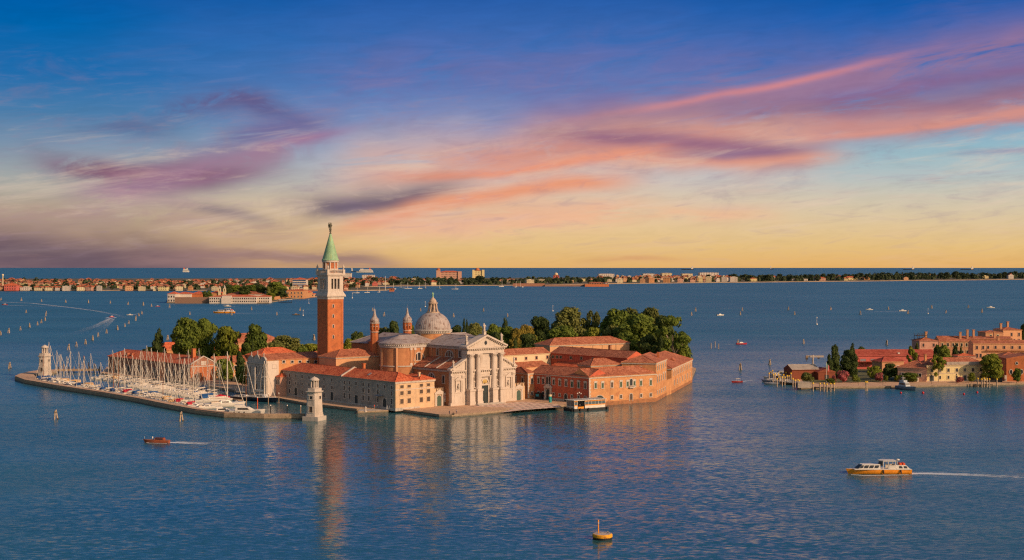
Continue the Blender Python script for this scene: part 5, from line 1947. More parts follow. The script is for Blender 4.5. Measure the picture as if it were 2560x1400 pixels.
while s_ < L_:
    i += 1
    k = rg.uniform(.8, 1.0)
    q = a + d * s_
    cov = rg.choices(['white', 'blue', 'red', 'tan'], [8, 2, .6, 1.5])[0]
    mh = rg.uniform(12, 18) if rg.random() < .6 else 0
    tent = mh == 0 and rg.random() < .4
    lab = (f'white sailboat {DESC[cov]}, {nth(i)} from the left at the pontoon' if mh else
           f'mastless white boat {"under a " + cov + " cover" if tent else "with open deck"}, {nth(i)} from the left at the pontoon')
    sailboat(lab, q, math.atan2(nrm.y, nrm.x) + rg.uniform(-.05, .05), mh, cov, 'alu', 'white', k, GC, tent)
    s_ += rg.uniform(4.2, 5.6)

# larger yachts near the marina mouth
p = G(676, 1004)
t = sailboat('dark navy two-masted sailing yacht moored below the scalloped front', G(655, 1003), R(-40), 17.5, 'white', 'alu', 'navy', 1.75, None, name='sailing_yacht')
o = put('mizzen_mast', SP['mast', 'alu'], t, (-3.6, 0, 0))
o.scale = (1, 1, .55)
sailboat('red-brown masted sailing yacht left of the dark two-masted yacht', G(610, 1000), R(-38), 17.8, 'white', 'wood', 'navy', 1.4, name='sailing_yacht')
sailboat('tall white yacht with slanting furled sails near the marina mouth', G(560, 1017), R(25), 23.0, 'white', 'alu', 'white', 1.55, name='sailing_yacht')
sailboat('tall white yacht with blue covers before the red-brown masted yacht', G(528, 1006), R(30), 21.0, 'blue', 'alu', 'white', 1.4, name='sailing_yacht')


def motor_yacht(label, p, rz, k):
    t = thing('motor_yacht', label, 'motor yacht', (p.x, p.y, 0), rz)
    t.scale = (k, k, k)
    mb = MB()
    hull_mb(mb, 13, 4.1, 1.7, rake=1.4, sheer=.5)
    mb.build('hull', [white_paint, white_paint], t)
    mb = MB()
    mb.prism([(-4.2, -1.7), (2.6, -1.4), (3.6, 0), (2.6, 1.4), (-4.2, 1.7)], 1.72, 3.0, 0, top=[(-4.0, -1.4), (.6, -1.1), (1.2, 0), (.6, 1.1), (-4.0, 1.4)])
    mb.prism([(-4.4, -1.5), (-.4, -1.3), (-.4, 1.3), (-4.4, 1.5)], 3.02, 3.9, 0, top=[(-4.6, -1.4), (-1.2, -1.1), (-1.2, 1.1), (-4.6, 1.4)])
    mb.build('cabin', [white_paint], t)
    for s_ in (-1, 1):
        mb = MB()
        mb.slab([(-3.2, 2.0), (1.3, 2.0), (.6, 2.7), (-3.2, 2.7)], s_ * 1.56 - .05, s_ * 1.56 + .05)
        mb.build('cabin_window', dark_pane, t)
    mb = MB()
    mb.tube((-3.6, 0, 3.9), (-4.0, 0, 5.6), .09)
    mb.box(-4.4, -3.4, -.7, .7, 5.2, 5.35)
    mb.build('radar_arch', white_paint, t)
    for x in (-4.4, -2.5, -.5):
        mb = MB()
        mb.tube((x, -2.05, .3), (x, -2.05, 1.3), .22, .22, 7)
        mb.build('fender', black_pt, t)
    return t


motor_yacht('large white motor yacht moored inside the breakwater near its right end', G(616, 1036), R(2), 1.0)
motor_yacht('smaller white motor yacht just left of the large motor yacht', G(560, 1033), R(14), .72)

# mooring posts in the marina mouth
for px, yb, h, m_, lab in ((616, 1013, 4.0, wood, 'pale mooring post left of the dark yacht'), (643.7, 1022, 4.6, orange_pt, 'mooring post with red-orange band before the dark yacht'),
                           (670.7, 1011, 4.4, wood, 'pale mooring post at the stern of the dark yacht'), (697, 1008, 4.2, wood, 'pale mooring post with white cap right of the dark yacht'),
                           (676.5, 1037, 3.6, black_pt, 'dark mooring post right of the large motor yacht'), (718, 1037, 3.6, black_pt, 'dark mooring post with white cap in the marina mouth'),
                           (751.6, 1037, 3.4, wood, 'green-footed mooring post left of the near lighthouse')):
    p = G(px, yb)
    t = thing('mooring_post', lab, 'post', (p.x, p.y, -1), 0, 'mooring posts in the marina mouth')
    mb = MB()
    mb.tube((0, 0, -1), (0, 0, h), .2, .17, 8)
    mb.build('pile', m_, t)
    mb = MB()
    mb.lathe([(.26, h - .1), (.24, h + .25), (.02, h + .4)], 8)
    mb.build('cap', white_paint, t)
# ------------------------------------------------------------------ channel posts, light poles
pm = mat('bleached_piles', (.42, .31, .22), .85, .2, 1.2, (.2, .15, .1), .5)


def pile_protos():
    res = []
    for sd in range(3):
        rg = random.Random(sd)
        mb = MB()
        for k in range(3):
            a = 2.09 * k + rg.uniform(-.3, .3)
            hgt = 3.4 + rg.uniform(-.5, .5)
            mb.tube((.95 * math.cos(a), .95 * math.sin(a), -1), (.2 * math.cos(a), .2 * math.sin(a), hgt), .3, .26, 7, 0)
        mb.lathe([(.55, 2.55), (.6, 2.6), (.6, 2.85), (.5, 2.9)], 8, mi=1)
        mb.tube((1.0, 0, -.5), (.93, 0, .35), .36, .34, 7, 1)
        res.append(mb.mesh('channel_marker', [pm, wood_dark]))
    return res


PILES = pile_protos()


def piles(spots, where, group, k=1.0):
    for i, (px, py) in enumerate(sorted(spots)):
        p = G(px, py)
        o = put('channel_marker', PILES[i % 3], None, (p.x, p.y, 0), i * 1.3)
        s_ = k * (1 + .12 * math.sin(i * 2.1))
        o.scale = (s_, s_, s_)
        tag(o, f'wooden channel marker, {nth(i + 1)} from the left {where}', 'channel marker', group)


piles([(24, 921), (172, 874), (191, 866), (214, 860), (232, 851), (245, 841.5), (266.6, 833), (293.7, 824.5), (312.5, 817), (322, 810), (338.8, 801.5), (339.8, 795), (347, 790), (355, 785.5)],
      'in the curved line off the marina', 'channel markers curving off the marina', 1.0)
piles([(1, 838), (22, 832), (51, 825.5), (74, 818.5), (93.5, 813), (103.7, 807.5), (112.4, 801.5), (114.5, 790), (115.7, 785), (65.6, 782)], 'in the short far-left line',
      'channel markers at the left edge', 1.05)
piles([(2.5, 751), (53.6, 752), (103.7, 754.5), (164.4, 756.5), (221, 758), (275.6, 759), (320.4, 762), (358, 763.5), (378.7, 767)], 'in the row below the far shore',
      'channel markers below the far shore', 1.35)
piles([(424, 769.5), (474.5, 787), (579, 788), (629, 775.5), (692, 788), (750.5, 776.5), (419, 850), (785, 850)], 'among those above the marina trees',
      'scattered markers left of the bell tower', 1.15)
piles([(931.5, 777.5), (960.6, 790.5), (1051.5, 778), (1134, 792.5), (1209, 779), (1268.7, 792)], 'in the water behind the dome', 'markers behind the church', 1.2)
piles([(1728.5, 789), (1739, 778.5), (1851, 787.5), (1855.6, 777), (1971, 776), (1986.6, 787), (2077, 775), (2151, 787), (2221, 774), (2270, 784.5), (2329, 771), (2365, 783), (2421, 770), (2455, 781.5)],
      'on the right lagoon', 'channel markers on the right lagoon', 1.25)
piles([(1844.5, 861), (1851, 925), (1925, 912), (2008.8, 859.5), (2217, 863)], 'in the right strait', 'markers in the right strait', 1.0)
for lab, px, py in (('pale three-pile marker standing in front of the left half of the breakwater', 138.5, 1048), ('pale three-pile marker in front of the breakwater below the yachts', 452, 1053)):
    p = G(px, py)
    tag(put('channel_marker', PILES[0], None, (p.x, p.y, 0), .4), lab, 'channel marker')
mb = MB()
mb.tube((0, 0, -1), (0, 0, 6.4), .16, .12, 6)
mb.lathe([(.9, 0), (.9, .9), (.02, 1.0)], 8)
mb.lathe([(.02, 5.6), (.5, 5.8), (.5, 6.4), (.02, 6.9)], 8)
LPM = mb.mesh('light_pole', white_paint)
for px, yt, yb, where in ((757.8, 775, 789, 'left of the bell tower, nearer the marina'), (772, 748, 758.5, 'left of the bell tower belfry'), (880.6, 732, 745.5, 'right of the belfry'),
                          (1063, 754, 767, 'left of the dome lantern'), (1382, 764, 778, 'above the left edge of the park grove'), (2042, 793, 811.5, 'alone in the right strait, nearest light'),
                          (2320, 772, 784.5, 'among the right lagoon markers')):
    p = G(px, yb)
    k = (yb - yt) / F * p.y / 6.6
    o = put('light_pole', LPM, None, (p.x, p.y, 0))
    o.scale = (k, k, k)
    tag(o, 'thin white navigation light on a pole ' + where, 'navigation light', 'navigation lights')
for px, yb, h in ((1777.7, 871, 3.9), (1787.7, 868, 4.2), (1796.5, 871.5, 3.6)):
    p = G(px, yb)
    mb = MB()
    mb.tube((0, 0, -1), (0, 0, h), .32, .26, 8)
    tag(mb.build('mooring_pile', pm, None, (p.x, p.y, 0)), {1777.7: 'left', 1787.7: 'middle and tallest', 1796.5: 'right'}[px] + ' of three single wooden piles beside the grove', 'pile', 'three single piles')

# ------------------------------------------------------------------ wakes


def foam_mat():
    m_ = bpy.data.materials.new('foam')
    m_.use_nodes = True
    t = NT(m_.node_tree)
    pos = t.n('ShaderNodeNewGeometry').outputs['Position']
    at = t.n('ShaderNodeAttribute', attribute_name='foam').outputs['Fac']
    n1 = t.noise(t.n('ShaderNodeMapping', {'Vector': pos, 'Scale': (.45, .8, 1)}).outputs[0], .9, 5, .7)
    a = t.m('MULTIPLY', t.sstep(t.m('ADD', n1, t.m('MULTIPLY', t.m('SUBTRACT', at, .5), .8)), .38, .66), t.m('POWER', at, .6))
    p = t.n('ShaderNodeBsdfPrincipled', {'Base Color': (.72, .74, .76, 1), 'Roughness': .6, 'Alpha': a})
    t.n('ShaderNodeOutputMaterial', (p.outputs[0],))
    return m_


foam = foam_mat()


def wake(pts, w0, w1, d0=1.0, d1=.0, z=.03):
    """thin foam ribbon on the water along a path, its density falling from d0 to d1"""
    if not isinstance(pts[0], Vector):
        pts = [G(*p) for p in pts]
    fine = []
    for a, b in zip(pts, pts[1:]):
        for k in range(6):
            fine.append(a + (b - a) * k / 6)
    fine.append(pts[-1])
    v, f, dn = [], [], []
    n = len(fine)
    for i, p in enumerate(fine):
        t_ = i / (n - 1)
        a, b = fine[max(0, i - 1)], fine[min(n - 1, i + 1)]
        d = (b - a).normalized()
        nn = Vector((-d.y, d.x, 0))
        wd = w0 + (w1 - w0) * t_
        for k, m_ in ((-1, 0), (-.5, 1), (.5, 1), (1, 0)):
            q = p + nn * wd * k
            v.append((q.x, q.y, z))
            dn.append(m_ * (d0 + (d1 - d0) * t_))
    for i in range(n - 1):
        for k in range(3):
            f.append((i * 4 + k, i * 4 + k + 1, i * 4 + k + 5, i * 4 + k + 4))
    me = bpy.data.meshes.new('wake')
    me.from_pydata(v, [], f)
    at = me.attributes.new('foam', 'FLOAT', 'POINT')
    at.data.foreach_set('value', dn)
    me.materials.append(foam)
    return tag(put('wake', me), kind='stuff')


# ------------------------------------------------------------------ people
PC = {}


def person(label, p, rz=0.0, shirt=(.6, .1, .1), legs=(.05, .06, .1), stride=.18, arms=.12, hair=(.05, .03, .02), group=None, lean=0.0, z=None):
    """one continuous skinned figure, standing or mid-stride; clothing and hair follow the body"""
    key = (shirt, legs, stride, arms, hair, lean)
    if key not in PC:
        J = {'pel': (0, 0, .95), 'waist': (0, .01 + lean * .2, 1.12), 'chest': (0, lean * .5, 1.36), 'neck': (0, .01 + lean * .8, 1.5), 'head': (0, .02 + lean, 1.6), 'top': (0, .01 + lean, 1.72)}
        for s_, n_ in ((-1, 'l'), (1, 'r')):
            st = stride * s_
            J.update({'hip' + n_: (.1 * s_, 0, .92), 'knee' + n_: (.11 * s_, st * .55 + .03, .5), 'ank' + n_: (.11 * s_, st, .08), 'toe' + n_: (.12 * s_, st + .17, .04),
                      'sho' + n_: (.2 * s_, lean * .5, 1.43), 'elb' + n_: (.27 * s_, -st * .5 - .02 + lean * .5, 1.15), 'wri' + n_: (.28 * s_, -st * .8 + arms + lean * .5, .92),
                      'han' + n_: (.28 * s_, -st * .85 + arms + .04 + lean * .5, .82)})
        E = [('pel', 'waist'), ('waist', 'chest'), ('chest', 'neck'), ('neck', 'head'), ('head', 'top')]
        for n_ in 'lr':
            E += [('pel', 'hip' + n_), ('hip' + n_, 'knee' + n_), ('knee' + n_, 'ank' + n_), ('ank' + n_, 'toe' + n_), ('chest', 'sho' + n_), ('sho' + n_, 'elb' + n_), ('elb' + n_, 'wri' + n_), ('wri' + n_, 'han' + n_)]
        rad = {'pel': .15, 'waist': .13, 'chest': .15, 'neck': .06, 'head': .1, 'top': .07, 'hip': .1, 'knee': .065, 'ank': .045, 'toe': .04, 'sho': .065, 'elb': .048, 'wri': .035, 'han': .035}
        nm = list(J)
        me = bpy.data.meshes.new('body')
        me.from_pydata([J[k] for k in nm], [(nm.index(a), nm.index(b)) for a, b in E], [])
        tmp = bpy.data.objects.new('tmp', me)
        col.objects.link(tmp)
        sk = tmp.modifiers.new('skin', 'SKIN')
        for i, k in enumerate(nm):
            r = rad.get(k, rad.get(k[:-1]))
            me.skin_vertices[0].data[i].radius = (r, r)
            me.skin_vertices[0].data[i].use_root = k == 'pel'
        tmp.modifiers.new('sub', 'SUBSURF').levels = 1
        dg = bpy.context.evaluated_depsgraph_get()
        out = bpy.data.meshes.new_from_object(tmp.evaluated_get(dg))
        bpy.data.objects.remove(tmp)
        cn = lambda c: 'cloth_%02d_%02d_%02d' % tuple(int(x * 99) for x in c)
        for m_ in (mat(cn(legs), legs, .9, .1, 3), mat(cn(shirt), shirt, .9, .1, 3), skin, mat(cn(hair), hair, .8, .1, 3)):
            out.materials.append(m_)
        for pl_ in out.polygons:
            c = pl_.center
            if c.z > 1.66 or (c.z > 1.56 and c.y < .0 + lean):
                pl_.material_index = 3
            elif c.z > 1.47 or (c.z < 1.12 and abs(c.x) > .2 and c.z > .75):
                pl_.material_index = 2
            elif c.z > .98:
                pl_.material_index = 1
            elif c.z < .1:
                pl_.material_index = 3
            else:
                pl_.material_index = 0
        out.polygons.foreach_set('use_smooth', [True] * len(out.polygons))
        PC[key] = out
    o = put('person', PC[key], None, (p.x, p.y, p.z), rz)
    return tag(o, label, 'person', group)


Z1 = 1.21
GPN = 'people on the quay'
g = lambda px, py: G(px, py, Z1)
person('person in red top walking by the grey range wall', g(936, 1021.5), 1.2, (.6, .06, .05), (.4, .2, .15), .2, group=GPN)
person('person in white top and dark bag next to the one in red', g(943.5, 1021), 1.0, (.7, .68, .66), (.08, .07, .1), .12, group=GPN)
person('person in white dress left of the pair near the grey range corner', g(967.5, 1023.5), 2.4, (.72, .7, .68), (.7, .66, .62), .2, group=GPN)
person('person in white with bent stride nearest the grey range corner', g(973.5, 1023.5), 2.6, (.72, .69, .66), (.66, .62, .58), .3, lean=.06, group=GPN)
person('person in dark clothes standing on the quay before the church', g(1123.5, 1036), .6, (.05, .05, .09), (.06, .05, .08), .06, group=GPN)
person('person in pale top standing right of the dark one before the church', g(1141.5, 1034.5), -.5, (.66, .5, .5), (.08, .06, .08), .08, group=GPN)
p = g(1133, 1036)
mb = MB()
mb.box(-.5, .5, -.25, .25, 0, .35)
mb.box(-.1, .1, -.1, .1, .35, .9)
tag(mb.build('bollard', black_pt, None, tuple(p)), 'small dark mooring bollard between the two people on the quay', 'bollard')
mb = MB()
mb.lathe([(.5, 0), (.55, .3), (.3, .6), (.3, 1.5), (.42, 1.7), (.2, 2.1), (.02, 2.2)], 10)
tag(mb.build('bollard', stone, None, tuple(G(914, 1030, 1.0))), 'pale stone bollard on the landing stage', 'bollard')

# ------------------------------------------------------------------ waterbus pontoon and quay things
p0, p1 = G(1437, 1029), G(1517, 1023.5)
ang = math.atan2(p1.y - p0.y, p1.x - p0.x)
t = thing('waterbus_stop', 'yellow and white floating waterbus stop with a long windowed shelter', 'waterbus stop', (p0.x, p0.y, 0), ang)
LN = (p1 - p0).length
mb = MB()
mb.box(-1.2, LN + 1.0, 0, 6.4, -.6, 1.0)
mb.build('pontoon', black_pt, t)
mb = MB()
mb.box(-.6, LN - .3, -.25, 6.4, 4.25, 4.45)
for i in range(12):
    x = -.4 + (LN - .2) * i / 11
    mb.box(x - .1, x + .1, -.2, 6.35, 4.45, 4.55)
mb.build('shelter_roof', white_paint, t)
mb = MB()
for x0, x1 in ((0, 1.6), (5.2, LN - .6)):
    mb.box(x0, x1, .3, .45, 1.0, 2.1, 0)
    mb.box(x0 - .01, x1 + .01, .28, .47, 2.1, 2.45, 1)
    mb.box(x0 - .01, x1 + .01, .28, .47, 3.75, 4.25, 1)
    n = max(1, int((x1 - x0) / 1.5))
    for i in range(n + 1):
        x = x0 + (x1 - x0) * i / n
        mb.box(x - .07, x + .07, .29, .46, 2.45, 3.75, 0)
mb.box(0, LN - .6, 5.8, 5.95, 1.0, 4.25, 0)
mb.box(-.02, .1, .5, 5.8, 1.0, 2.1, 0)
for y in (.5, 3.0, 5.6):
    mb.box(-.02, .1, y, y + .12, 2.1, 4.25, 0)
mb.build('shelter_wall', [white_paint, yellow_pt], t)
gl = mat('smoky_glass', (.08, .1, .11), .12, .15, .5, spec=.5)
mb = MB()
for x0, x1 in ((0, 1.6), (5.2, LN - .6)):
    mb.face([(x0, .37, 2.45), (x1, .37, 2.45), (x1, .37, 3.75), (x0, .37, 3.75)])
mb.face([(.04, 5.8, 2.1), (.04, .5, 2.1), (.04, .5, 4.2), (.04, 5.8, 4.2)])
mb.build('shelter_window', gl, t)
mb = MB()
mb.box(1.7, 4.4, -.05, .15, 1.02, 1.8)
mb.build('gate_barrier', yellow_pt, t)
for x in (-.6, 2.5, 6.5, LN - .2):
    mb = MB()
    mb.tube((x, -.35, .1), (x, -.35, 1.2), .3, .3, 8)
    mb.build('fender', black_pt, t)
person('person in dark clothes waiting inside the waterbus stop door', Vector(t.location) + Vector((math.cos(ang) * 3.6 - math.sin(ang) * 1.6, math.sin(ang) * 3.6 + math.cos(ang) * 1.6, 1.0)), ang + 3.1,
       (.05, .03, .05), (.04, .04, .06), .06)
mb = MB()
mb.box(0, 6.5, -1.0, 1.0, .9, 1.25)
for x in (0, 1.6, 3.2, 4.8, 6.4):
    for y in (-1, .95):
        mb.box(x, x + .06, y, y + .06, 1.25, 2.2)
for y in (-1, .95):
    mb.box(0, 6.46, y, y + .05, 2.2, 2.26)
pa, pb = G(1416, 1019, 1.0), G(1436, 1024.5, 1.0)
tag(mb.build('gangway', wood_dark, None, (pa.x, pa.y + 1.5, 0), math.atan2(pb.y - pa.y, pb.x - pa.x)), 'dark gangway between the square and the waterbus stop', 'gangway')
LAMP = MB()
LAMP.tube((0, 0, 0), (0, 0, 4.6), .09, .06, 6, 0)
LAMP.tube((-.7, 0, 4.2), (.7, 0, 4.2), .04, .04, 5, 0)
for x in (-.7, .7):
    LAMP.ball((x, 0, 4.5), .3, n=8, mi=1)
LAMP.ball((0, 0, 4.9), .3, n=8, mi=1)
lm = LAMP.mesh('street_lamp', [black_pt, white_paint])
p = G(1448, 1011, 1.2)
tag(put('street_lamp', lm, None, tuple(p)), 'three-globed street lamp behind the waterbus stop', 'street lamp')
p = G(1375.5, 1006, 1.2)
mb = MB()
mb.lathe([(.62, 0), (.62, 2.5), (.02, 2.55)], 12, mi=0)
mb.lathe([(.64, 2.55), (.64, 3.3), (.02, 3.35)], 12, mi=1)
tag(mb.build('advert_column', [mat('teal_paint', (.01, .25, .25), .5, .1, 1), cream_pl], None, tuple(p)), 'teal and cream advertising column before the red range portal', 'column')
p = G(1348, 998, 1.2)
t = thing('news_kiosk', 'small dark kiosk with a blue screen beside the red range door', 'kiosk', tuple(p), R(-45))
mb = MB()
mb.box(-1.6, 1.6, -.8, .8, 0, 2.6)
mb.box(-1.9, 1.9, -1.1, .9, 2.6, 2.8)
mb.build('booth', black_pt, t, (0, 0, 0))
mb = MB()
mb.box(-1.2, .4, -.86, -.8, 1.2, 2.3)
mb.build('panel', mat('cyan_panel', (.03, .3, .42), .4, .1, 1), t, (0, 0, 0))

# ------------------------------------------------------------------ moving boats


def waterbus(label, p, rz, k=1.0, wk=True):
    t = thing('waterbus', label, 'waterbus', (p.x, p.y, 0), rz)
    t.scale = (k, k, k)
    mb = MB()
    hull_mb(mb, 17, 3.8, 1.35, rake=.9, sheer=.12, stern=.88)
    mb.build('hull', [yellow_pt, white_paint], t)
    mb = MB()
    mb.box(-8.3, 7.4, -1.93, 1.93, 1.33, 1.5)
    mb.build('rubbing_strake', white_paint, t)
    mb = MB()
    mb.prism([(.2, -1.6), (6.2, -1.45), (6.9, 0), (6.2, 1.45), (.2, 1.6)], 1.5, 2.75, 0, top=[(.2, -1.35), (5.0, -1.2), (5.5, 0), (5.0, 1.2), (.2, 1.35)])
    mb.prism([(-7.9, -1.6), (-4.2, -1.6), (-4.2, 1.6), (-7.9, 1.6)], 1.5, 2.5, 0, top=[(-7.0, -1.35), (-4.2, -1.35), (-4.2, 1.35), (-7.0, 1.35)])
    mb.build('cabin', white_paint, t)
    mb = MB()
    mb.prism([(-4.2, -1.5), (-.6, -1.5), (.6, 0), (-.6, 1.5), (-4.2, 1.5)], 3.55, 3.8, 0)
    for x in (-4.1, -2.1, -.7):
        for y in (-1.45, 1.3):
            mb.box(x, x + .16, y, y + .15, 1.5, 3.56)
    mb.box(-4.2, -2.2, -1.5, -1.4, 1.5, 2.5)
    mb.box(-4.2, -2.2, 1.4, 1.5, 1.5, 2.5)
    mb.build('wheelhouse', white_paint, t)
    for s_ in (-1, 1):
        mb = MB()
        for x in (.7, 2.1, 3.5, 4.9):
            x1 = x + (1.05 if x < 4.5 else .8)
            mb.face([(x + .1, s_ * 1.6, 1.75), (x1 + .1, s_ * 1.585, 1.75), (x1 - .25, s_ * 1.47, 2.5), (x - .25, s_ * 1.47, 2.5)][::s_])
        for x in (-7.3, -6.0):
            mb.face([(x, s_ * 1.62, 1.7), (x + 1.0, s_ * 1.62, 1.7), (x + 1.0, s_ * 1.5, 2.3), (x + .35, s_ * 1.5, 2.3)][::s_])
        mb.build('cabin_window', dark_pane, t)
    mb = MB()
    mb.face([(6.35, -1.4, 1.7), (6.95, 0, 1.7), (5.75, 0, 2.6), (5.3, -1.15, 2.6)])
    mb.face([(6.95, 0, 1.7), (6.35, 1.4, 1.7), (5.3, 1.15, 2.6), (5.75, 0, 2.6)])
    mb.face([(-.5, -1.35, 2.3), (.55, 0, 2.3), (.2, 0, 3.5), (-.75, -1.3, 3.5)])
    mb.face([(.55, 0, 2.3), (-.5, 1.35, 2.3), (-.75, 1.3, 3.5), (.2, 0, 3.5)])
    mb.build('windscreen', dark_pane, t)
    for x in (-6.5, -5.6):
        mb = MB()
        mb.tube((x, -.9, 2.75), (x, .9, 2.75), .34, .34, 10)
        mb.build('life_raft', orange_pt, t)
    mb = MB()
    mb.tube((-4.9, 0, 2.5), (-5.0, 0, 3.7), .1, .08, 6)
    mb.lathe([(.02, 3.6), (.55, 3.7), (.5, 4.0), (.02, 4.1)], 10, (-5.0, 0))
    mb.build('radar', white_paint, t)
    for x in (-.6, -5.4):
        for y in (-2.05, 2.05):
            mb = MB()
            mb.tube((x, y, .3), (x + .15, y, 1.3), .18, .18, 6)
            mb.build('fender', black_pt, t)
    return t


p = G(2199, 1184)
waterbus('yellow and white waterbus with orange life rafts heading left in the right foreground', p, math.pi, 1.02)
wake([(2268, 1184), (2330, 1184), (2420, 1187), (2600, 1195)], 1.8, 4.5, .9, .42)
wake([(2275, 1187), (2380, 1194), (2600, 1214)], .7, 2.2, .5, .15)
wake([(2275, 1181), (2400, 1179), (2600, 1178)], .7, 2.0, .45, .12)
wake([(2128, 1187), (2160, 1189), (2272, 1187.5)], .5, .9, 1.0, .8, .05)
p = G(561, 783)
waterbus('small yellow waterbus far off between the middle island and the marina', p, math.pi, 1.55)
wake([(590, 783), (640, 783), (760, 780)], 2.5, 3.5, 1.0, .0)

# wooden taxi
p = G(393, 1107)
t = thing('water_taxi', 'varnished brown wooden water taxi with a driver, heading left', 'water taxi', (p.x, p.y, 0), R(170))
mb = MB()
hull_mb(mb, 8.4, 2.3, .95, rake=.8, sheer=.3)
mb.build('hull', [mat('mahogany', (.3, .075, .03), .35, .2, 1.5, spec=.5), mat('teak_deck', (.42, .17, .06), .5, .15, 2)], t)
mb = MB()
mb.prism([(-2.6, -.85), (.8, -.85), (.8, .85), (-2.6, .85)], .95, 1.75, 0, top=[(-2.4, -.7), (.5, -.7), (.5, .7), (-2.4, .7)])
mb.build('cabin', MATS['mahogany'] if 'mahogany' in MATS else wood_mast, t)
for s_ in (-1, 1):
    mb = MB()
    mb.slab([(-2.3, 1.15), (.4, 1.15), (.3, 1.6), (-2.2, 1.6)], s_ * .8 - .03, s_ * .8 + .03)
    mb.build('cabin_window', dark_pane, t)
mb = MB()
mb.box(-2.5, .6, -.75, .75, 1.76, 1.82)
mb.build('cabin_roof', mat('dark_awning', (.08, .05, .09), .8, .1, 1), t)
mb = MB()
mb.tube((4.4, 0, 1.3), (4.5, 0, 2.0), .05, .05, 5)
mb.build('bow_post', white_paint, t)
q = Vector((p.x, p.y, 0)) + Vector((math.cos(R(170)) * 1.6, math.sin(R(170)) * 1.6, .55))
person('person in white shirt standing at the wheel of the brown water taxi', q, R(80), (.72, .7, .68), (.6, .58, .56), .05)
wake([(419, 1106), (450, 1107), (520, 1110)], 1.5, 3.2, 1.0, .5)
wake([(440, 1104.5), (520, 1107), (690, 1117)], .9, 1.8, .75, .3)
wake([(440, 1108), (520, 1114), (640, 1128)], .6, 1.6, .5, .1)
wake([(363, 1105), (372, 1108), (418, 1109)], .4, .6, 1.0, .8, .05)

# mooring buoy in the foreground
p = G(1506, 1347)
t = thing('mooring_buoy', 'round yellow mooring buoy with a tall yellow post in the near foreground', 'buoy', (p.x, p.y, 0), 0)
mb = MB()
mb.lathe([(.02, -.5), (1.95, -.5), (2.05, .0), (2.1, .42)], 28, smooth=False)
mb.build('float_base', black_pt, t)
mb = MB()
mb.lathe([(2.1, .42), (2.16, .5), (2.14, 1.0), (2.0, 1.14), (1.9, 1.16)], 28, smooth=False)
mb.build('float_band', mat('rusty_yellow', (.75, .33, .02), .6, .2, .9, (.25, .1, .03), .75), t)
mb = MB()
mb.lathe([(1.92, 1.15), (.02, 1.17)], 28, smooth=False)
mb.build('float_deck', mat('bird_stained_deck', (.48, .4, .36), .8, .2, .8, (.2, .15, .13), .6), t)
mb = MB()
mb.tube((-.85, 0, 1.15), (-.88, 0, 3.2), .14, .12, 10)
mb.tube((-.88, 0, 3.62), (-.89, 0, 4.05), .17, .15, 10)
mb.build('post', yellow_pt, t)
mb = MB()
mb.tube((-.88, 0, 3.2), (-.88, 0, 3.62), .19, .19, 10)
mb.build('lamp', mat('clear_lens', (.5, .38, .33), .2, .1, 2), t)
for x, y, h in ((1.2, .3, .45), (1.45, -.1, .3), (-.1, .5, .2)):
    mb = MB()
    mb.box(x - .16, x + .16, y - .12, y + .12, 1.16, 1.16 + h)
    mb.build('mooring_ring', grey_cv, t)

# small craft
SMALL = {}


def launch(label, px, py, rz, k=1.0, hullc=None, cab=None, canopy=False, cat='motorboat'):
    p = G(px, py)
    t = thing('motorboat', label, cat, (p.x, p.y, 0), rz)
    t.scale = (k, k, k)
    mb = MB()
    hull_mb(mb, 7, 2.3, .9, rake=.8, sheer=.4)
    mb.build('hull', [hullc or white_paint, white_paint], t)
    mb = MB()
    if canopy:
        mb.box(-1.6, 1.2, -1.0, 1.0, 2.4, 2.55)
        for x in (-1.5, 1.0):
            for y in (-.9, .82):
                mb.box(x, x + .08, y, y + .08, .9, 2.4)
    else:
        mb.prism([(-1.2, -.8), (1.6, -.6), (1.6, .6), (-1.2, .8)], .9, 1.7, 0, top=[(-1.0, -.6), (.8, -.45), (.8, .45), (-1.0, .6)])
    mb.build('canopy' if canopy else 'cabin', cab or white_paint, t)
    mb = MB()
    mb.box(-3.6, -3.2, -.3, .3, .2, 1.3)
    mb.build('outboard_motor', black_pt, t)
    return t


launch('red-hulled motorboat with white canopy in the strait', 1843, 956, R(200), .8, mat('dark_red_paint', (.28, .02, .02), .4, .1, 1), white_cv, True)
wake([(1856, 954), (1870, 952), (1900, 949), (1960, 938)], .9, 2.0, 1.0, .0)
launch('long low red and white boat passing a pile beside the grove', 1853, 861, R(5), 1.1, red_cv, white_paint)
wake([(1840, 861), (1826, 861), (1797, 859.5), (1770, 860)], .9, 1.4, 1.0, .2)
launch('white speedboat crossing the far right lagoon behind a long wake', 2256, 778, 0.0, 1.3)
wake([(2250, 778), (2220, 778.5), (2185, 779)], 1.8, 1.6, 1.0, .7)
launch('white motorboat left of the long wake on the far right lagoon', 2174, 775, R(180), 1.3)
launch('white speedboat near the right edge of the far lagoon', 2477, 770, R(180), 1.5)
wake([(2484, 770.5), (2505, 771)], 1.8, 1.2, 1.0, .5)
launch('grey launch alone on the lagoon right of the grove', 1800, 789, R(20), 1.3)
launch('white motorboat running before the middle island', 569, 766.5, R(180), 1.5)
wake([(576, 766.5), (600, 766)], 1.8, 1.4, 1.0, .4)
launch('red and white speedboat throwing spray on the left lagoon', 279, 793, R(60), 1.0, red_cv)
wake([(264, 795.5), (270, 794), (279, 792.5)], 1.0, 1.6, 1.0, 1.0, .06)
wake([(279, 792.5), (286, 793.5), (291, 795)], 1.6, 1.0, 1.0, 1.0, .06)
wake([(278, 795), (240, 815), (170, 840), (90, 866)], 3.5, 14.0, .6, .14)
wake([(283, 797), (262, 815), (225, 845), (150, 866)], 3.5, 14.0, .55, .12)
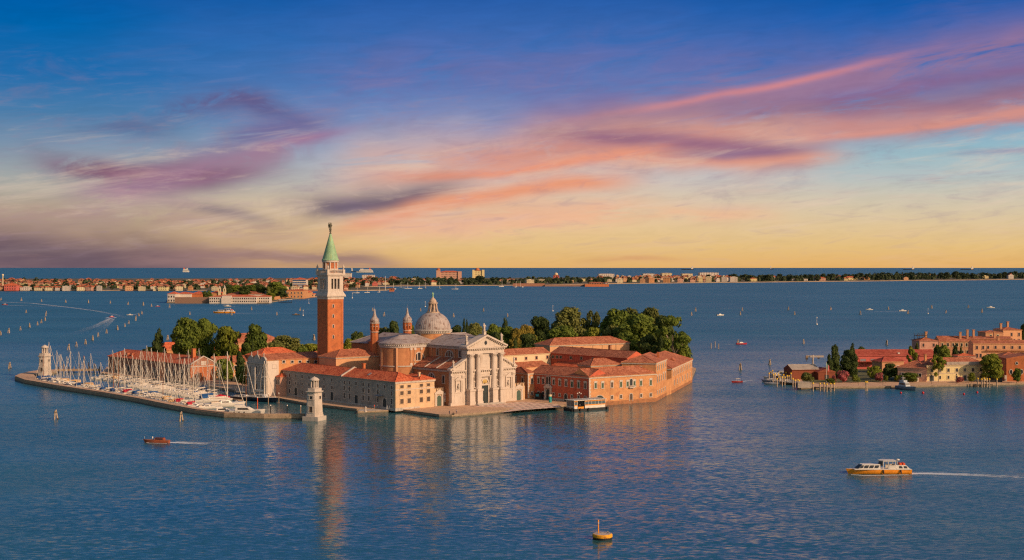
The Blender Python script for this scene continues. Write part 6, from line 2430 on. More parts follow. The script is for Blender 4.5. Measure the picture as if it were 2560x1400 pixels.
launch('small white boat near the end of the curving markers', 325, 788, R(185), 1.0)
wake([(328, 788), (336, 786.5), (360, 779)], 1.2, 1.8, 1.0, .2)
launch('red boat at the far left edge with a long wake', 12, 762.5, R(175), 1.2, red_cv)
wake([(16, 763), (60, 764.5), (120, 766), (230, 770), (420, 777)], 2.2, 2.5, .9, .15)
wake([(0, 755), (80, 758), (170, 768), (240, 777), (290, 787), (320, 796)], 4.0, 8.0, .7, .35)
launch('tiny red boat by the last far left marker', 394, 766.5, R(0), .9, red_cv)
wake([(390, 766.5), (378, 766.5)], 1.5, 1.2, .9, .4)
launch('dark rowing boat with a figure left of the bell tower', 740, 788, R(0), 1.2, wood_dark, wood)
for a in ([(0, 777), (60, 776.5), (130, 776)], [(400, 772), (520, 774), (700, 778.5)], [(860, 773), (930, 772), (1000, 772.5)], [(900, 788), (1000, 787), (1100, 788)], [(1280, 783), (1380, 782), (1384, 782)],
          [(1800, 771), (1900, 770), (2050, 770)], [(1850, 743), (2000, 742), (2100, 743)], [(1000, 752), (1150, 750), (1400, 752)]):
    wake(a, 3, 4, .5, .3)

# low timber pier closing the marina at the far left
a, b = G(138, 932), G(254, 931)
d = b - a
t = thing('timber_pier', 'low weathered timber pier with tall piles closing the far side of the marina', 'pier', (a.x, a.y, 0), math.atan2(d.y, d.x))
mb = MB()
mb.box(0, d.length, -1.2, 1.2, .9, 1.3)
mb.box(0, d.length, -1.2, -1.1, 1.3, 2.2)
mb.build('deck', wood, t)
n = 9
for i in range(n):
    mb = MB()
    x = d.length * (i + .5) / n
    mb.tube((x, 1.6, -1), (x + .1, 1.6, 3.2 + 1.6 * (i % 3 == 1)), .3, .25, 7)
    mb.build('pile', wood if i % 2 else wood_dark, t)
for px, py, h, lab in ((212, 930, 9.0, 'tall reddish leaning pile behind the left half of the marina'), (222, 928, 5.0, 'shorter dark pile beside the tall reddish one')):
    p = G(px, py)
    mb = MB()
    mb.tube((0, 0, -1), (-.5 if h > 6 else 0, 0, h), .34, .26, 8)
    tag(mb.build('mooring_pile', mat('reddish_pile', (.36, .16, .08), .85, .2, 1) if h > 6 else wood_dark, None, (p.x, p.y, 0)), lab, 'pile')
# ------------------------------------------------------------------ the tip of the right-hand island
z8 = lambda x, y: (1900 + x / 3.879, 790 + y / 3.879)
# boathouse shed at the point
b = Bld('boat_shed', 'dark red wooden boat shed with a pale roof at the tip of the right island', G(1980, 949, 1.2), R(10), 14.5, 11, 6.2, 8.4, mat('red_boards', (.22, .06, .03), .85, .2, 1), grey_pl, hip=(0, 0), axis='x', over=.5)
b.winl('front', 9, 1.4, 2.6, 3.0, name='door', pane=door_dark, frame=MATS['red_boards'])
b2 = Bld('boat_shed', 'open-fronted lean-to shed on the right of the red boat shed', G(2046, 950, 1.2), R(10), 9, 9, 5.2, 7.0, MATS['red_boards'], tiles_red, hip=(0, 0), axis='y')
b2.winl('front', 4.5, 1.3, 2.4, 2.0, name='door', pane=door_dark, frame=MATS['red_boards'])
# crane
p = Vector(((2032 - 1280) / F * 700, 700, 1.2))
t = thing('boat_crane', 'grey jib crane on a single column behind the boat shed', 'crane', tuple(p))
mb = MB()
ztop = Zp(892, 700)
mb.tube((0, 0, 1.2), (0, 0, ztop + 1.0), .5, .45, 8)
mb.build('column', stone_dim, t)
mb = MB()
mb.box(-3.6, 5.6, -.35, .35, ztop - .3, ztop + .7)
mb.build('jib', stone_dim, t)
mb = MB()
mb.box(-3.7, -2.6, -.6, .6, ztop - 1.4, ztop + .6)
mb.box(-3.4, -3.2, -.1, .1, ztop - 2.6, ztop - 1.4)
mb.build('counterweight', wood, t)
mb = MB()
mb.box(2.6, 3.4, -.4, .4, ztop - 1.0, ztop - .3)
mb.build('hoist', wood_dark, t)

# red boathouse and its side roofs
Yr = 752
rbh = Bld('red_boathouse', 'long pink-red boathouse with a dull red sheet roof behind the cypresses', XY(2140, Yr), R(1), 45, 13, Zp(889, Yr), Zp(874, Yr + 6), pink_pl, tiles_red, hip=(0, 0), over=.5)
for x in (1000, 1100):
    px, y0 = z8(x, 415)
    rbh.win('front', px, y0, h=1.7, w_=3.2, frame=pink_pl, pane=grey_cv)
rbh.part('lower_roof', tiles_red, lambda mb: mb.slab([(0, 5.4), (12, 5.4), (12, 5.6), (0, 5.6)], -4.0, .05))
rbh.part('vent', white_paint, lambda mb: mb.box(24, 25.2, 1.5, 2.6, Zp(886, Yr), Zp(882, Yr)))
st = Bld('stone_house', 'small brown house with a hipped red roof in front of the red boathouse', XY(2205, 722), R(20), 14, 9, 7.4, 9.6, rust_pl, tiles_red, hip=(1, 1))
st.winl('front', 4, 3.4, 1.6, 1.1)
st.winl('front', 10, 3.4, 1.6, 1.1)

# cream customs house
P0 = G(2316.6, 953.8, 1.2)
P1 = G(2469, 952, 1.2)
a = math.atan2(P1.y - P0.y, P1.x - P0.x)
ch2 = Bld('cream_house', 'cream two-storey waterfront house with a red hipped roof behind the plane trees', P0, a, (P1 - P0).length, 13, 9.3, 12.6, yellow_pl, tiles_old, hip=(1, 1), over=.4, plinth=(stone_dim, .5))
ch2.part('parapet', grey_pl, lambda mb: mb.box(10.5, (P1 - P0).length - .3, -.2, .3, 9.2, 10.9))
for z0, z1 in ((5.1, 5.35), (8.6, 8.95)):
    ch2.part('stringcourse', stone, lambda mb: mb.box(-.1, (P1 - P0).length + .1, -.12, 0, z0, z1))
q2 = lambda x: 2250 + x / 8.258
for x in (655, 825, 998, 1172, 1338, 1505, 1672):
    ch2.winz('front', q2(x), 5.9, 1.7, 1.3, frame=cream_pl)
for x in (825, 998, 1168, 1672):
    ch2.winz('front', q2(x), 2.4, 1.5, 1.0, frame=cream_pl)
for x, w_ in ((655, 2.0), (1340, 1.6)):
    ch2.winz('front', q2(x), 1.2, 2.9, w_, frame=stone, pane=door_dark, name='door')
for i in range(4):
    ch2.winl('left', 2 + i * 3, 5.9, 1.5, 1.1)
    ch2.winl('left', 2 + i * 3, 2.4, 1.5, 1.1)
ch2.chimney(3, 8, 10, 14.2, .5, orange_pl)
lw = Bld('low_house', 'low dull-red range running back from the cream house left corner', P0 + Vector((-13, 5, 0)), R(-28), 14, 18, 8.0, 11.0, rose_pl, tiles_old, hip=(1, 1))
for i in range(3):
    lw.winl('front', 2.5 + i * 4.2, 3.6, 1.6, 1.2)

# brick building at the right edge
bk = Bld('brick_building', 'orange brick building with round white-framed windows at the right edge', G(2516, 953, 1.2), R(-6), 22, 16, 12.6, 14.6, brick, tiles_old, hip=(0, 0), axis='y', over=.2)


def ovals(mb, x, z, rx, rz_):
    n = 16
    for i in range(n):
        f_ = lambda k, s_: (x + (rx + s_) * math.cos(2 * math.pi * k / n), z + (rz_ + s_) * math.sin(2 * math.pi * k / n))
        mb.slab([f_(i, 0), f_(i, .28), f_(i + 1, .28), f_(i + 1, 0)], -.2, .02)


for x, z, rx, rz_ in ((2.2, 5.9, .65, 1.1), (7.3, 6.0, .65, 1.1), (5.0, 10.2, .5, .6)):
    mb = MB()
    ovals(mb, x, z, rx, rz_)
    o = mb.build('window', stone, bk.t)
    mb = MB()
    mb.face([(x + rx * math.cos(2 * math.pi * i / 16), -.05, z + rz_ * math.sin(2 * math.pi * i / 16)) for i in range(16)])
    mb.build('pane', dark_pane, o, (0, 0, 0))
bk.part('pier', stone, lambda mb: mb.box(-.9, .2, -.3, .5, 1, 4.2))
# kiosk with green awning
p = G(2489, 955.5, 1.2)
t = thing('quay_kiosk', 'dark kiosk with a green awning between the cream house and brick building', 'kiosk', tuple(p))
mb = MB()
mb.box(-2.6, 3.4, 0, 3, 0, 2.8)
mb.build('booth', black_pt, t, (0, 0, 0))
mb = MB()
mb.slab([(-3.0, 2.8), (2.6, 2.8), (2.3, 3.4), (-2.4, 3.4)], -1.4, .6)
mb.build('awning', green_cv, t, (0, 0, 0))

# brown houses stacked behind
def house(label, px0, px1, yt, ye, Y, ang, wall, roof, D=12, hip=(1, 1), rows=(), chim=(), name='brown_house', axis='x', base=1.0, wn=None):
    O = XY(px0, Y)
    Ln = (XY(px1, Y) - O).length / math.cos(ang) if abs(ang) < 1 else (XY(px1, Y) - O).length
    b = Bld(name, label, O, ang, Ln, D, Zp(ye, Y), Zp(yt, Y + D / 2), wall, roof, base=base, hip=hip, axis=axis, over=.4)
    for zz_, h_, xs in rows:
        for x in xs:
            b.winl('front', Ln * x, zz_, h_, 1.1, frame=rose_pl if wall is not rust_pl else cream_pl, pane=wn or dark_pane)
    for x, y, h_ in chim:
        zr = Zp(yt, Y + D / 2)
        b.chimney(Ln * x, y, zr - 2, zr + h_, .6, rust_pl)
    return b


hr = lambda ye, Y, k: Zp(ye, Y) - k
house('pink brown house with funnel chimney at the left of the stacked houses', 2299, 2347, 844, 852.5, 770, R(4), rose_pl, tiles_old, 12, rows=((hr(852, 770, 3.4), 1.8, (.2, .75)), (hr(852, 770, 7.6), 1.8, (.2, .75))),
      chim=((.62, 8, 3.4),))
pbh = bpy.data.objects['brown_house']
mb = MB()
zt = Zp(841, 770)
mb.box(0.5, 6.5, 5, 10, zt, zt + .25)
for x in (.5, 3.4, 6.3):
    for y in (5, 9.8):
        mb.box(x, x + .2, y, y + .2, zt - 4, zt + 1.3)
mb.box(.5, 6.5, 5, 5.12, zt + 1.1, zt + 1.3)
mb.build('roof_terrace', wood_dark, pbh)
house('long pink brown house between the two funnel chimneys', 2348, 2424, 840, 853, 782, R(-4), rust_pl, tiles_old, 12, hip=(0, 0), rows=((hr(853, 782, 3.0), 1.9, (.1, .28, .45, .58, .72, .88)), (hr(853, 782, 7.2), 1.9, (.5, .62, .75, .9))),
      chim=((.95, 3, 4.0), (.72, 3, 2.6)))
fb = house('long peach balcony house at the right edge behind the plane tree', 2433, 2585, 850, 858.5, 752, R(-3), peach_pl, tiles_old, 10, hip=(0, 0), rows=((hr(858.5, 752, 3.2), 1.8, (.06, .16, .24, .36, .5, .63, .75, .9)),
                                                                                                                 (hr(858.5, 752, 8.0), 2.2, (.06, .12, .24, .34, .46, .58, .7, .85))), chim=((.45, 5, 2.0),))
fb.part('balcony', rust_pl, lambda mb: (mb.box(7, 34, -1.6, -.02, Zp(876, 752), Zp(876, 752) + .25), mb.box(7, 34, -1.65, -1.55, Zp(876, 752) + .25, Zp(876, 752) + 1.0)))
house('brown house with long roof and wide funnel chimney behind the balcony house', 2420, 2530, 841, 847, 800, R(-2), rust_pl, tiles_old, 12, hip=(0, 0), rows=((hr(847, 800, 3.0), 1.6, (.12, .3, .42, .55, .7, .84)),), chim=((.17, 4, 4.2), (.62, 2, 3.2)))
house('low-roofed orange house rising at the upper left of the right edge group', 2464, 2508, 826, 831, 830, R(3), rust_pl, tiles_old, 12, rows=((hr(831, 830, 3.2), 1.8, (.3, .7)),))
tp = house('tallest orange house with square chimney at the upper right edge', 2508, 2556, 818, 825, 845, R(5), peach_pl, tiles_old, 14, rows=((hr(825, 845, 3.8), 2.0, (.45, .85)), (hr(825, 845, 8.4), 2.6, (.35, .6, .85))), chim=((.1, 6, 2.6), (.55, 8, 3.6)))
house('low red-roofed annex before the balcony house', 2395, 2440, 884, 890, 722, R(2), rose_pl, tiles, 8, rows=((hr(890, 722, 3.0), 1.4, (.3, .7)),), name='low_house')
house('brown hipped roof behind the large plane tree left of the brick building', 2500, 2570, 880, 893, 700, R(0), rust_pl, tiles_old, 14, name='low_house')

GR = 'trees on the right island'
for a in [
    ('tallest dark poplar left of the red boathouse', 2087, 858, 690, 30, 'tall', 'dark', 1, 'tree'),
    ('shorter dark poplar leaning against the left of the tallest poplar', 2074, 884, 684, 22, 'tall', 'dark', 2, 'tree'),
    ('second tall dark poplar touching the red boathouse end', 2131, 858, 700, 24, 'tall', 'dark', 0, 'tree'),
    ('wide dark conifer between the two tall poplars', 2122, 876, 690, 40, 'broad', 'dark', 1, 'tree'),
    ('round dark tree top behind the red boathouse roof', 2153, 867, 775, 24, 'broad', 'dark', 0, 'tree'),
    ('pale green slender tree before the red boathouse roof', 2281, 867, 690, 26, 'open', 'bright', 1, 'tree'),
    ('thin leafy tree in front of the cream house left windows', 2346, 893, 668, 34, 'open', 'bright', 2, 'tree'),
    ('big plane tree shading the right end of the cream house', 2481, 886, 668, 50, 'broad', 'bright', 0, 'tree'),
    ('small round tree before the brick building', 2542, 921, 662, 20, 'broad', 'green', 1, 'tree'),
    ('small clipped tree by the cream house door', 2429, 932, 664, 15, 'broad', 'bright', 2, 'tree'),
    ('dark cypress left of the pink brown house', 2293, 859, 760, 13, 'column', 'dark', 0, 'tree'),
    ('ivy-covered tree right of the pink brown house', 2342, 862, 745, 16, 'broad', 'green', 1, 'tree'),
    ('round green tree below the long pink brown house', 2362, 864, 735, 30, 'broad', 'green', 0, 'tree'),
    ('pair of dark cypresses below the funnel chimneys, left one', 2388, 862, 740, 18, 'column', 'dark', 1, 'tree'),
    ('smaller right one of the dark cypresses below the funnel chimneys', 2402, 867, 742, 9, 'column', 'dark', 2, 'tree'),
    ('dark tree at the very top right corner houses', 2560, 812, 850, 18, 'broad', 'dark', 2, 'tree'),
    ('dark green shrub tree in front of the red boathouse middle', 2222, 909, 682, 32, 'broad', 'dark', 2, 'tree'),
    ('light green tree left of the dark shrub tree', 2188, 915, 678, 26, 'broad', 'bright', 1, 'tree'),
    ('young tree on the lawn before the pink walls', 2176, 918, 672, 20, 'open', 'bright', 0, 'tree'),
    ('low dark green tree right of the dark shrub tree', 2245, 918, 680, 26, 'broad', 'green', 1, 'tree'),
    ('spreading low tree behind the grey patrol boat', 2272, 932, 668, 44, 'broad', 'green', 2, 'tree'),
    ('dark olive bush before the red boat shed', 2018, 931, 662, 36, 'bush', 'olive', 0, 'bush'),
    ('large pink oleander bush beside the poplars', 2108, 926, 664, 32, 'bush', 'pink', 0, 'bush'),
    ('small pink oleander left of the large pink oleander', 2087, 934, 662, 14, 'bush', 'pink', 1, 'bush'),
    ('pink oleander behind the young tree on the lawn', 2196, 929, 668, 22, 'bush', 'pink', 2, 'bush'),
    ('pink oleander beside the cream house left wall', 2291, 933, 672, 20, 'bush', 'pink', 0, 'bush'),
    ('pink oleander in front of the cream house door', 2397, 939, 662, 24, 'bush', 'pink', 1, 'bush'),
    ('low green bush at the foot of the flagpole', 2077, 945, 655, 30, 'bush', 'green', 1, 'bush'),
    ('round green bush right of the lawn path', 2242, 936, 668, 14, 'bush', 'bright', 2, 'bush'),
    ('green bush below the dark conifer', 2140, 936, 664, 26, 'bush', 'green', 2, 'bush'),
    ('clipped bush between lawn tree and dark shrub tree', 2214, 938, 664, 18, 'bush', 'bright', 0, 'bush'),
]:
    tree(a[0], a[1], a[2], a[3], a[4], a[5], a[6], seed=a[7], group=GR, cat=a[8])

# flag pole
p = G(2066, 959, 1.2)
t = thing('flagpole', 'tall flagpole with a drooping green, white and red flag', 'flagpole', tuple(p))
mb = MB()
ht = Zp(905, p.y)
mb.tube((0, 0, 1.2), (0, 0, ht), .11, .08, 6)
mb.build('pole', white_paint, t)
mb = MB()
for i in range(3):
    rows = []
    for k in range(4):
        x = .1 + (i + k / 3) * .42
        rows.append([(x, .15 * math.sin(x * 5), ht - .3 - x * 1.2), (x, .15 * math.sin(x * 5 + .5), ht - 2.9 - x * 1.6)])
    mb.grid(rows, i)
mb.build('flag', [green_cv, white_cv, red_cv], t)

# quay lamps, posts with yellow caps, jetties
ql = MB()
ql.tube((0, 0, 0), (0, 0, 4.0), .08, .06, 6)
ql.lathe([(.05, 3.9), (.3, 4.2), (.32, 4.5), (.05, 4.8)], 8)
qm = ql.mesh('street_lamp', black_pt)
for i, (x, y, wh) in enumerate(((952, 672, 'left of the patrol boat, leftmost one'), (1192, 668, 'midway to the patrol boat'), (1662, 660, 'right of the patrol boat'), (1905, 655, 'before the pink oleander by the cream house'), (2530, 640, 'at the right edge'))):
    px, py = z8(x, y)
    tag(put('street_lamp', qm, None, tuple(G(px, py, 1.2))), 'dark quay lamp ' + wh, 'street lamp', 'quay lamps of the right island')
yc = mat('yellow_cap', (.75, .45, .03), .6, .1, 2)


def capped(px, py, h, label, group):
    p = G(px, py)
    mb = MB()
    mb.tube((0, 0, -1), (0, 0, h), .32, .28, 7)
    o = mb.mesh('pile', pm)
    t = thing('capped_post', label, 'post', (p.x, p.y, -1), 0, group)
    put('pile', o, t)
    mb = MB()
    mb.lathe([(.4, h - .1), (.4, h + .4), (.02, h + .65)], 8)
    mb.build('cap', yc, t)


for i, (x, y) in enumerate(((88, 640), (105, 622), (122, 600), (130, 655), (148, 640), (165, 685), (178, 650), (190, 665), (203, 620), (215, 680), (228, 650), (240, 670), (255, 630), (262, 660), (280, 655), (300, 640), (318, 690), (340, 700), (365, 708), (380, 712))):
    px, py = z8(x, y)
    capped(px, py, 4.2 - .3 * (i % 3), f'yellow-capped post, {nth(i + 1)} from the left at the point docks', 'capped posts at the point docks')
for i, (x, y) in enumerate(((515, 730), (582, 728), (620, 732), (648, 735), (685, 735), (718, 728))):
    px, py = z8(x, y)
    capped(px, py, 3.6 - .3 * (i % 2), f'yellow-capped post, {nth(i + 1)} from the left around the left jetty', 'capped posts at the small jetty')
for i, x in enumerate((1025, 1040)):
    px, py = z8(x, 726)
    capped(px, py, 4.0, ('left' if i == 0 else 'right') + ' post of the lone pair standing off the quay', 'lone pair of posts')
for i, (x, y) in enumerate(((2112, 690), (2150, 690), (2172, 688), (2200, 688), (2225, 695), (2297, 690))):
    px, py = z8(x, y)
    capped(px, py, 4.0 - .3 * (i % 2), f'yellow-capped post, {nth(i + 1)} from the left at the right jetty', 'capped posts at the right jetty')


def jetty(x0, y0, x1, y1, label):
    a, b = G(*z8(x0, y0)), G(*z8(x1, y1))
    d = b - a
    t = thing('jetty', label, 'jetty', (a.x, a.y, 0), math.atan2(d.y, d.x))
    mb = MB()
    mb.box(0, d.length, -1.1, 1.1, .9, 1.15)
    mb.build('deck', wood_dark, t)
    n = max(2, int(d.length / 3))
    for i in range(n + 1):
        for y in (-1.0, 1.0):
            mb = MB()
            mb.tube((d.length * i / n, y, -1), (d.length * i / n, y, 1.3), .16, .16, 6)
            mb.build('pile', wood_dark, t)


jetty(530, 712, 720, 722, 'small dark timber jetty left of the patrol boat')
jetty(2080, 690, 2240, 684, 'small timber jetty at the foot of the plane tree')
# dock boats at the point
for i, (x, y, c, lab) in enumerate(((95, 640, grey_pt, 'grey motorboat at the outer left of the point docks'), (140, 615, white_paint, 'white motorboat second from the left at the point docks'), (180, 600, navy, 'dark blue boat at the point docks'),
                                    (220, 590, white_paint, 'white cabin boat nearest the dark shed'), (250, 620, navy, 'dark boat in the middle of the point docks'), (210, 640, white_paint, 'low white boat behind the middle posts of the point docks'),
                                    (300, 668, wood_dark, 'dark open workboat at the right of the point docks'), (120, 665, grey_pt, 'grey boat at the front of the point docks'), (330, 605, blue_cv, 'blue-hulled boat beside the shed'), (110, 608, white_paint, 'white boat at the back left of the point docks'), (165, 632, white_paint, 'white boat in the front middle of the point docks'), (200, 572, white_paint, 'white boat at the very back of the point docks'), (272, 602, white_paint, 'white boat tight against the dark shed'), (240, 655, grey_pt, 'grey boat right of the front middle white one'))):
    px, py = z8(x, y)
    launch(lab, px, py, R(150 + 25 * (i % 3)), 1.05 if i in (0, 1, 7, 9) else 1.4, c, white_paint if i % 2 == 0 else grey_cv, i % 3 == 1)
mb = MB()
mb.box(-3.2, 3.2, -1.2, 1.2, 0, 2.4)
mb.slab([(-3.4, 2.4), (3.4, 2.4), (3.4, 2.6), (-3.4, 2.9)], -1.4, 1.4)
tag(mb.build('ticket_booth', grey_pl, None, tuple(G(2010, 969, 1.2)), R(2)), 'pale grey sheet-metal booth on the quay at the point', 'booth')
mb = MB()
mb.box(-.5, .5, -.4, .4, 0, 1.9)
tag(mb.build('planter', white_pl, None, tuple(G(2294, 954, 1.2))), 'white block planter behind the patrol boat', 'planter')

# patrol boat moored bow-on
p = G(2265, 974)
t = thing('patrol_boat', 'grey patrol boat with wheelhouse moored bow-out at the right quay', 'patrol boat', (p.x, p.y, 0), R(-68))
t.scale = (1.02, 1.02, 1.02)
mb = MB()
hull_mb(mb, 12, 4.2, 1.5, rake=1.2, sheer=.45)
mb.build('hull', [grey_pt, grey_pt], t)
mb = MB()
mb.prism([(-3.6, -1.5), (1.6, -1.3), (1.6, 1.3), (-3.6, 1.5)], 1.5, 3.4, 0, top=[(-3.4, -1.3), (.8, -1.1), (.8, 1.1), (-3.4, 1.3)])
mb.box(-3.4, -.4, -1.0, 1.0, 3.4, 4.3)
mb.build('wheelhouse', mat('pale_grey_paint', (.42, .44, .46), .5, .08, 1), t)
mb = MB()
mb.face([(1.35, -1.1, 2.2), (1.35, 1.1, 2.2), (.98, 1.0, 3.1), (.98, -1.0, 3.1)])
mb.slab([(-2.8, 2.3), (.9, 2.3), (.6, 3.0), (-2.8, 3.0)], -1.47, -1.41)
mb.slab([(-2.8, 2.3), (.9, 2.3), (.6, 3.0), (-2.8, 3.0)], 1.41, 1.47)
mb.build('window', dark_pane, t)
mb = MB()
mb.tube((-2.2, 0, 4.3), (-2.2, 0, 6.6), .1, .06, 6)
mb.box(-2.9, -1.5, -.8, .8, 5.2, 5.35)
mb.build('radar_mast', white_paint, t)
for x, y, lab in ((1366, 752, 'small dark red mooring buoy just left below the patrol boat'), (1580, 752, 'largest red mooring buoy right of the patrol boat'), (1977, 764, 'red mooring buoy below the cream house'), (2106, 748, 'red mooring buoy before the right jetty')):
    px, py = z8(x, y)
    p = G(px, py)
    mb = MB()
    mb.ball((0, 0, .35), .62 if x == 1580 else .5, n=12)
    tag(mb.build('mooring_buoy', mat('red_buoy', (.5, .02, .03), .4, .1, 1), None, (p.x, p.y, 0)), lab, 'buoy', 'red mooring buoys')
# ------------------------------------------------------------------ island in the middle distance
I0 = G(419, 757.6)
scl_ = I0.y / F


def isl_b(name, label, px0, px1, yb, ytop, yr, D, wall, roof=tiles, ang=0.0, hip=(1, 1), wins=0, rows=2):
    O = G(px0, yb)
    Ln = (px1 - px0) / F * O.y / max(.5, math.cos(ang))
    ze = Zp(ytop, O.y)
    b = Bld(name, label, O, ang, Ln, D, ze, Zp(yr, O.y + D / 2), wall, roof, base=.6, hip=hip, over=.6)
    if wins:
        for r in range(rows):
            for i in range(wins):
                b.winl('front', Ln * (i + .5) / wins, 2.5 + (ze - 2) / rows * r, (ze - 2) / rows * .5, 2.0, frame=white_pl)
    return b


isl_b('island_building', 'white end block at the left tip of the middle island', 419, 438, 757.6, 735, 729, 34, white_pl, wins=3)
b = isl_b('island_building', 'long white wing with a row of small windows on the middle island', 438, 476, 756.5, 735, 729.5, 40, white_pl, ang=R(3), wins=11, rows=1)
isl_b('island_building', 'plain brick wing right of the long white wing on the middle island', 476, 505, 756, 735, 728.5, 40, brick, wins=4, rows=1)
mb = MB()
mb.box(0, (522 - 437) / F * I0.y, 0, 1.5, -.5, 10.2)
tag(mb.build('boundary_wall', brick_old, None, tuple(G(437, 758.6))), 'low brick waterside wall between the white blocks of the middle island', 'wall')
b = isl_b('island_building', 'long white central building with two storeys of windows on the middle island', 523, 641, 759, 742, 737, 38, white_pl, wins=22)
b.part('portico', white_pl, lambda mb: (mb.box(20, 36, -2.5, 0, 0, Zp(744, I0.y)), mb.box(21, 36, -1.5, 4, Zp(744, I0.y), Zp(738, I0.y))))
isl_b('island_building', 'white right-hand block of the central building on the middle island', 641, 673, 758.6, 742, 737, 44, white_pl, ang=R(5), wins=6)
isl_b('island_building', 'red-roofed rear building seen above the central building of the middle island', 566, 664, 747, 736, 728, 40, white_pl, tiles_old, wins=0)
isl_b('island_building', 'low red-roofed building beside the twin towers of the middle island', 524, 552, 749, 733, 727, 40, orange_pl)
isl_b('island_building', 'orange corner building at the right end of the middle island', 716, 758, 747, 726.5, 723, 60, orange_pl, wins=5)
isl_b('island_building', 'smaller orange building stepping down to the right tip of the middle island', 758, 770, 745, 731, 727, 60, orange_pl, wins=2)
isl_b('island_building', 'little pavilion at the far right tip of the middle island', 772, 785, 743.5, 735, 733, 40, peach_pl, wins=2, rows=1)
a, c = G(673, 754), G(728, 745.5)
d = c - a
mb = MB()
mb.box(0, d.length, 0, 2, -.5, 7.0)
tag(mb.build('boundary_wall', orange_pl, None, (a.x, a.y, 0), math.atan2(d.y, d.x)), 'long orange garden wall leading to the right tip of the middle island', 'wall')
for px, lab in ((549, 'left'), (561.5, 'right')):
    p = G(px, 749)
    k = p.y / F
    t = thing('church_tower', lab + ' of the twin cream church towers on the middle island', 'church tower', (p.x, p.y, .6), 0, 'twin towers of the middle island')
    mb = MB()
    w_ = 3.0 * k
    z0, z1, z2, z3 = Zp(730, p.y), Zp(722, p.y), Zp(718, p.y), Zp(714 - (px > 555) * 3, p.y)
    mb.box(-w_, w_, -w_, w_, .5, z0)
    mb.box(-w_ * 1.15, w_ * 1.15, -w_ * 1.15, w_ * 1.15, z0, z0 + 1)
    for x in (-w_ * .75, w_ * .75):
        for y in (-w_ * .75, w_ * .75):
            mb.box(x - w_ * .3, x + w_ * .3, y - w_ * .3, y + w_ * .3, z0 + 1, z1)
    mb.box(-w_ * 1.1, w_ * 1.1, -w_ * 1.1, w_ * 1.1, z1, z1 + 1)
    mb.build('shaft', cream_pl, t)
    mb = MB()
    mb.lathe([(w_ * .85, z1 + 1), (w_ * .8, z2), (w_ * .5, z2 + 1.5), (w_ * .2, z3 - 1), (.02, z3)], 12, smooth=False)
    mb.build('cap', stone_dim, t)
p = G(681, 757)
mb = MB()
mb.box(0, 22, 0, 6, .6, 1.2)
mb.box(0, 22, 0, 6, 5.0, 5.6, 1)
for i in range(6):
    mb.box(i * 4.2, i * 4.2 + .5, 0, .5, 1.2, 5.0)
tag(mb.build('landing_shelter', [black_pt, white_paint], None, (p.x + 10, p.y, 0)), 'dark landing shelter with white roof at the right of the middle island', 'landing stage')
GS = 'trees on the middle island'
for i, (px, yt, w_, Y, sh, c_) in enumerate(((513, 728, 18, 2250, 'broad', 'dark'), (524, 727, 12, 2300, 'broad', 'green'), (570, 712, 22, 2520, 'broad', 'dark'), (592, 713, 34, 2540, 'broad', 'green'), (612, 715, 28, 2500, 'broad', 'dark'),
                                             (632, 712, 34, 2560, 'broad', 'green'), (652, 711, 26, 2520, 'broad', 'dark'), (671, 716, 12, 2460, 'column', 'olive'), (693, 705, 44, 2500, 'broad', 'green'), (676, 732, 22, 2260, 'broad', 'bright'), (707, 722, 24, 2420, 'broad', 'dark'))):
    tree(f'{ {"dark": "dark", "green": "green", "olive": "brownish narrow", "bright": "light green"}[c_] } tree on the middle island, {nth(i + 1) if i < 9 else ["front right", "last right"][i - 9]} {"from the left" if i < 9 else "one"}', px, yt, Y, w_, sh, c_, base=1.6, group=GS, seed=i)

# ------------------------------------------------------------------ the long far shore with its houses and trees
FW = {'cream': cream_pl, 'yellow': yellow_pl, 'white': white_pl, 'orange': orange_pl, 'peach': peach_pl, 'rose': rose_pl, 'red': pink_pl}
FR = {'red': tile_mat('far_red_tiles', (.22, .06, .035), (.36, .105, .055), (.44, .15, .08), .2), 'brown': tile_mat('far_brown_tiles', (.18, .07, .045), (.28, .115, .07), (.36, .17, .1), .2), 'flat': white_pl}
SHORE = [(-40, 727.3), (868, 727.3), (905, 718), (1000, 715.8), (1280, 714), (1530, 710), (1800, 707), (2200, 703), (2600, 698)]
SKY_ = [(-40, 691), (150, 694), (320, 697), (500, 696), (700, 694), (800, 690), (900, 690), (1000, 692), (1300, 692), (1550, 689), (1800, 689), (2000, 691), (2200, 687), (2600, 684)]


def lerp(tab, x):
    for (a, b), (c, d) in zip(tab, tab[1:]):
        if a <= x <= c:
            return b + (d - b) * (x - a) / (c - a)
    return tab[-1][1]


HC = {}


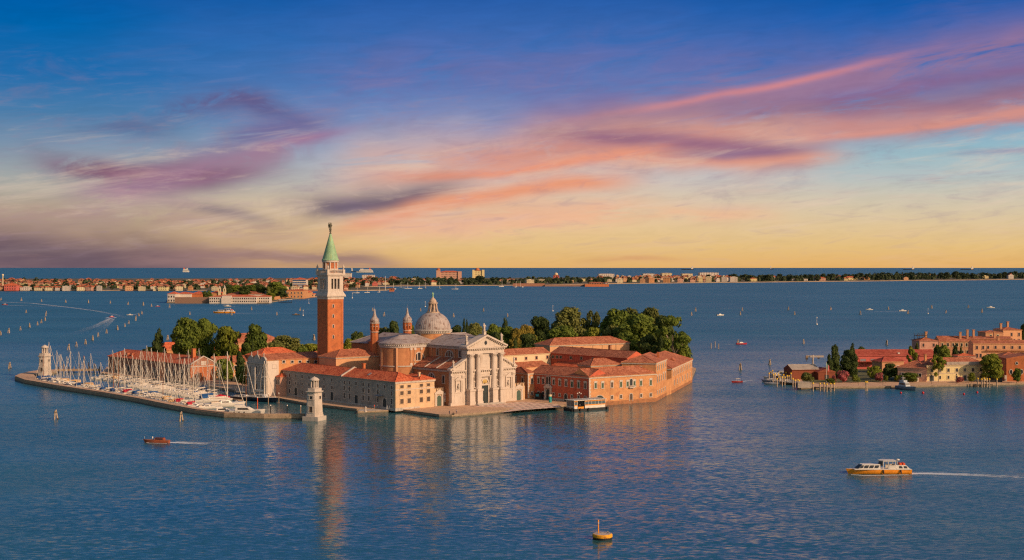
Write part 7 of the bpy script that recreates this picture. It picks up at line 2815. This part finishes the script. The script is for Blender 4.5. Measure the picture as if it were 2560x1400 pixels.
def house_mesh(wall, roof, kind):
    key = (wall, roof, kind)
    if key in HC:
        return HC[key]
    mb = MB()
    zt = {0: .74, 1: .8, 2: .9, 3: .68}[kind]
    mb.box(-.5, .5, -.5, .5, -.1, zt)
    if roof == 'flat':
        mb.box(-.52, .52, -.52, .52, zt, zt + .03, 1)
        mb.box(-.2, .15, -.3, .2, zt + .03, 1.0, 0)
    else:
        roof_mb(mb, -.5, .5, -.5, .5, zt, 1.0, 'x' if kind != 3 else 'y', (1, 1) if kind != 3 else (0, 0), .05, 1, 0 if kind == 3 else 1, .03)
        m2 = mb
    ns = {0: 2, 1: 3, 2: 4, 3: 2}[kind]
    nw = 4 if kind != 2 else 6
    for r in range(ns):
        z = zt * (r + .3) / ns
        h = zt * .42 / ns
        for i in range(nw):
            x = -.5 + (i + .5) / nw
            for q in ([(x - .04, -.503, z), (x + .04, -.503, z), (x + .04, -.503, z + h), (x - .04, -.503, z + h)], [(.503, x - .04, z), (.503, x + .04, z), (.503, x + .04, z + h), (.503, x - .04, z + h)]):
                mb.face(q, 2)
            if kind == 2 and r:
                mb.box(x - .07, x + .07, -.54, -.5, z - .03, z)
    HC[key] = mb.mesh('small_house', [FW[wall], FR[roof], dark_pane])
    return HC[key]


rg = random.Random(77)
spots = []
for zone, (x0, x1, dens, flat) in enumerate(((-15, 790, 1.0, .1), (800, 985, .75, .3), (985, 1285, .35, .3), (1285, 1530, .32, .3), (1535, 1830, 1.0, .55), (1835, 2010, .2, .2), (2010, 2565, .24, .15))):
    for row in range(4):
        x = x0 + rg.uniform(0, 10)
        while x < x1:
            w_ = rg.uniform(9, 18) * (1.25 if row == 0 else .95) * (1.0 if zone != 4 else .9)
            if rg.random() < dens * (.9, .85, .8, .7)[row]:
                spots.append((x + w_ / 2, row, w_ * rg.uniform(.8, 1), flat, zone))
            x += w_ * rg.uniform(1.15, 1.9) * (1.0 if zone < 1 or zone == 4 else 1.3)
while len(spots) > 285:
    spots.pop(rg.randrange(len(spots)))
byc = {}
recs = []
for px, row, w_, flat, zone in spots:
    ys, yk = lerp(SHORE, px), lerp(SKY_, px)
    f_ = row / 3.3
    yb = ys - 2.0 - (ys - yk - 9) * f_ * .8
    Y = 56 * F / max(8, yb - HZ)
    ht = rg.uniform(8.5, 13.5) * (1.2 if row == 0 else 1.0) * (Y / 4000) ** .8
    if zone == 4:
        ht *= 1.25
    wall = rg.choices(list(FW), [6, 3, 5, 1.2, 3, 4, 1])[0] if zone != 4 else rg.choices(list(FW), [5, 2, 7, 1, 3, 2, .4])[0]
    roof = 'flat' if rg.random() < flat else ('red' if rg.random() < .6 else 'brown')
    kind = rg.choice([0, 1, 1, 3]) if roof != 'flat' else rg.choice([1, 2, 2])
    recs.append((px, Y, w_ * Y / F, ht, wall, roof, kind))
recs.sort()
cnt = {}
for px, Y, w_, ht, wall, roof, kind in recs:
    k = (wall, roof)
    cnt[k] = cnt.get(k, 0) + 1
    rf = {'red': 'red-tiled', 'brown': 'brown-tiled', 'flat': 'flat-roofed'}[roof]
    o = put('small_house', house_mesh(wall, roof, kind), None, ((px - 1280) / F * Y, Y, 2.0), rg.uniform(-.25, .35))
    o.scale = (w_, rg.uniform(.7, 1.1) * w_, ht)
    tag(o, f'small {wall} {rf} house on the far shore, {nth(cnt[k])} such house from the left', 'house', 'houses along the far shore')

# the rest of the town: several hundred more roofs, too many to tell apart
rg = random.Random(55)
v, f, mi = [], [], []
names = list(FW)
for i in range(300):
    px = rg.choice([rg.uniform(-10, 800), rg.uniform(-10, 800), rg.uniform(800, 1000), rg.uniform(1535, 1830)])
    ys, yk = lerp(SHORE, px), lerp(SKY_, px)
    f_ = rg.uniform(.12, 1.0)
    yb = ys - 2.0 - (ys - yk - 8) * f_ * .85
    Y = 56 * F / (yb - HZ)
    w_, h = rg.uniform(5, 12) * Y / F, rg.uniform(8, 13) * (Y / 4000) ** .8
    X = (px - 1280) / F * Y
    m3 = MB()
    m3.box(-.5, .5, -.5, .5, 0, .72, rg.randrange(4))
    roof_mb(m3, -.5, .5, -.5, .5, .72, 1.0, rg.choice('xy'), (1, 1), .06, 4 + rg.randrange(2), 4, .03)
    k = len(v)
    v += [(X + a * w_, Y + b * w_, 2 + c * h) for a, b, c in m3.v]
    f += [tuple(q + k for q in fc_) for fc_ in m3.f]
    mi += m3.m
me = bpy.data.meshes.new('far_town')
me.from_pydata(v, [], f)
for m_ in (cream_pl, white_pl, rose_pl, peach_pl, FR['red'], FR['brown']):
    me.materials.append(m_)
me.polygons.foreach_set('material_index', mi)
tag(put('town', me), kind='stuff')

# trees of the far shore: the ones that stand out singly, and the woods between them
rg = random.Random(31)
fm = [crown_mesh('far_crown', sh, i + 50, 420, .085, LV['far']) for i, sh in enumerate(('broad', 'broad', 'pine', 'tall'))]
ft = trunk_mesh('broad', 3)
tl = []
for x0, x1, n in ((-10, 790, 44), (790, 1285, 24), (1285, 1530, 12), (1530, 1830, 12), (1830, 2570, 42)):
    for i in range(n):
        tl.append((x0 + (x1 - x0) * (i + rg.random()) / n))
tl.sort()
kinds = ['round', 'broad', 'flat-topped', 'pointed']
cnt = {}
for px in tl:
    ys, yk = lerp(SHORE, px), lerp(SKY_, px)
    f_ = rg.choice([.02, .05, .2, .35, .6])
    yb = ys - 2.2 - (ys - yk - 9) * f_ * .8
    Y = 56 * F / (yb - HZ)
    k = rg.choices([0, 1, 2, 3], [4, 4, 2, 1])[0]
    cnt[k] = cnt.get(k, 0) + 1
    hpx = rg.uniform(9, 15) * (1.25 if px > 1830 or 985 < px < 1285 else 1)
    h = hpx / F * Y
    t = thing('shore_tree', f'dark {kinds[k]} tree on the far shore, {nth(cnt[k])} {kinds[k]} one from the left', 'tree', ((px - 1280) / F * Y, Y, 2.0), rg.uniform(0, 6), 'trees along the far shore')
    t['base'] = 0
    put('crown', fm[k], t).scale = (h * 1.3, h * 1.3, h)
    put('trunk', ft, t).scale = (h * .6, h * .6, h)
sp = []
for i in range(1000):
    px = rg.uniform(-15, 2575)
    ys, yk = lerp(SHORE, px), lerp(SKY_, px)
    dens = .85 if px < 790 else (.95 if px < 1530 else (.35 if px < 1830 else .98))
    if rg.random() > dens:
        continue
    f_ = rg.uniform(.03, 1.0)
    yb = ys - 2.4 - (ys - yk - 9) * f_ * .8
    Y = 56 * F / (yb - HZ)
    r = rg.uniform(4, 8) / F * Y
    sp.append(((px - 1280) / F * Y, Y, 2, r, rg.uniform(6, 9.5) / F * Y * (1.45 if px > 1830 else 1.12)))
leaf_mass('woodland', sp, 90, 4.2, LV['far'], 9)

# landmarks of the far shore
def lm_box(name, label, cat, px0, px1, yb, yt, wall, roof=None, yr=None, D=60, wins=(8, 3), extra=None):
    Y = 56 * F / (yb - HZ)
    O = XY(px0, Y)
    Ln = (px1 - px0) / F * Y
    b = Bld(name, label, O, R(3), Ln, D, Zp(yt, Y), Zp(yr if yr else yt - .6, Y + D / 2), wall, roof or tiles, base=2.0, hip=(1, 1), over=1.0, cat=cat)
    for r in range(wins[1]):
        for i in range(wins[0]):
            zt = Zp(yt, Y)
            window(b.t, (Ln * (i + .5) / wins[0], 0, zt * (r + .3) / wins[1]), 0, max(2.0, Ln / wins[0] * .35), max(2.5, zt / wins[1] * .45), 'plain', wall)
    if extra:
        extra(b, Y, Ln)
    return b


def dome_part(b, cx, cy, r, z0, z1, m_):
    b.part('dome', m_, lambda mb: mb.lathe([(r, z0), (r * 1.05, z0 + .3 * (z1 - z0)), (r * .8, z0 + .7 * (z1 - z0)), (r * .3, z0 + .95 * (z1 - z0)), (.05, z1)], 14, (cx, cy)))


lm_box('grand_hotel', 'long peach grand hotel with a domed left tower on the far shore', 'hotel', 1098, 1152, 698, 680.5, rose_pl, tiles, 677, 60, (16, 4),
       lambda b, Y, Ln: (b.part('corner_tower', rose_pl, lambda mb: mb.box(-14, 6, -4, 30, 1, Zp(676, Y))), dome_part(b, -4, 12, 9, Zp(676, Y), Zp(670, Y), tiles_old),
                         b.part('end_pavilion', rose_pl, lambda mb: mb.box(Ln - 14, Ln + 4, -5, 30, 1, Zp(678.5, Y)))))
lm_box('grand_hotel', 'tall yellow domed hotel block on the far shore right of the long hotel', 'hotel', 1182, 1210, 698, 676.5, yellow_pl, tiles_old, 675, 50, (7, 5),
       lambda b, Y, Ln: (b.part('corner_tower', yellow_pl, lambda mb: (mb.box(-2, 8, -4, 12, 1, Zp(674.5, Y)), mb.box(Ln - 10, Ln + 2, -4, 12, 1, Zp(674.5, Y)))), dome_part(b, Ln * .42, 16, 10, Zp(676, Y), Zp(669.5, Y), brick)))
lm_box('apartment_block', 'white apartment block with blue balconies on the far shore left of the bell tower', 'apartment block', 731, 766, 722, 699, white_pl, tiles, 694, 40, (8, 4),
       lambda b, Y, Ln: b.part('balcony', blue_cv, lambda mb: [mb.box(Ln * .05, Ln * .95, -2, 0, Zp(718 - k * 5.5, Y), Zp(718 - k * 5.5, Y) + 1.6) for k in range(4)]))
lm_box('red_church', 'red-brick round-towered church on the far shore', 'church', 1384, 1398, 701, 689, pink_pl, tiles_old, 686, 30, (3, 2), lambda b, Y, Ln: dome_part(b, Ln / 2, 15, 8, Zp(687, Y), Zp(681.5, Y), cream_pl))
for px0, px1, yt, lab, wl in ((1497, 1536, 684.5, 'broad white hotel block right of the red church', white_pl), (1608, 1636, 684, 'white stepped hotel block in the dense far town', white_pl), (1655, 1680, 682.5, 'pale hotel with roof terrace in the dense far town', cream_pl),
                              (1706, 1732, 684, 'tall cream hotel block at the right of the dense far town', cream_pl), (1750, 1797, 681.5, 'largest white hotel at the right end of the far town', white_pl), (858, 878, 683, 'flat white block just right of the belfry', white_pl),
                              (905, 936, 687.5, 'long white flat-roofed block under the ferry', white_pl)):
    lm_box('hotel_block', lab, 'hotel', px0, px1, 697, yt, wl, white_pl, None, 50, (7, 4))
b = lm_box('pink_pavilion', 'pink gabled pavilion at the far left shore', 'pavilion', 10, 40, 726, 714, pink_pl, tiles, 708, 25, (5, 2))
# fort walls and waterfront buildings
for x0, x1, y, h, lab, m_ in ((1282, 1362, 715.8, 7, 'long low sloping brick wall of the sea fort', brick_dull), (1362, 1462, 716, 4.5, 'dull brick sea wall in the middle of the fort', brick_old), (1462, 1522, 716.6, 6, 'bright orange end wall of the sea fort', brick),
                              (700, 865, 727.6, 3.5, 'long red quay wall left of the harbour mast', brick_dull)):
    p = G(x0, y)
    mb = MB()
    wd = (x1 - x0) / F * p.y
    mb.prism([(0, 0), (wd, 0), (wd, 60), (0, 60)], -.5, h * p.y / F, 0, top=[(0, 2), (wd, 2), (wd, 60), (0, 60)])
    tag(mb.build('fort_wall', m_, None, (p.x, p.y - 8, 0)), lab, 'wall')
lm_box('fort_building', 'small white gabled house at the end of the sea fort', 'house', 1513, 1521, 712.5, 707, white_pl, tiles_old, 704.5, 25, (2, 1))
lm_box('fort_building', 'long low brown building on the sea fort', 'building', 1472, 1511, 712, 707.5, brick_dull, tiles_old, 705, 25, (6, 1))
lm_box('harbour_building', 'square brick building by the tall far mast', 'building', 973, 985, 728.5, 721, brick, tiles_old, 720, 25, (3, 1))
p = G(963, 727)
mb = MB()
mb.tube((0, 0, 0), (0, 0, Zp(691, p.y)), .9, .6, 6)
tag(mb.build('harbour_mast', white_paint, None, (p.x, p.y, 1)), 'tall white mast standing at the harbour on the far shore', 'mast')
p = G(7, 726)
mb = MB()
mb.tube((0, 0, 0), (0, 0, Zp(688, p.y)), 1.5, 1.3, 8)
mb.lathe([(2.6, Zp(690, p.y)), (2.6, Zp(686.5, p.y)), (.1, Zp(686, p.y))], 10)
tag(mb.build('water_tower', cream_pl, None, (p.x, p.y, 1)), 'thin pale tower at the left end of the far shore', 'tower')
for px, y0, lab, wl in ((1884, 703.5, 'yellow arched hall on the far right shore', yellow_pl), (2000, 702, 'long low white building on the far right shore', white_pl), (2056, 702, 'white and red house right of the long low building', rose_pl), (2128, 700.5, 'yellow villa among the far right trees', yellow_pl)):
    wpx = {1884: 18, 2000: 40, 2056: 18, 2128: 32}[px]
    lm_box('shore_villa', lab, 'villa', px - wpx / 2, px + wpx / 2, y0, y0 - (7 if wpx < 35 else 5), wl, tiles if px != 2000 else white_pl, y0 - 10 if px != 2000 else None, 40, (5, 2))
# little moored boats off the far shore
for i, (px, py) in enumerate(((890, 733), (917, 732), (948, 731), (985, 723), (1005, 721), (1022, 722), (1050, 722), (1063, 721), (1097, 722), (1137, 723.5), (1253, 717), (1290, 718), (1303, 718))):
    p = G(px, py)
    k = p.y / 2200
    t = thing('moored_sailboat', f'tiny moored white boat off the far shore, {nth(i + 1)} from the left', 'sailboat', (p.x, p.y, 0), i * .7, 'tiny boats off the far shore')
    t.scale = (k, k, k)
    put('hull', SP['hull', 'white'], t)
    put('mast', SP['mast', 'alu'], t).scale = (2, 2, .7)

# ------------------------------------------------------------------ ships at sea


def ship(label, px0, px1, py, kind, flip=False):
    p = G((px0 + px1) / 2, py)
    k = p.y / F
    Ln = (px1 - px0) * k
    t = thing('ferry' if kind == 'ferry' else 'cargo_ship', label, 'ship', (p.x, p.y, 0), math.pi if flip else 0)
    mb = MB()
    fb = (3.2 if kind == 'ferry' else 1.6) * k
    hull_mb(mb, Ln, Ln * .14, fb, stern=.95, rake=Ln * .03, sheer=.12, draft=3)
    mb.build('hull', [white_paint if kind == 'ferry' else black_pt, wood], t)
    mb = MB()
    w_ = Ln * .06
    if kind == 'ferry':
        mb.box(-Ln * .47, Ln * .36, -w_, w_, fb, fb + 3.2 * k)
        mb.box(-Ln * .4, Ln * .3, -w_ * .9, w_ * .9, fb + 3.2 * k, fb + 5.2 * k)
        mb.box(Ln * .1, Ln * .28, -w_ * .9, w_ * .9, fb + 5.2 * k, fb + 7.0 * k)
    else:
        mb.box(-Ln * .46, -Ln * .28, -w_, w_, fb, fb + 3.2 * k)
        mb.box(-Ln * .44, -Ln * .32, -w_ * .9, w_ * .9, fb + 3.2 * k, fb + 4.4 * k)
    mb.build('superstructure', white_paint, t)
    mb = MB()
    x = -Ln * .3 if kind == 'ferry' else -Ln * .4
    z = fb + (5.2 if kind == 'ferry' else 4.4) * k
    mb.prism([(x - 1.6 * k, -w_ * .5), (x + 1.6 * k, -w_ * .5), (x + 1.6 * k, w_ * .5), (x - 1.6 * k, w_ * .5)], z, z + 2.6 * k)
    mb.build('funnel', orange_pt if kind == 'ferry' else white_paint, t)
    if kind == 'ferry':
        for r in range(2):
            mb = MB()
            for i in range(24):
                xx = -Ln * .44 + Ln * .78 * i / 23
                for s_ in (-1, 1):
                    mb.box(xx, xx + Ln * .018, s_ * w_ * 1.01 - .3, s_ * w_ * 1.01 + .3, fb + (.5 + 1.4 * r) * k, fb + (1.1 + 1.4 * r) * k)
            mb.build('window_row', dark_pane, t)
    return t


ship('large white ferry with a red-topped funnel lying right of the belfry', 892, 933, 681.8, 'ferry', True)
ship('low dark barge ahead of the large white ferry', 878, 896, 679, 'cargo')
ship('short white and red ship alone on the left horizon', 457, 473, 680.5, 'ferry')
ship('cargo ship with a cream bridge at the right of the horizon middle', 1704, 1734, 674.3, 'cargo', True)
ship('tiny white ship above the long low far right building', 1926, 1935, 673.5, 'cargo')
ship('cream-bridged ship on the right horizon', 2258, 2286, 674.6, 'cargo', True)
ship('long low dark ship at the far right horizon', 2402, 2434, 674.8, 'cargo', True)
